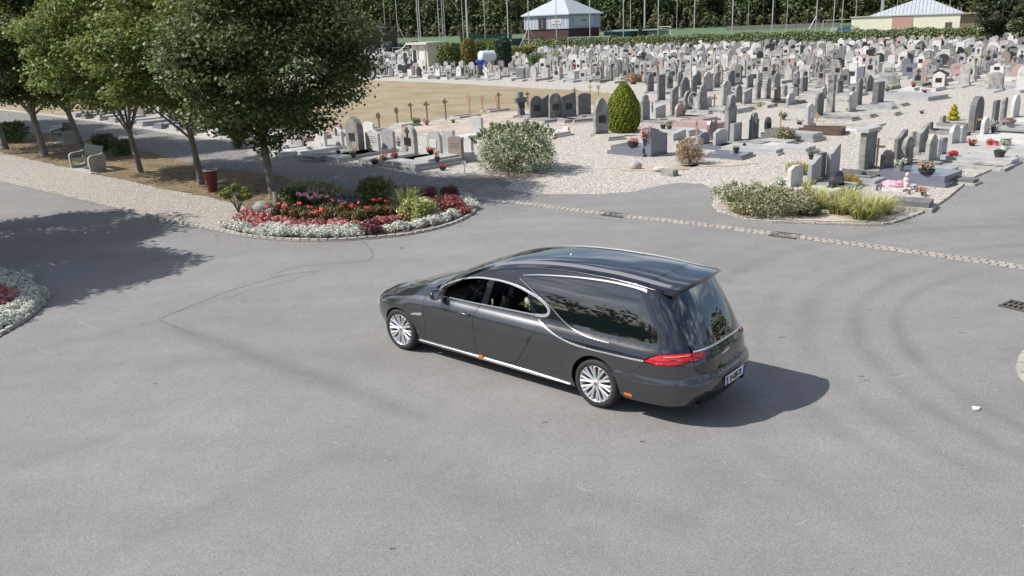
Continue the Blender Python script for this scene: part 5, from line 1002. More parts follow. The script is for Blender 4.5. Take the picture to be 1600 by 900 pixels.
# ------------------------------------------------------------------ hedge, pitch, masts, buildings, wood
def on(px, dist):   # ground point seen in photo column px at a given distance
    Y0 = dist; u = (px - 800); lo, hi = -200., 200.
    for _ in range(40):
        m_ = (lo + hi) / 2
        if PX(m_, Y0)[0] < px: lo = m_
        else: hi = m_
    return (m_, Y0)
LHG = leafmat('hedge_leaf', [(.06, .1, .03), (.12, .17, .06), (.24, .28, .13), (.38, .4, .24)], .2, .5)
def hedge(a, b, h, d, n, leaf, label, seed, lm=LHG, name='hedge'):
    a, b = Vector(a), Vector(b); L_ = (b - a).length; ang = math.atan2((b - a).y, (b - a).x); g = empty(name, (a.x, a.y, 0), ang, label, 'hedge'); r = np.random.RandomState(seed)
    x = r.uniform(0, L_, n); top = r.uniform(0, 1, n) < .4; hh = h * (1 + .06 * np.sin(x * .7 + seed) + .05 * np.sin(x * 2.3)); y = np.where(top, r.uniform(-d / 2, d / 2, n), -d / 2 + r.normal(size=n) * .1); z = np.where(top, hh + r.normal(size=n) * .08, r.uniform(.05, 1, n) * hh)
    P_ = np.stack([x, y, z], 1); Q_ = np.stack([np.zeros(n), np.where(top, 0, -1.), np.where(top, 1., .35)], 1)
    link('foliage', leaf_mesh('foliage', P_, Q_, leaf, .7, seed=seed, jit=.5), lm, g); MB().box((L_ / 2, 0, h * .46), (L_, d * .8, h * .9)).build('inner_shade', mat('hedge_core', (.03, .04, .015), None, rough=.95), g); return g  # dark box puts the inner shade of the hedge into colour
hA, hB = Vector(G(820, 79)), Vector(G(1545, 65))
hedge(hA, hB, 2.05, 1.3, 26000, .3, 'long clipped laurel hedge along the back of the cemetery', 1)
hedge(Vector(G(545, 86)), Vector(G(655, 80)), 2.0, 1.3, 5000, .32, 'low green hedge behind far graves at upper left', 2)
hedge(Vector(G(798, 92)), Vector(G(832, 89)), 1.7, 1.2, 1500, .26, 'short yellow green hedge right of the dark conifer', 3, LY)
LF = leafmat('wood_leaf', [(.03, .055, .02), (.055, .09, .03), (.09, .135, .05), (.13, .165, .07)], .25, .6, patch=(.10, .105, .04), pscale=.06)
LF2 = leafmat('wood_leaf_dark', [(.015, .028, .014), (.03, .05, .02), (.05, .07, .03)], .15, .6)
def wood(name, pts, label, n=380, seed=0, h=(9, 17), leaf=.95, lm=LF, kind='stuff', cat='wood'):
    r = np.random.RandomState(seed); P_ = []; Q_ = []; tr_ = MB()
    for (x, y) in pts:
        z0 = slope(x, y); hh = r.uniform(*h); w = hh * r.uniform(.2, .3); cs = [(x + r.uniform(-1, 1) * w * .8, y + r.uniform(-1, 1) * w * .6, z0 + hh * q, w * .75, w * .75, hh * .16) for q in (.12, .25, .4, .55, .7, .84)]
        a, b = clump_pts(cs, n // 6, r.randint(1e6), .5); P_.append(a); Q_.append(b * .6 + np.array([0, -.2, .6])); tr_.tube([(x, y, z0), (x + .2, y, z0 + hh * .5)], [.22, .12], 5)
    P_ = np.concatenate(P_); P_[:, 2] = np.maximum(P_[:, 2], .2); o = link(name, leaf_mesh(name, P_, np.concatenate(Q_), leaf, .75, seed=seed), [lm]); tag(o, label, cat, kind=kind)
    q = tr_.build(name + '_trunks', M['bark']); tag(q, 'thin grey trunks standing at the edge of the far wood', 'tree trunks', kind='stuff'); return o
rw = random.Random(9)
pts = []
fd0 = HL + hn * 96 - hd * 60; 
L_ = (HR - HL).length + 140
t_ = -30.
while t_ < L_:
    for k in range(5):
        p = fd0 + hd * (t_ + rw.uniform(-2, 2)) + hn * (k * 6.5 + rw.uniform(-2, 2)); q = PX(p.x, p.y)
        if -150 < q[0] < 1750: pts.append((p.x, p.y))
    t_ += 4.0
wood('woodland', pts, 'dark dense wood rising behind the sports field', 560, 5, (11, 21), .95)
# undergrowth in front of the wood
pu = []
t_ = -30.
while t_ < L_: p = fd0 + hd * t_ - hn * 6; q = PX(p.x, p.y); pu += [(p.x, p.y)] if -100 < q[0] < 1700 else []; t_ += 3.
wood('undergrowth', pu, 'brownish undergrowth at the foot of the wood', 160, 6, (2.2, 4.5), .6, leafmat('undergrowth_leaf', [(.07, .07, .03), (.12, .11, .05), (.18, .15, .08)], .2))
# big dark trees at the upper right, and behind the left trees
x, y = on(1562, 128); tree('dark_tree', x, y, 9, 4.2, .6, 61, LF2, 'big dark evergreen at upper right beside yellow building', None, trunk=.3, fork=1.5, leaves=9000, leaf=.42)
x, y = on(1610, 118); tree('dark_tree', x, y, 7, 3.6, .4, 62, LF, 'brownish tree at upper right corner behind far graves', None, trunk=.3, fork=1.2, leaves=7000, leaf=.4)
# masts
PM_ = M['metal']
def mast(px, pyb, dist, r, label, h=14., struts=0):
    x, y = on(px, dist); g = empty('floodlight_mast' if r > .12 else 'net_pole', (x, y, 0), 0, label, 'pole', 'steel poles round the sports field'); 
    MB().tube([(0, 0, 0), (0, 0, h)], [r, r * .8], 8).build('pole', PM_, g)
    if struts:
        for s_, k in ((-1, 1.), (1, 1.)):
            mb = MB(); mb.tube([(s_ * 2.3 * struts, .6, 0), (0, 0, 4.6)], .06, 5); mb.build('strut', PM_, g)
        mb = MB(); mb.tube([(-1.2 * struts, .3, 2.2), (0, 0, .6)], .04, 5); mb.tube([(1.2 * struts, .3, 2.2), (0, 0, .6)], .04, 5); mb.build('brace', PM_, g)
    return g
poles = [(624, 190, .07, 0), (656, 175, .1, 0), (659, 176, .1, 0), (688, 190, .08, 0), (694, 188, .08, 0), (697, 192, .07, 0), (725, 200, .08, 0), (732, 182, .2, 0), (759, 200, .08, 0), (795, 165, .11, 0), (827, 172, .09, 1), (870, 175, .09, 0), (922, 172, .1, 0), (974, 170, .1, 0), (985, 235, .09, 0), (1007, 240, .26, 0),
         (1028, 165, .1, 0), (1057, 238, .09, 0), (1084, 162, .1, 0), (1143, 158, .12, 0), (1168, 230, .07, 0), (1205, 155, .11, 0), (1228, 205, .08, 0), (1273, 152, .1, 1), (1300, 153, .09, 0), (1313, 154, .08, 0), (1335, 215, .09, 0), (1376, 205, .28, 0), (1373, 188, .08, 1), (1398, 190, .08, 0), (1480, 215, .08, 0), (605, 205, .06, 0)]
for i, (px, d, r, s_) in enumerate(poles): mast(px, 0, d, r, f"{'thick pale' if r > .15 else 'thin grey'} steel pole{' with slanting struts' if s_ else ''}, {ordn(sorted(p[0] for p in poles).index(px) + 1)} from the left behind the hedge", 15, s_)
x, y = on(632, 178); g = empty('net_pole', (x, y, 0), 0, 'slanting strut frame right of the leftmost pole', 'pole'); MB().tube([(-1., 0, 6.), (1.6, 0, 0)], .06, 5).tube([(-1.6, 0, 0), (.6, 0, 2.3)], .05, 5).build('strut', PM_, g)
# pitch rails and net fence seen as wires
def goal(px, dist, w, ang, label, h=2.44):
    x, y = on(px, dist); g = empty('football_goal', (x, y, min(slope(x, y), .3) if dist < 175 else slope(x, y)), ang, label, 'goal', 'white football goals'); mw = M['white']
    for s_ in (-1, 1): MB().box((s_ * w / 2, 0, h / 2), (.12, .12, h)).build('post', mw, g); MB().tube([(s_ * w / 2, 0, h), (s_ * w / 2, 1.1, h * .8), (s_ * w / 2, 1.8, 0)], .035, 5).build('back_stay', mw, g)
    MB().box((0, 0, h + .0), (w + .12, .125, .125)).build('crossbar', mw, g); return g
goal(919, 163, 7.32, -.1, 'large white football goal before the blue building'); goal(1310, 190, 6.6, -.2, 'white football goal near the blue board'); goal(1038, 200, 3.2, -.7, 'small white goal at end of green fence'); goal(626, 180, 3.0, .1, 'small white goal at upper left of pitch', 1.5); goal(561, 176, 1.2, .1, 'small white goal frame beside grandstand', 1.5)
# green mesh fence panels, dark
def fence(p0, p1, h, m, label, name='fence', post=3.):
    a, b = Vector(p0), Vector(p1); L_ = (b - a).length; g = empty(name, (a.x, a.y, slope(*((a + b) / 2))), math.atan2((b - a).y, (b - a).x), label, 'fence'); k = max(1, int(L_ / post))
    for i in range(k): MB().box((L_ * (i + .5) / k, 0, h / 2), (L_ / k - .08, .03, h)).build('panel', m, g)
    for i in range(k + 1): MB().box((L_ * i / k, 0, h / 2 + .05), (.07, .07, h + .1)).build('post', M['iron'], g)
    return g
MGF = mat('green_windbreak', (.015, .06, .055), (.03, .09, .08), 2, .8); MRF = mat('fence_dark', (.05, .06, .05), None, rough=.8)
fence(on(800, 180), on(850, 182), 2.2, MGF, 'dark teal windbreak left below blue building'); fence(on(944, 190), on(995, 192), 2.2, MGF, 'dark teal windbreak right of the blue building'); fence(on(997, 190), on(1030, 193), 2.6, MRF, 'dark fence panels before small white goal')
fence(on(1135, 222), on(1310, 214), 1.0, mat('rail', (.2, .19, .17), None, rough=.8), 'low pale rail on the far side of the pitch'); fence(on(720, 232), on(800, 232), 1.6, MGF, 'teal fence at far side of pitch, upper left')
# blue grey clubhouse with a pale hipped roof
MRO = mat('roof_pale_metal', (.36, .39, .43), (.44, .47, .51), 1, .5); MWL = mat('cladding_blue', (.36, .39, .48), (.42, .45, .54), 2, .6); MWD = mat('cladding_dark', (.18, .21, .27), None, rough=.6); MBR = mat('dark_red_wall', (.045, .02, .022), (.07, .03, .03), 3, .8)  # ribs and sign marks share one darker blue grey
def hip(mb, x0, x1, y0, y1, z0, z1, ax, ay, over=.5):
    b = len(mb.v); X0, X1, Y0, Y1 = x0 - over, x1 + over, y0 - over, y1 + over; mb.v += [(X0, Y0, z0), (X1, Y0, z0), (X1, Y1, z0), (X0, Y1, z0), (ax[0], ay, z1), (ax[1], ay, z1), (X0, Y0, z0 - .2), (X1, Y0, z0 - .2), (X1, Y1, z0 - .2), (X0, Y1, z0 - .2)]
    for f in ((0, 1, 5, 4), (1, 2, 5), (2, 3, 4, 5), (3, 0, 4), (6, 7, 1, 0), (7, 8, 2, 1), (8, 9, 3, 2), (9, 6, 0, 3), (9, 8, 7, 6)): mb.f.append(tuple(b + i for i in f)); mb.m.append(0)
x0_, y0_ = on(889, 186); g = empty('clubhouse', (x0_, y0_, 0), R_(-38), 'blue grey clad clubhouse with pale hipped metal roof beyond hedge', 'building')
# corner nearest camera at the origin; one wall runs left (west), one right
gw, gd = 11.5, 12.5
MB().box((-gw / 2 + .0, gd / 2, 1.95), (gw - .4, gd - .4, 3.9)).build('base_wall', MBR, g)
MB().box((-gw / 2, gd / 2, 5.3), (gw, gd, 2.8)).build('wall', MWL, g)
mb = MB(); hip(mb, -gw, 0, 0, gd, 6.85, 10.6, (-gw / 2 - .3, -gw / 2 + .3), gd / 2); mb.build('roof', MRO, g)
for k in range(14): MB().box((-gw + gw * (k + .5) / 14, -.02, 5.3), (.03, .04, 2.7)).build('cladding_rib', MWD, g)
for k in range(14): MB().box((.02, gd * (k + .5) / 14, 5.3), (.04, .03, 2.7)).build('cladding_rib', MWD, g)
f = MB().box((-gw * .58, -.05, 5.1), (1.9, .06, 2.2)).build('window', M['plaque'], g); MB().box((-gw * .58, -.09, 5.1), (.08, .04, 2.2)).build('mullion', MRO, f)
MB().box((-gw * .26, -.06, 5.4), (2.6, .06, 1.)).build('sign_panel', M['white'], g); MB().box((.05, gd * .47, 5.35), (.06, gd * .62, 2.)).build('sign_panel', mat('sign_grey', (.45, .48, .52), None), g)
MB().box((-gw * .25, -.1, 5.4), (1.4, .02, .22)).build('sign_mark', MWD, g); s_ = MB().box((.09, gd * .45, 5.45), (.02, 2.2, .4)).build('sign_mark', MWD, g)
MB().tube([(-gw * .7, gd * .3, 7.), (-gw * .7, gd * .3, 9.6)], .08, 6).build('vent_pipe', M['iron'], g)
# low shelter beside it
x0_, y0_ = on(948, 196); g = empty('shelter', (x0_, y0_, 0), R_(-30), 'low flat grey roofed shelter right of the clubhouse', 'building'); MB().box((6, 3, 1.5), (12, 6, 2.4)).build('wall', mat('shelter_wall', (.3, .31, .3), None, rough=.8), g); MB().box((6, 2.6, 3.0), (13, 8, .25), tilt=0).build('roof', mat('grey_roof', (.27, .28, .29), (.33, .34, .34), 1, .6), g)
for k in range(5): MB().box((.6 + k * 2.7, -.9, 1.4), (.14, .14, 2.8)).build('post', M['iron'], g)
# yellow building at right
MY = mat('render_yellow', (.74, .70, .56), (.8, .76, .62), 1, .8); MYP = mat('render_pink', (.5, .3, .25), None, rough=.8)
x0_, y0_ = on(1497, 152); g = empty('changing_room', (x0_, y0_, 0), R_(-27), 'long pale yellow building with hipped metal roof', 'building'); yw, yd = 17.4, 9.
MB().box((-yw / 2, yd / 2, 2.05), (yw, yd, 4.1)).build('wall', MY, g); mb = MB(); hip(mb, -yw * .82, .2, .3, yd, 4.25, 7.1, (-yw * .36, -yw * .34), yd / 2, .3); r_ = mb.build('roof', MRO, g)
for k in range(24): q = MB(); xx = -yw * .8 + yw * .8 * k / 23; ax_ = -yw * .35; t0 = 1 - abs(xx - ax_) / (yw * .47); q.tube([(xx, .05, 4.32), (xx + (ax_ - xx) * max(0, t0) * .0, .05 + (yd / 2 - .1) * max(.05, t0), 4.32 + 2.8 * max(.05, t0))], .035, 4); q.build('roof_seam', mat('seam', (.3, .33, .38), None) if k == 0 else bpy.data.materials['seam'], r_)
MB().box((-yw / 2 - .1, -.03, 4.14), (yw + .4, .3, .16)).build('fascia', M['white'], g)
MB().box((-yw * .52, -.04, 2.7), (3.3, .06, 2.6)).build('pink_panel', MYP, g); MB().box((-yw * .52, -.08, 1.2), (3.2, .06, 1.1)).build('shutter', M['white'], g); MB().box((-yw * .1, -.04, 2.3), (1., .06, .9)).build('window', mat('window_brown', (.12, .1, .08), None, rough=.3), g); MB().box((.03, yd * .4, 1.7), (.06, 2.2, 2.)).build('door', M['granite_l'], g); MB().box((.05, yd * .75, 1.8), (.08, 1.9, 2.6)).build('pink_panel', MYP, g)
x0_, y0_ = on(1500, 168); g = empty('annex', (x0_, y0_, 0), R_(-16), 'brownish annex with pale flat roof behind yellow building', 'building'); MB().box((3, 3, 1.9), (9, 6, 3.8)).build('wall', mat('annex_wall', (.3, .2, .15), None, rough=.8), g); MB().box((3, 3, 4.), (10, 7, .3)).build('roof', mat('annex_roof', (.4, .33, .3), None, rough=.7), g)
x, y = on(1320, 186); g = empty('advert_board', (x, y, 0), -.3, 'small blue and white board behind the goal', 'board'); MB().box((0, 0, 1.6), (3.4, .08, .9)).build('board', mat('board_blue', (.05, .12, .5), None), g); MB().box((-2.2, 0, 1.6), (1.4, .08, .9)).build('board', M['white'], g)
for s_ in (-1, 1): MB().box((s_ * 1.5, 0, .6), (.08, .08, 1.2)).build('post', M['metal'], g)
# white flat roofed shed, clipped trees and water tank
x0_, y0_ = on(671, 118); g = empty('shed', (x0_, y0_, 0), R_(-42), 'small cream shed with white flat roof and two doors', 'shed'); MCR = mat('render_cream', (.6, .54, .42), (.68, .62, .5), 2, .8)
MB().box((0, 0, 1.5), (3.0, 3.2, 3.)).build('wall', MCR, g); MB().box((0, -.1, 3.12), (4.0, 4.2, .26)).build('roof', M['white'], g)
for s_, m_ in ((-.95, M['plaque']), (.35, M['plaque_w'])): MB().box((s_ + .1, -1.62, 1.15), (.85, .06, 2.2)).build('door', m_, g)
for xx in (-.4, 1.1): MB().box((xx, -1.66, 1.5), (.22, .1, 3.)).build('pilaster', M['white'], g)
LHT = leafmat('cypress', [(.04, .075, .02), (.09, .14, .03), (.16, .2, .05)], .2, .6)
for i, (px, d, rr_, h, lm, lb) in enumerate([(703, 113, 1.6, 3.1, LHT, 'broad green clipped tree right of the shed'), (716, 114, 1.3, 3.0, LHT, 'second green clipped tree, left of rusty column'), (733, 106, .85, 3.7, leafmat('rust_cypress', [(.09, .08, .02), (.17, .14, .03), (.24, .2, .05)], .2), 'rust tinted columnar conifer left of the tank'), (757, 116, 1.8, 3.4, LHT, 'dark green broad conifer behind the water tank'), (775, 110, 1.0, 3.5, LHT, 'green conifer right of the water tank'), (787, 101, .95, 3.7, leafmat('dark_cypress', [(.012, .035, .02), (.025, .06, .035), (.05, .09, .05)], .2), 'dark blue green columnar conifer right of tank')]):
    x, y = on(px, d); P0 = G(px, 100); 
    cx_, cy_ = PX(x, y); conifer(cx_, cy_, rr_, h, 2600, lm, lb, 70 + i, .28, 'conifer', prof=lambda t: .95 if t < .85 else .95 - (t - .85) * 3.5)
x, y = on(762, 99); g = empty('water_tank', (x, y, 0), R_(-60), 'pale cylindrical water tank on a stand between conifers', 'tank'); MB().lathe([(.001, -.95), (.5, -.92), (.62, -.8), (.62, .8), (.5, .92), (.001, .95)], 18, (0, 0, 1.75), 'y').build('tank', mat('tank_pale', (.5, .55, .6), (.58, .62, .66), 3, .4), g, smooth=False)
for yy in (-.5, .5): MB().box((0, yy, .6), (.9, .12, 1.2)).build('stand', M['concrete'], g)
MB().lathe([(.1, 2.3), (.1, 2.5), (.001, 2.5)], 8).build('cap', M['metal'], g)
x, y = on(751, 97); o = MB().ico((0, 0, 1.3), (.55, .4, .22), 2, .25).box((0, 0, .55), (.6, .5, 1.1)).build('blue_tarpaulin', mat('tarp_blue', (.03, .08, .4), None, rough=.4), None, (x, y, 0)); tag(o, 'blue sheet heaped beside the water tank', 'tarpaulin')
# grandstand at upper left
x0_, y0_ = on(585, 186); g = empty('grandstand', (x0_, y0_, 0), R_(-22), 'dark roofed grandstand with rows of seats at upper left', 'grandstand')
MB().box((-4, 2, 5.4), (15, 6, .25), tilt=-.03).build('roof', mat('stand_roof', (.08, .08, .095), None, rough=.6), g); MB().box((-4, 4.8, 2.5), (14, .2, 5)).build('back_wall', mat('stand_wall', (.09, .085, .08), None, rough=.9), g)
for k in range(5): MB().box((-4, .5 + k * .8, .3 + k * .42), (13, .8, .6 + k * .0)).build('tier', mat('tier', (.11, .1, .1), None) if k == 0 else bpy.data.materials['tier'], g)
rs = random.Random(3)
for k in range(5):
    for j in range(12):
        if rs.random() < .6: MB().box((-9.8 + j * 1.05, .4 + k * .8, .85 + k * .42), (.7, .4, .35)).build('seat', rs.choice([M['white'], MBR, M['granite_m']]), g)
for k in range(4): MB().tube([(-10 + k * 4, -.2, 0), (-10 + k * 4, .3, 5.3)], .09, 6).build('roof_post', M['metal'], g)
# far shrubs and small things in the far graves
for i, (px, py, rx, h, lm, lb) in enumerate([(838, 103, 1.5, 1.7, LG, 'fresh green round shrub among far graves'), (868, 99, 1.5, 1.8, LV, 'white flowering shrub next to the green round one'), (990, 131, .9, .85, LB, 'low brownish shrub behind clipped conifer'), (1323, 66, 2.5, 3.2, LF, 'dark bush rising above the hedge centre'), (1500, 92, .6, .8, LY, 'yellow green shrub among far right graves'), (1532, 101, .4, .7, LY, 'second yellow green shrub further down right')]):
    x, y = G(px, py); shrub(px, py, rx, rx * .8, h, 1700, .16, lm, 'shrub', lb, 120 + i, stems=False)
# what lies behind the photographer, mirrored in the glass of the hearse: a green fence and trees
bk = []
for k in range(40): bk.append((-52 - rw.uniform(0, 6), -45 + k * 2.2 + rw.uniform(-.8, .8)))
for k in range(26): bk.append((-52 + k * 2.6 + rw.uniform(-.8, .8), -46 - rw.uniform(0, 5)))
for k in range(7): bk.append((30 + rw.uniform(0, 6), 6 + k * 2.6))
wood('tree_belt', bk, 'belt of trees around the site outside the frame', 300, 77, (6, 10), .7, leafmat('belt_leaf', [(.07, .08, .02), (.13, .13, .035), (.2, .17, .05)], .2))
fence((-44, -40), (-44, 36), 2.2, mat('green_fence', (.02, .10, .06), (.04, .15, .09), 2, .7), 'green boarded fence along the left beyond the frame', post=2.5)
# ------------------------------------------------------------------ the hearse
def tab(xs,ys):
    n=len(xs);d=[(ys[i+1]-ys[i])/(xs[i+1]-xs[i]) for i in range(n-1)]
    m=[d[0]]+[0 if d[i-1]*d[i]<=0 else 2*d[i-1]*d[i]/(d[i-1]+d[i]) for i in range(1,n-1)]+[d[-1]]
    def f(x):
        if x<=xs[0]: return ys[0]
        if x>=xs[-1]: return ys[-1]
        i=bisect_right(xs,x)-1;h=xs[i+1]-xs[i];t=(x-xs[i])/h
        return (2*t**3-3*t*t+1)*ys[i]+(t**3-2*t*t+t)*h*m[i]+(3*t*t-2*t**3)*ys[i+1]+(t**3-t*t)*h*m[i+1]
    return f
WZ0=tab([.16,.28,.42,.55,.68,.78,.86,.92,.965,1.0,1.03,1.06,1.25,1.45,1.6,1.70,1.76,1.9],[.83,.885,.917,.932,.938,.936,.927,.908,.883,.855,.837,.829,.790,.738,.690,.650,.615,.50])
_k=[math.exp(-((j-12)/5.)**2) for j in range(25)]; _t=[WZ0(.0+i*.0035) for i in range(600)]
_w=[sum(_k[j]*_t[min(max(i+j-12,0),599)] for j in range(25))/sum(_k) for i in range(600)]
def WZ(z):
    f=min(max(z/.0035,1),597); i=int(f); t=f-i; p0,p1,p2,p3=_w[i-1:i+3]
    return p1+.5*t*(p2-p0+t*(2*p0-5*p1+4*p2-p3+t*(3*(p1-p2)+p3-p0)))
ZT=tab([3.0,3.5,4.0,4.4,4.8],[1.0,.955,.885,.80,.70])
XT=tab([.16,.3,.45,.57,.62,.68,.85,.97,1.1,1.4,1.7,1.8],[-1.34,-1.44,-1.50,-1.515,-1.50,-1.455,-1.425,-1.375,-1.32,-1.16,-.97,-.9])
XN=tab([.16,.25,.38,.5,.6,.68,.75,.82,.9],[4.50,4.62,4.72,4.765,4.765,4.74,4.68,4.58,4.4])
def sup(n):
    pts=[]
    for i in range(2001):
        a=i/2000*math.pi/2;pts.append((math.sin(a)**(2/n),math.cos(a)**(2/n)))
    L=[0]
    for p,q in zip(pts,pts[1:]): L.append(L[-1]+math.hypot(q[0]-p[0],q[1]-p[1]))
    def f(s):
        s=min(max(s,0),1)*L[-1];i=min(max(bisect_right(L,s)-1,0),1999)
        t=(s-L[i])/max(L[i+1]-L[i],1e-12)
        return pts[i][0]+(pts[i+1][0]-pts[i][0])*t,pts[i][1]+(pts[i+1][1]-pts[i][1])*t
    return f
SUPR,SUPF=sup(3.6),sup(2.7)
X0R,UR=-.45,1.65;X0F,UF=3.5,2.1
def sm(a,b,x):
    t=min(max((x-a)/(b-a),0),1);return t*t*(3-2*t)
def SS(u,z):
    x=min(max(u,X0R),X0F)
    zt=ZT(u if u<4.8 else 4.8); ze=z if z<.5 else .5+(z-.5)*.5/(zt-.5)
    w=WZ(ze) if z<=zt or u<3.0 else WZ(ze)
    for cx in (0,3.77):
        r=math.hypot(u-cx,z-.345);w+=.014*math.exp(-((r-.38)/.075)**2)*sm(.2,.45,z)
    w+=.022*sm(.66,.58,z)*sm(.1,-.5,u)
    if u<X0R:
        a,b=SUPR((X0R-u)/UR);xt=XT(z);return (X0R-(X0R-xt)*a,w*b,z)
    if u>X0F:
        a,b=SUPF((u-X0F)/UF);xn=XN(z);return (X0F+(xn-X0F)*a,w*b,z)
    return (u,w,z)
ZR=tab([-.95,-.67,-.4,0,.4,.9,1.4,1.84,2.1,2.4,2.7,2.9,3.05],[1.69,1.715,1.735,1.75,1.75,1.73,1.68,1.60,1.52,1.40,1.25,1.13,1.02])
BOW=tab([-.95,-.6,0,2.0,2.4,3.05],[-.12,-.05,0.,.06,.15,.42])
CRW=tab([-.95,0,2.0,2.6,3.05],[.07,.085,.08,.05,-.03])
def TOP(x,t):
    return (x+BOW(x)*(1-t*t), t*WZ(ZR(x)), ZR(x)+CRW(x)*(1-abs(t)**3.5))
def SU(u, z):
    """side surface continued round the tail to the far side"""
    if u < -2.1: p = SS(-4.2 - u, z); return (p[0], -p[1], p[2])
    return SS(u, z)
def SFr(u, z):
    if u > 5.6: p = SS(11.2 - u, z); return (p[0], -p[1], p[2])
    return SS(u, z)
HG = R_(139.57); hx, hy = math.cos(HG), math.sin(HG); wr = G(930, 638)
HO = (wr[0] + hy * .93, wr[1] - hx * .93)
hearse = empty('hearse', (HO[0], HO[1], .008), HG, 'long dark grey hearse with black glass rear parked on the asphalt', 'hearse')
def carpaint(name, c, fl=.0, rough=.35, coat=1., metal=.6):
    m = bpy.data.materials.new(name); m.use_nodes = True; b = m.node_tree.nodes['Principled BSDF']; b.inputs['Base Color'].default_value = (*c, 1); b.inputs['Metallic'].default_value = metal; b.inputs['Roughness'].default_value = rough; b.inputs['Coat Weight'].default_value = coat; b.inputs['Coat Roughness'].default_value = .02; b.inputs['Coat IOR'].default_value = 1.65
    n = m.node_tree.nodes; l = m.node_tree.links.new; g = n.new('ShaderNodeNewGeometry'); no = n.new('ShaderNodeTexNoise'); no.inputs['Scale'].default_value = 3.; no.inputs['Detail'].default_value = 6; l(g.outputs['Position'], no.inputs['Vector']); r = n.new('ShaderNodeMapRange'); r.inputs['To Min'].default_value = max(0, rough - .05); r.inputs['To Max'].default_value = rough + .1; l(no.outputs[0], r.inputs['Value']); l(r.outputs[0], b.inputs['Roughness']); return m
MPG = carpaint('paint_graphite', (.076, .078, .088), rough=.26, metal=.78); MPB = carpaint('paint_black', (.007, .009, .017), rough=.12, metal=.0)
MPB.node_tree.nodes['Principled BSDF'].inputs['Coat IOR'].default_value = 1.6; MPU = mat('underbody', (.006, .006, .006), None, rough=.8)
MSA = mat('satin_trim', (.17, .17, .18), None, rough=.45, metal=.0); MCH = mat('chrome', (.86, .86, .87), None, rough=.27, metal=.9); MTY = mat('tyre', (.018, .018, .018), (.028, .028, .027), 30, .75); MAL = mat('alloy', (.74, .75, .77), None, rough=.36, metal=.7); MRL = mat('lamp_red', (.40, .006, .010), (.55, .015, .018), 25, .12, coat=1.); MOR = mat('reflector_orange', (.75, .18, .02), None, rough=.2)
MTR = mat('trim_black', (.012, .012, .013), None, rough=.35); MIN = mat('interior', (.014, .014, .016), (.022, .022, .024), 10, .7); MIL = mat('interior_grey', (.05, .05, .055), None, rough=.6)
def glassm(name, c, alpha, rough=.01):
    m = bpy.data.materials.new(name); m.use_nodes = True; n = m.node_tree.nodes; l = m.node_tree.links.new; b = n['Principled BSDF']; b.inputs['Base Color'].default_value = (*c, 1); b.inputs['Roughness'].default_value = rough; b.inputs['IOR'].default_value = 1.6; b.inputs['Specular IOR Level'].default_value = .85; b.inputs['Alpha'].default_value = alpha
    b.inputs['Coat Weight'].default_value = 1.; b.inputs['Coat Roughness'].default_value = .0; b.inputs['Coat IOR'].default_value = 1.65; return m
MGD = glassm('glass_dark', (.004, .006, .007), .97); MGC = glassm('glass_clear', (.02, .025, .025), .25)
def inpoly(p, poly):
    c_ = False; j = len(poly) - 1
    for i in range(len(poly)):
        if (poly[i][1] > p[1]) != (poly[j][1] > p[1]) and p[0] < (poly[j][0] - poly[i][0]) * (p[1] - poly[i][1]) / (poly[j][1] - poly[i][1]) + poly[i][0]: c_ = not c_
        j = i
    return c_
def dens(pl, step=.05):
    out = []; n = len(pl)
    for i in range(n):
        a, b = Vector(pl[i]), Vector(pl[(i + 1) % n]); k = max(1, int((b - a).length / step))
        for j in range(k): p = a.lerp(b, j / k); out.append((p.x, p.y))
    return out
def shrink(pl, d):
    n = len(pl); ar = sum(pl[i][0] * pl[(i + 1) % n][1] - pl[(i + 1) % n][0] * pl[i][1] for i in range(n)); s_ = 1 if ar > 0 else -1; out = []
    for i in range(n):
        a, b, c_ = Vector(pl[i - 1]), Vector(pl[i]), Vector(pl[(i + 1) % n]); e1, e2 = (b - a).normalized(), (c_ - b).normalized(); n1, n2 = Vector((-e1.y, e1.x)) * s_, Vector((-e2.y, e2.x)) * s_; q = n1 + n2
        q = q / max(q.length_squared / 2, .35); out.append((b.x + q.x * d, b.y + q.y * d))
    return out
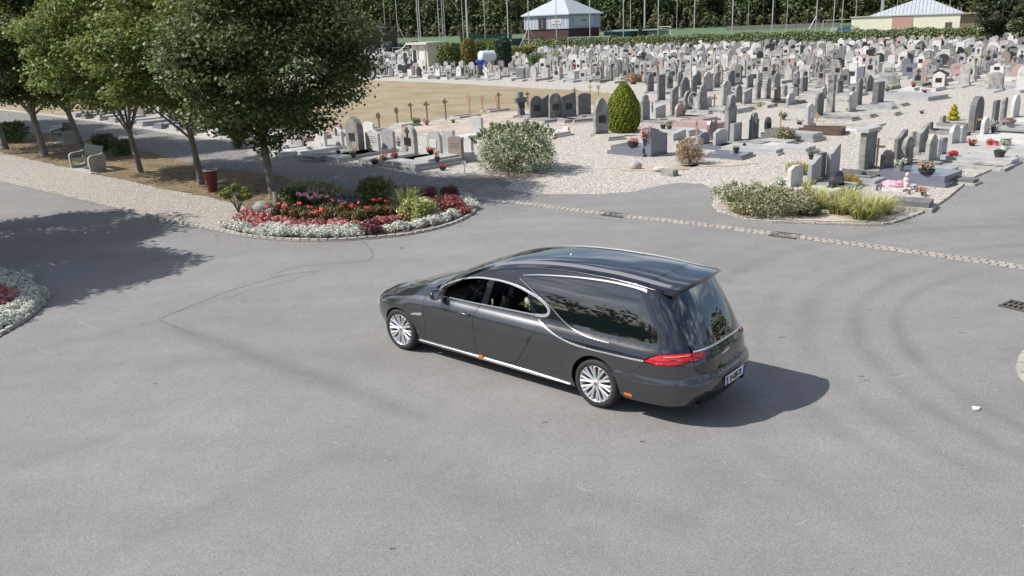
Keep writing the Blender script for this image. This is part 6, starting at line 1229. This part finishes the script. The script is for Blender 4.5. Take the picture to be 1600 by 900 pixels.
def patch(name, outline, m, fn=None, holes=(), off=0., rim=.018, step=.055, gap=0., parent=None, mirror=False):
    """body panel: a flat outline with holes, laid on an analytic surface, with exact normals and an inward rim"""
    fn = fn or SU; ol = shrink(outline, gap) if gap else list(outline); ol = dens(ol, step); hs = [dens(h, step * .7) for h in holes]
    xs = [p[0] for p in ol]; zs = [p[1] for p in ol]; pts = [Vector(p) for p in ol]; fc = [list(range(len(ol)))]
    for h in hs: k = len(pts); pts += [Vector(p) for p in h]; fc.append(list(range(k, k + len(h))))
    su, sv = step * 1.5, min(.03, step * .6); i = math.ceil(min(xs) / su) * su; edgeP = [Vector(p) for p in ol] + [Vector(p) for h in hs for p in h]
    while i < max(xs):
        j = math.ceil(min(zs) / sv) * sv
        while j < max(zs):
            if inpoly((i, j), ol) and not any(inpoly((i, j), h) for h in hs) and min((e.x - i) ** 2 + (e.y - j) ** 2 for e in edgeP) > (sv * .55) ** 2: pts.append(Vector((i, j)))
            j += sv
        i += su
    vs, es, fs, *_ = geometry.delaunay_2d_cdt(pts, [], fc, 0, 1e-6); F_ = []
    for f in fs:
        c_ = sum((vs[k] for k in f), Vector((0, 0))) / len(f)
        if inpoly(c_, ol) and not any(inpoly(c_, h) for h in hs): F_.append(list(f))
    e = 2e-3; P_ = []; Q_ = []
    for v in vs:
        a, b = v.x, v.y; p = Vector(fn(a, b)); du = Vector(fn(a + e, b)) - Vector(fn(a - e, b)); dv = Vector(fn(a, b + e)) - Vector(fn(a, b - e)); q = du.cross(dv)
        q.normalize(); Q_.append(q); P_.append(p)
    cen = Vector((1.6, 0, .75)); 
    s_ = sum(1 if q.dot(p - Vector((min(max(p.x, .2), 3.), 0, min(p.z, .8)))) > 0 else -1 for p, q in zip(P_, Q_)); 
    if s_ < 0: Q_ = [-q for q in Q_]
    if mirror: P_ = [Vector((p.x, -p.y, p.z)) for p in P_]; Q_ = [Vector((q.x, -q.y, q.z)) for q in Q_]
    P2 = [p + q * off for p, q in zip(P_, Q_)]; FF = []
    for f in F_:
        a, b, c_ = P2[f[0]], P2[f[1]], P2[f[2]]
        if (b - a).cross(c_ - a).dot(Q_[f[0]]) < 0: f = f[::-1]
        FF.append(f)
    ec = {}
    for f in FF:
        for k in range(len(f)): a, b = f[k], f[(k + 1) % len(f)]; ec[(a, b)] = 1
    bd = [(a, b) for (a, b) in ec if (b, a) not in ec]; V = list(P2); idx = {}; NF = list(FF); nin = len(FF)
    if rim:
        for a, b in bd:
            for k in (a, b):
                if k not in idx: idx[k] = len(V); V.append(P2[k] - Q_[k] * rim)
            NF.append([b, a, idx[a], idx[b]])
    me = bpy.data.meshes.new(name); me.from_pydata(V, [], NF); me.polygons.foreach_set('use_smooth', [True] * len(NF)); nl = []
    for fi, f in enumerate(NF):
        if fi < nin: nl += [tuple(Q_[k]) for k in f]
        else:
            a, b, c_ = Vector(V[f[0]]), Vector(V[f[1]]), Vector(V[f[2]]); q = (b - a).cross(c_ - a); q = q.normalized() if q.length > 1e-12 else Vector((0, 0, 1)); nl += [tuple(q)] * len(f)
    me.update(); me.normals_split_custom_set(nl); o = link(name, me, m, parent if parent is not None else hearse)
    return o
def both(name, outline, m, **k):
    a = patch(name, outline, m, **k); k2 = dict(k)
    b = patch(name, outline, m, mirror=True, **k2); return a, b
def ribbon(name, pts, w, m, fn=None, off=.006, mirror=False, parent=None, closed=False, h=.008):
    """raised trim strip following a line on the body surface; w may be a list"""
    fn = fn or SU; p = smooth_line(pts, closed, 6); n = len(p); V = []; F_ = []; e = 2e-3
    for i, q in enumerate(p):
        a = Vector(p[(i - 1) % n if closed else max(i - 1, 0)]); b = Vector(p[(i + 1) % n if closed else min(i + 1, n - 1)]); d = (b - a).normalized(); nn = Vector((-d.y, d.x)); ww = (w if not isinstance(w, (list, tuple)) else w[0] + (w[1] - w[0]) * math.sin(PI * i / (n - 1)) if len(w) == 2 else None) / 2 if not (isinstance(w, (list, tuple)) and len(w) > 2) else np.interp(i / (n - 1), np.linspace(0, 1, len(w)), w) / 2
        for s_, o_ in ((-1, -.002), (-.85, off + h), (.85, off + h), (1, -.002)):
            u, v = q[0] + nn.x * ww * s_, q[1] + nn.y * ww * s_; P0 = Vector(fn(u, v)); du = Vector(fn(u + e, v)) - Vector(fn(u - e, v)); dv = Vector(fn(u, v + e)) - Vector(fn(u, v - e)); nr = du.cross(dv).normalized()
            if nr.dot(P0 - Vector((min(max(P0.x, .2), 3.), 0, min(P0.z, .8)))) < 0: nr = -nr
            P1 = P0 + nr * o_; V.append((P1.x, -P1.y if mirror else P1.y, P1.z))
    for i in range(n - (0 if closed else 1)):
        j = (i + 1) % n
        for k in range(3): f = (4 * i + k, 4 * i + k + 1, 4 * j + k + 1, 4 * j + k); F_.append(f[::-1] if mirror else f)
    me = bpy.data.meshes.new(name); me.from_pydata(V, [], F_); bm = bmesh.new(); bm.from_mesh(me); bmesh.ops.recalc_face_normals(bm, faces=bm.faces); bm.to_mesh(me); bm.free(); o = link(name, me, m, parent if parent is not None else hearse); smooth_angle(o, 50); return o
def ribbons(name, pts, w, m, **k): return ribbon(name, pts, w, m, **k), ribbon(name, pts, w, m, mirror=True, **k)
# outlines in (u, z): u runs along the side from the nose to the tail
DLO = smooth_line([(2.96, 1.075), (2.911, 1.13), (2.76, 1.235), (2.498, 1.345), (2.309, 1.395), (2.138, 1.422), (1.941, 1.436), (1.747, 1.438), (1.553, 1.425), (1.36, 1.395), (1.191, 1.355), (1.024, 1.305), (.912, 1.25), (.852, 1.19), (.858, 1.135), (.92, 1.105), (1.058, 1.09)], False, 3) + [(2.139, 1.062), (2.7, 1.055)]
archR = [(math.cos(t) * .385, .345 + math.sin(t) * .40) for t in [PI * k / 22 for k in range(23)]]
archF = [(3.77 + math.cos(t) * .385, .345 + math.sin(t) * .375) for t in [PI * k / 22 for k in range(23)]]
CB = smooth_line([(1.0, 1.035), (.935, .998), (.754, .930), (.522, .863), (.305, .832), (.096, .824), (-.155, .827), (-.449, .830), (-.737, .841)], False, 3)
front_d = [(3.215, .30), (3.195, .5), (3.19, .74), (3.215, .93), (3.19, .985), (2.96, 1.045), (2.7, 1.05), (2.08, 1.056), (2.142, .925), (2.165, .781), (2.145, .585), (2.152, .29)]
rear_d = [(2.152, .29), (2.145, .585), (2.165, .781), (2.142, .925), (2.08, 1.056), (1.058, 1.082), (.93, 1.08), (.955, .978), (1.065, .782), (1.241, .512), (1.316, .403), (1.38, .335), (1.5, .295)]
both('front_door', front_d, MPG, gap=.0035, rim=.03); both('rear_door', rear_d, MPG, gap=.0035, rim=.03)
# sill under the doors
both('sill', [(3.47, .17), (3.40, .30), (3.215, .30), (2.152, .29), (1.5, .295), (1.38, .335), (.80, .335), (.395, .335), (.385, .17)], MPG, gap=.002, off=-.002)
ribbons('sill_trim', [(3.42, .235), (2.6, .235), (2.0, .225), (1.2, .215), (.46, .205)], [.012, .02, .045, .05, .012], MCH, off=.006)
# front wing
fa_ = [(p[0], p[1]) for p in archF]
wing = [(3.40, .30)] + [(3.47, .25)] + [(3.385 + .0, .30)]
wing = [(3.215, .30), (3.37, .30)] + [p for p in reversed(archF) if p[1] > .34] + [(4.175, .33), (4.33, .42), (4.40, .66), (4.62, .70), (4.58, .735), (4.4, .79), (4.0, .875), (3.6, .937), (3.3, .985), (3.19, .99), (3.215, .93), (3.19, .74), (3.195, .5)]
both('front_wing', wing, MPG, gap=.0025)
nose = [(4.175, .17), (4.175, .33), (4.33, .42), (4.40, .66), (4.62, .70), (5.0, .70), (5.6, .705), (6.2, .70), (6.58, .70), (6.80, .66), (6.87, .42), (7.025, .33), (7.025, .17)]
patch('front_bumper', nose, MPG, fn=SFr, gap=.002, step=.09, holes=[[(5.2, .3), (6.0, .3), (6.0, .62), (5.2, .62)]])
patch('grille', [(5.2, .3), (6.0, .3), (6.0, .62), (5.2, .62)], MTR, fn=SFr, off=-.02, step=.12)
for s_ in (0, 1): patch('headlight', [(4.45, .60), (4.52, .665), (4.72, .69), (5.02, .685), (4.98, .63), (4.7, .605)], MCH if 0 else mat('headlamp', (.5, .52, .55), (.65, .67, .7), 40, .08, coat=1.) if s_ == 0 else bpy.data.materials['headlamp'], off=.004, mirror=bool(s_), step=.06)
# rear quarter, black upper body, bumper
quart = [(1.5, .295), (1.38, .335), (1.316, .403), (1.241, .512), (1.065, .782), (.955, .978), (.95, 1.0)] + CB[3:] + [(-.735, .825), (-.66, .735), (-.56, .655), (-.45, .612), (-.25, .578)] + [(p[0], p[1]) for p in archR if -.40 < p[0] < .40 and p[1] > .36 and not (p[0] < -.33 and p[1] < .57)][::-1] + [(.395, .335), (.80, .335)]
both('rear_quarter', quart, MPG, gap=.0025)
BW = smooth_line([(1.41, 1.542), (1.28, 1.565), (1.156, 1.583), (.894, 1.615), (.472, 1.652), (.015, 1.672), (-.35, 1.668), (-.577, 1.655)], False, 3) + smooth_line([(-.66, 1.58), (-.738, 1.489), (-.888, 1.204), (-.932, 1.03)], False, 3) + smooth_line([(-.90, .985), (-.664, .975), (-.165, .977), (.13, .988), (.323, 1.017), (.459, 1.055), (.638, 1.143), (.823, 1.265), (1.031, 1.359), (1.259, 1.475)], False, 3)
rail = [(x, ZR(x)) for x in (2.99, 2.9, 2.8, 2.7, 2.55, 2.4, 2.25, 2.1, 1.97, 1.84, 1.6, 1.4, 1.15, .9, .65, .4, .2, 0, -.2, -.4, -.67, -.80)]
upper = [(-1.105, 1.66), (-1.17, 1.44), (-1.245, 1.2), (-1.305, 1.03), (-1.33, .99), (-1.05, .97), (-.90, .94), (-.80, .90), (-.735, .852)] + CB[::-1][:-3] + [(.945, 1.02), (.925, 1.075)] + [(.92, 1.105), (.858, 1.135), (.852, 1.19)] + [p for p in reversed(DLO[:-2]) if p[1] > 1.2 or p[0] > 2.5] + [(2.96, 1.075), (3.05, 1.01)] + rail
both('upper_body', upper, MPB, gap=.001, holes=[shrink(BW, -.002)])
w1, w2 = both('side_window', BW, MGD, off=-.004, step=.09)
both('window_surround', shrink(BW, -.006), MTR, off=-.02, rim=0, step=.12)
ribbons('window_chrome', [(1.36, 1.575), (1.156, 1.612), (.894, 1.643), (.472, 1.680), (.015, 1.700), (-.3, 1.697), (-.6, 1.685), (-.76, 1.672)], [.006, .010, .014, .017, .020, .024, .036, .05], MCH, off=.004)
ribbons('window_chrome', [(1.41, 1.53), (1.259, 1.455), (1.031, 1.338), (.823, 1.243), (.638, 1.12), (.459, 1.03), (.3, .99), (.1, .963), (-.2, .953)], [.004, .007, .007, .006, .003], MCH, off=.003)
ribbons('waist_chrome', CB[::2], [.006, .016, .018, .018, .018, .022], MCH, off=.004)
# D pillar notch
both('pillar_vent', [(-1.062, 1.207), (-1.088, 1.149), (-1.04, 1.05), (-1.035, 1.15)], MTR, off=.003, step=.03)
ribbons('pillar_seam', [(-.76, 1.655), (-.90, 1.40), (-1.00, 1.2), (-1.035, 1.12), (-1.02, 1.05), (-.96, .99)], .008, MTR, off=.0, h=.002)
# chrome loop round the front windows, pillars and panes
DL = smooth_line([(2.96, 1.075), (2.911, 1.14), (2.76, 1.245), (2.498, 1.352), (2.309, 1.402), (2.138, 1.430), (1.941, 1.443), (1.747, 1.446), (1.553, 1.432), (1.36, 1.404), (1.191, 1.362), (1.024, 1.314), (.905, 1.255), (.838, 1.19), (.848, 1.13), (.92, 1.095), (1.058, 1.082), (1.6, 1.072), (2.139, 1.056), (2.7, 1.05)], False, 1)
ribbons('window_chrome', DL[:10], [.014, .024, .028, .030], MCH, off=.006); ribbons('window_chrome', DL[9:17], [.030, .034, .042, .050, .050, .038], MCH, off=.006); ribbons('belt_trim', DL[15:] , [.028, .02, .016, .014], MCH, off=.005)
both('door_pillar', [(2.075, 1.062), (1.96, 1.425), (1.86, 1.433), (1.955, 1.062)], MPB, rim=.03, off=.0); both('door_pillar', [(1.135, 1.09), (1.235, 1.352), (1.205, 1.345), (1.03, 1.092)], MPB, rim=.03)
ribbons('pillar_seam', [(2.03, 1.07), (1.985, 1.22), (1.92, 1.42)], .006, MTR, off=.001, h=.002)
both('quarter_glass', [(1.03, 1.10), (1.195, 1.335), (1.03, 1.285), (.93, 1.225), (.885, 1.17), (.90, 1.125)], MGD, off=-.004)
both('mirror_sail', [(2.935, 1.08), (2.80, 1.08), (2.78, 1.2)], MTR, rim=.02)
patch('door_glass', [(2.78, 1.075), (2.09, 1.07), (1.99, 1.40), (2.3, 1.375), (2.6, 1.28), (2.77, 1.2)], MGC, mirror=True, off=-.006); patch('door_glass', [(1.94, 1.07), (1.16, 1.095), (1.24, 1.34), (1.5, 1.4), (1.86, 1.42)], MGC, mirror=True, off=-.006)
# tail
tg = [(-1.368, .985), (-1.364, .89), (-1.389, .77), (-1.44, .715), (-1.60, .692), (-2.1, .685)]; tgm = [(-4.2 - a, b) for a, b in reversed(tg[:-1])]
patch('tailgate', tg + tgm + [(-2.6, .985), (-2.1, .985), (-1.6, .985)], MPB, gap=.002, step=.08)
gl_ = [(-1.17, 1.655), (-1.21, 1.44), (-1.29, 1.2), (-1.36, 1.0), (-1.8, .998), (-2.1, .998)]; glm = [(-4.2 - a, b) for a, b in reversed(gl_[:-1])]
patch('rear_window', gl_ + glm + [(-2.6, 1.66), (-2.1, 1.66), (-1.6, 1.66)], MGD, gap=.002, step=.08, off=.002)
tf = [(-1.105, 1.66), (-1.17, 1.44), (-1.245, 1.2), (-1.305, 1.03), (-1.33, .99), (-1.36, .998), (-1.29, 1.2), (-1.21, 1.44), (-1.17, 1.655)]
both('tailgate_frame', tf, MPB, gap=.0015, step=.06)
ribbon('tail_chrome', [(-1.375, .987), (-1.6, .99), (-2.1, .99), (-2.6, .99), (-2.825, .987)], [.02, .026, .026, .02], MCH, off=.006)
tl = [(-.737, .841), (-.834, .905), (-.939, .945), (-1.106, .968), (-1.334, .984), (-1.36, .974), (-1.358, .892), (-1.23, .862), (-1.103, .842), (-.938, .826)]
for s_ in (False, True):
    a = patch('tail_light', tl, MRL, off=.008, gap=.002, step=.05, mirror=s_); ribbon('light_bar', [(-1.0, .925), (-1.2, .945), (-1.33, .955)], .008, mat('lamp_pale', (.8, .35, .3), None, rough=.1) if not s_ else bpy.data.materials['lamp_pale'], off=.012, mirror=s_, parent=a, h=.003)
    ribbon('light_bar', [(-.9, .87), (-1.05, .885), (-1.12, .905), (-1.2, .885), (-1.33, .905)], .010, mat('lamp_deep', (.25, .0, .004), None, rough=.1) if not s_ else bpy.data.materials['lamp_deep'], off=.012, mirror=s_, parent=a, h=.002)
    b = patch('tail_light', [(-1.376, .972), (-1.6, .972), (-1.585, .93), (-1.53, .90), (-1.46, .888), (-1.374, .892)], MRL, off=.008, step=.04, mirror=s_); ribbon('light_bar', [(-1.40, .93), (-1.47, .905), (-1.54, .925), (-1.57, .965)], .012, bpy.data.materials['lamp_deep'], off=.012, mirror=s_, parent=b, h=.003)
bump = [(-.385, .30), (-.37, .42), (-.335, .53), (-.25, .578), (-.45, .612), (-.56, .655), (-.66, .735), (-.735, .825), (-.938, .823), (-1.103, .838), (-1.23, .858), (-1.362, .886), (-1.389, .77), (-1.44, .712), (-1.60, .690), (-2.1, .682)]
bl = [(-.45, .25), (-.852, .265), (-1.05, .27), (-1.25, .30), (-1.32, .42), (-1.50, .49), (-1.65, .44), (-2.1, .42)]
bm_l = [(-4.2 - a, b) for a, b in bump[:-1][::-1]]; bl_m = [(-4.2 - a, b) for a, b in reversed(bl[:-1])]
patch('rear_bumper', bump + bm_l + (bl + bl_m)[::-1], MPG, gap=.002, step=.07)
patch('diffuser', [(-1.25, .30), (-1.32, .42), (-1.50, .49), (-1.65, .44), (-2.1, .42), (-2.55, .44), (-2.70, .49), (-2.88, .42), (-2.95, .30), (-2.8, .24), (-2.1, .22), (-1.4, .24)], MTR, off=-.025, step=.09)
ribbon('bumper_crease', [(-.5, .527), (-.76, .545), (-1.07, .585), (-1.36, .635), (-1.7, .645), (-2.1, .645), (-2.5, .645), (-2.84, .635)], .03, MPG, off=-.004, h=.006)
for s_ in (1, -1): MB().tube([(-1.28, s_ * .60, .275), (-1.375, s_ * .60, .27)], [.04, .043], 12).build('exhaust', MTR, hearse, smooth=False)
# plate with its registration, maker badge, crest on the window
def onsurf(u, z, off): p = Vector(SU(u, z)); e = 3e-3; q = (Vector(SU(u + e, z)) - Vector(SU(u - e, z))).cross(Vector(SU(u, z + e)) - Vector(SU(u, z - e))).normalized(); q = q if q.x < 0 else -q; return p + q * off, q
pc = Vector(SU(-2.1, .53)) + Vector((-.03, 0, 0)); pl_ = MB().box((pc.x, 0, .53), (.016, .52, .115)).build('number_plate', mat('plate_white', (.78, .78, .76), None, rough=.3), hearse)
MBL = mat('plate_blue', (.02, .05, .4), None, rough=.3); MB().box((pc.x - .0095, .237, .53), (.003, .046, .111)).build('blue_band', MBL, pl_); MB().box((pc.x - .0095, -.237, .53), (.003, .046, .111)).build('blue_band', MBL, pl_)
rotm = Matrix(((0, 0, -1), (-1, 0, 0), (0, 1, 0))).to_euler()
textobj('EV-858-TR', .105, MTR, pl_, (pc.x - .0095, 0, .528), rotm, .001, 'lettering', .72, .004); textobj('F', .05, M['white'], pl_, (pc.x - .0115, .237, .505), rotm, .0005, 'lettering', 1., .001)
p_, q_ = onsurf(-1.97, .855, .006); bd = MB(); by = p_.y
cat_ = [(-.10, -.012), (-.07, .002), (-.03, .006), (.0, .018), (.04, .016), (.075, .03), (.105, .02), (.095, .004), (.07, .008), (.06, -.012), (.045, -.004), (.01, -.006), (-.02, -.02), (-.04, -.008), (-.07, -.016)]
bd.prism([(by - .06 - a * .95, .858 + b) for a, b in cat_], p_.x - .004, p_.x + .004); bd.build('badge', MCH, hearse)
MWM = mat('sticker_grey', (.32, .32, .32), None, rough=.5); rs = random.Random(8); mb = MB()
for k in range(34):
    yy = rs.uniform(-.12, .12); zz = 1.045 + rs.uniform(0, .085) * (1 - abs(yy) / .16); pp, nq = onsurf(-2.1 - yy / 1.1 - .19, zz, .006); mb.tube([pp, pp + Vector((0, rs.uniform(-.03, .03), rs.uniform(-.012, .02)))], .0028, 4)
mb.build('window_crest', MWM, hearse); p_, q_ = onsurf(-2.29, 1.022, .006); textobj('FUNERAIRE', .028, MWM, hearse, (p_.x - .003, p_.y, 1.022), rotm, .0005)
# orange side reflectors
both('side_reflector', [(-.45, .305), (-.56, .30), (-.56, .335), (-.45, .34)], MOR, off=.008, step=.05); both('side_reflector', [(2.12, .243), (2.04, .243), (2.04, .27), (2.12, .27)], MOR, off=.02, step=.05, rim=.03)
# roof, spoiler, windscreen, bonnet
def TP(x, t): return TOP(x, t)
def grid(name, fn, us, vs, m, off=0, parent=None, rim=.02):
    V = [Vector(fn(u, v)) for u in us for v in vs]; nv = len(vs); F_ = [(i * nv + j, (i + 1) * nv + j, (i + 1) * nv + j + 1, i * nv + j + 1) for i in range(len(us) - 1) for j in range(nv - 1)]
    me = bpy.data.meshes.new(name); me.from_pydata(V, [], F_); bm = bmesh.new(); bm.from_mesh(me); bm.normal_update()
    if sum(f.normal.z for f in bm.faces) < 0: bmesh.ops.reverse_faces(bm, faces=bm.faces)
    bm.normal_update(); ed = [e for e in bm.edges if e.is_boundary]; r_ = bmesh.ops.extrude_edge_only(bm, edges=ed); 
    for v in r_['geom']:
        if isinstance(v, bmesh.types.BMVert): v.co.z -= rim
    bmesh.ops.recalc_face_normals(bm, faces=bm.faces); bm.to_mesh(me); bm.free(); o = link(name, me, m, parent if parent is not None else hearse); smooth_angle(o, 40); return o
T_ = [k / 14 for k in range(-14, 15)]; LS_ = lambda a, b, n: [a + (b - a) * k / n for k in range(n + 1)]
def RF(x, t):
    p = TOP(x, t); return p
grid('roof', RF, LS_(-.597, 2.20, 30), T_, MPB, rim=.03); grid('windscreen', RF, LS_(2.21, 3.04, 12), T_, MGD, rim=.01)
def SPL(x, t): p = TOP(x, t); k = sm(-.6, -.95, x) ; return (p[0] - .03 * k, p[1] * (1 - .02 * k), p[2] + .0 * k + .012 * k)
grid('spoiler', SPL, LS_(-.605, -.95, 6), T_, MPB, rim=.045)
mb = MB(); up_ = [SPL(-.93, t) for t in T_]; lo_ = [(p[0] + .14, p[1] * .96, p[2] - .085) for p in up_]; n = len(T_); mb.v = up_ + lo_; mb.f = [(i, i + 1, n + i + 1, n + i) for i in range(n - 1)]; mb.m = [0] * (n - 1); mb.v = [(a, b, c_ - .03) for a, b, c_ in mb.v]; mb.build('spoiler_underside', MTR, hearse)
def side_rail(s_):
    xs = LS_(-.86, 1.95, 22); V = []; F_ = []
    for x in xs:
        for t, dz in ((.77, -.004), (.785, .010), (.868, .010), (.88, -.004)): p = TOP(x, s_ * t); V.append((p[0], p[1], p[2] + dz))
    for i in range(len(xs) - 1):
        for k in range(3): F_.append((4 * i + k, 4 * i + k + 1, 4 * i + k + 5, 4 * i + k + 4))
    me = bpy.data.meshes.new('roof_rail'); me.from_pydata(V, [], F_); bm = bmesh.new(); bm.from_mesh(me); bmesh.ops.recalc_face_normals(bm, faces=bm.faces); bm.to_mesh(me); bm.free(); smooth_angle(link('roof_rail', me, MSA, hearse), 40)
side_rail(1); side_rail(-1)
def side_gutter(s_):
    mb = MB(); mb.tube([(x + BOW(x) * 0, s_ * (WZ(ZR(x)) + .006), ZR(x) - .012) for x in LS_(-.84, 2.9, 34)], .014, 7); mb.build('roof_gutter', MPB, hearse, smooth=True)
side_gutter(1); side_gutter(-1)
MB().lathe([(.001, 0), (.02, 0), (.012, .015), (.001, .018)], 10, (TOP(.9, 0)[0], 0.15, TOP(.9, 0)[2])).build('roof_aerial_glint', M['white'], hearse)  # its white colour stands for a small glint on the roof
# bonnet: spans between the wing tops
def HD(u, t):
    p = SS(u, ZT(min(u, 4.8)) if u < 4.62 else .70); p = SS(u, ZT(u)) if u < 4.62 else SS(u, .705); k = 1 - abs(t) ** 2.2; x = p[0]
    w = p[1]; zc = .085 * sm(4.95, 3.4, u) + .02; rid = .012 * math.exp(-((abs(t) - .62) / .12) ** 2) * sm(5.2, 4.2, u); cow = sm(3.3, 3.0, u)
    return (x + .0 * k + .34 * cow * (1 - t * t), w * t, p[2] + zc * k * (1 - .4 * cow) + rid)
grid('bonnet', HD, LS_(3.07, 5.55, 44), T_, MPG, rim=.02)
both('bonnet_vent', [(3.491, .668), (3.30, .678), (3.235, .70), (3.235, .735), (3.42, .70)], MCH, off=.004, step=.05)
# inner tub so that gaps and arches read dark, with liners
def inn(fn, d):
    def g_(u, z): p = fn(u, z); k = 1 - d / max(abs(p[1]), .3); return (1.6 + (p[0] - 1.6) * (1 - d / 3.2), p[1] * k, p[2])
    return g_
both('inner_body', [(-2.1, .26), (-.5, .26)] + [(-.39, .30)] + [p for p in reversed(archR) if p[1] > .36] + [(.39, .24), (3.38, .24)] + [p for p in reversed(archF) if p[1] > .36] + [(4.16, .26), (5.6, .3), (5.6, .62), (4.4, .72), (3.6, .88), (3.05, .97), (.9, 1.0), (-2.1, .95)], MPU, fn=inn(SS, .05), rim=0, step=.14)
MB().box((1.6, 0, .25), (4.9, 1.56, .06)).build('floor', MPU, hearse)
for cx in (0, 3.77):
    for s_ in (-1, 1):
        mb = MB(); pf = [(math.cos(t) * .40, math.sin(t) * .40) for t in [PI * k / 14 for k in range(15)]]; b = 0
        for yy in (.86, .55):
            for a, c_ in pf: mb.v.append((cx + a, s_ * yy, .345 + c_))
        for k in range(14): mb.f.append((k, k + 1, 15 + k + 1, 15 + k)); mb.m.append(0)
        mb.v.append((cx, s_ * .55, .345)); 
        for k in range(14): mb.f.append((15 + k, 15 + k + 1, 30)); mb.m.append(0)
        mb.build('arch_liner', MPU, hearse)
# cabin: dash, wheel, seats, trim, the load deck curtain line
MB().box((2.78, 0, .93), (.42, 1.4, .2), taper=.85).build('dashboard', MIN, hearse)
st = MB(); rg = [(.0, .18 * math.cos(t), .18 * math.sin(t)) for t in [2 * PI * k / 24 for k in range(25)]]; st.tube(rg, .014, 7); st.tube([(0, -.17, 0), (0, .17, 0)], .018, 6); st.tube([(0, 0, 0), (0, 0, -.17)], .02, 6); st.ico((0, 0, 0), (.04, .06, .05), 2); st.tube([(0, 0, 0), (.25, 0, -.03)], .03, 6); sw_ = st.build('steering_wheel', MIL, hearse, (2.46, .38, 1.03), (0, -.42, 0), smooth=True)
def seat(x, y):
    s_ = empty('seat', (x, y, .0)); s_.parent = hearse; MB().box((.05, 0, .52), (.5, .5, .22), taper=.92).build('cushion', MIN, s_); MB().box((-.25, 0, .84), (.16, .48, .62), tilt=-.22, taper=.85).build('backrest', MIN, s_); MB().box((-.34, 0, 1.2), (.09, .26, .17), tilt=-.15, taper=.8).build('headrest', MIN, s_)
seat(2.12, .38); seat(2.12, -.38); seat(1.32, .38); seat(1.32, -.38)
MB().box((1.0, 0, .98), (.05, 1.3, .75)).build('partition', MIN, hearse); MB().box((.0, 0, .93), (1.95, 1.4, .05)).build('load_deck', MIN, hearse)
for s_ in (-1, 1): MB().box((2.0, s_ * .80, .88), (2.3, .05, .3)).build('door_card', MIN, hearse)
MB().tube([(2.02, .70, 1.36), (2.0, .735, 1.2), (2.06, .75, 1.0)], .02, 5).build('seat_belt', MIL, hearse)
# mirrors and handles
for s_ in (-1, 1):
    y0 = SS(2.88, 1.06)[1]; mb = MB(); mb.ico((2.86, s_ * (y0 + .13), 1.10), (.075, .13, .085), 3); mb.tube([(2.86, s_ * (y0 - .02), 1.065), (2.86, s_ * (y0 + .08), 1.075)], [.03, .025], 8); o = mb.build('wing_mirror', MPB, hearse, smooth=True); MB().box((2.79, s_ * (y0 + .13), 1.1), (.006, .2, .12)).build('mirror_glass', MCH, o)
    def hnd(u):
        y0 = SS(u, .885)[1]; mb = MB(); mb.tube([(u + .13, s_ * (y0 - .005), .885), (u + .10, s_ * (y0 + .028), .887), (u - .08, s_ * (y0 + .028), .889), (u - .11, s_ * (y0 - .005), .889)], [.014, .017, .017, .013], 8); mb.build('door_handle', MPG, hearse, smooth=True); patch('handle_recess_shade', [(u + .05, .86), (u + .03, .905), (u - .03, .91), (u - .05, .86)], MTR, off=.002, rim=0, step=.04, mirror=s_ < 0)  # black patch on the flush door stands in for shade behind the handle
    hnd(2.33)
# wheels
def wheel(x, s_):
    w = empty('wheel', (x, s_ * .80, .344)); w.parent = hearse; w.rotation_euler = (0, 0, 0 if s_ > 0 else PI); R0, wd = .344, .128
    tp = [(.250, -wd + .02), (.262, -wd), (.30, -wd), (.328, -wd + .01), (.342, -wd + .03), (.344, 0), (.342, wd - .03), (.328, wd - .01), (.30, wd), (.262, wd), (.250, wd - .02)]; MB().lathe(tp, 56, (0, 0, 0), 'y').build('tyre', MTY, w, smooth=True)
    mb = MB(); mb.lathe([(.252, -.11), (.235, -.1), (.228, .06), (.238, .105), (.252, .122), (.258, .118), (.254, .10)], 48, (0, 0, 0), 'y'); n = 10
    for k in range(n):
        a = 2 * PI * k / n + .1
        for dd in (-.085, .085):
            p0 = a + dd * .45; p1 = a + dd * 1.6; mb.tube([(math.cos(p0) * .05, .095, math.sin(p0) * .05), (math.cos(a + dd * .9) * .13, .1, math.sin(a + dd * .9) * .13), (math.cos(p1) * .238, .112, math.sin(p1) * .238)], [.019, .015, .020], 6)
    mb.lathe([(.001, .118), (.045, .116), (.062, .1), (.062, .07), (.001, .07)], 20, (0, 0, 0), 'y'); o = mb.build('rim', MAL, w); smooth_angle(o, 45)
    MB().lathe([(.001, .124), (.019, .122), (.021, .116), (.001, .116)], 16, (0, 0, 0), 'y').build('hub_cap', mat('cap_red', (.3, .05, .05), None, rough=.3) if 'cap_red' not in bpy.data.materials else bpy.data.materials['cap_red'], w)
    MB().lathe([(.001, .02), (.17, .02), (.17, -.0), (.001, 0)], 28, (0, 0, 0), 'y').build('brake_disc', M['iron'], w); MB().lathe([(.001, -.09), (.24, -.09), (.24, -.1), (.001, -.1)], 24, (0, 0, 0), 'y').build('inner_disc', MPU, w)
for x in (0., 3.77):
    for s_ in (1, -1): wheel(x, s_)
# white flowers standing inside the rear side window
fl = empty('flower_arrangement', (HO[0] + hx * 1.30 - hy * .60, HO[1] + hy * 1.30 + hx * .60, 1.06), HG, 'white flowers with spiky green leaves inside the rear door window', 'flowers')
P_, Q_ = clump_pts([(0, 0, .2, .05, .05, .05), (.05, .02, .13, .05, .05, .05), (-.03, .02, .1, .05, .05, .05)], 46, 3, .4); link('blossoms', leaf_mesh('blossoms', P_, Q_, .05, .9, seed=4), leafmat('blossom_white', [(.72, .72, .66), (.8, .8, .75)], .2), fl)
link('leaves', blades_mesh('leaves', 34, .12, .16, .022, 8, 1.), leafmat('palm_leaf', [(.1, .16, .05), (.3, .38, .16), (.5, .55, .35)], .3), fl)
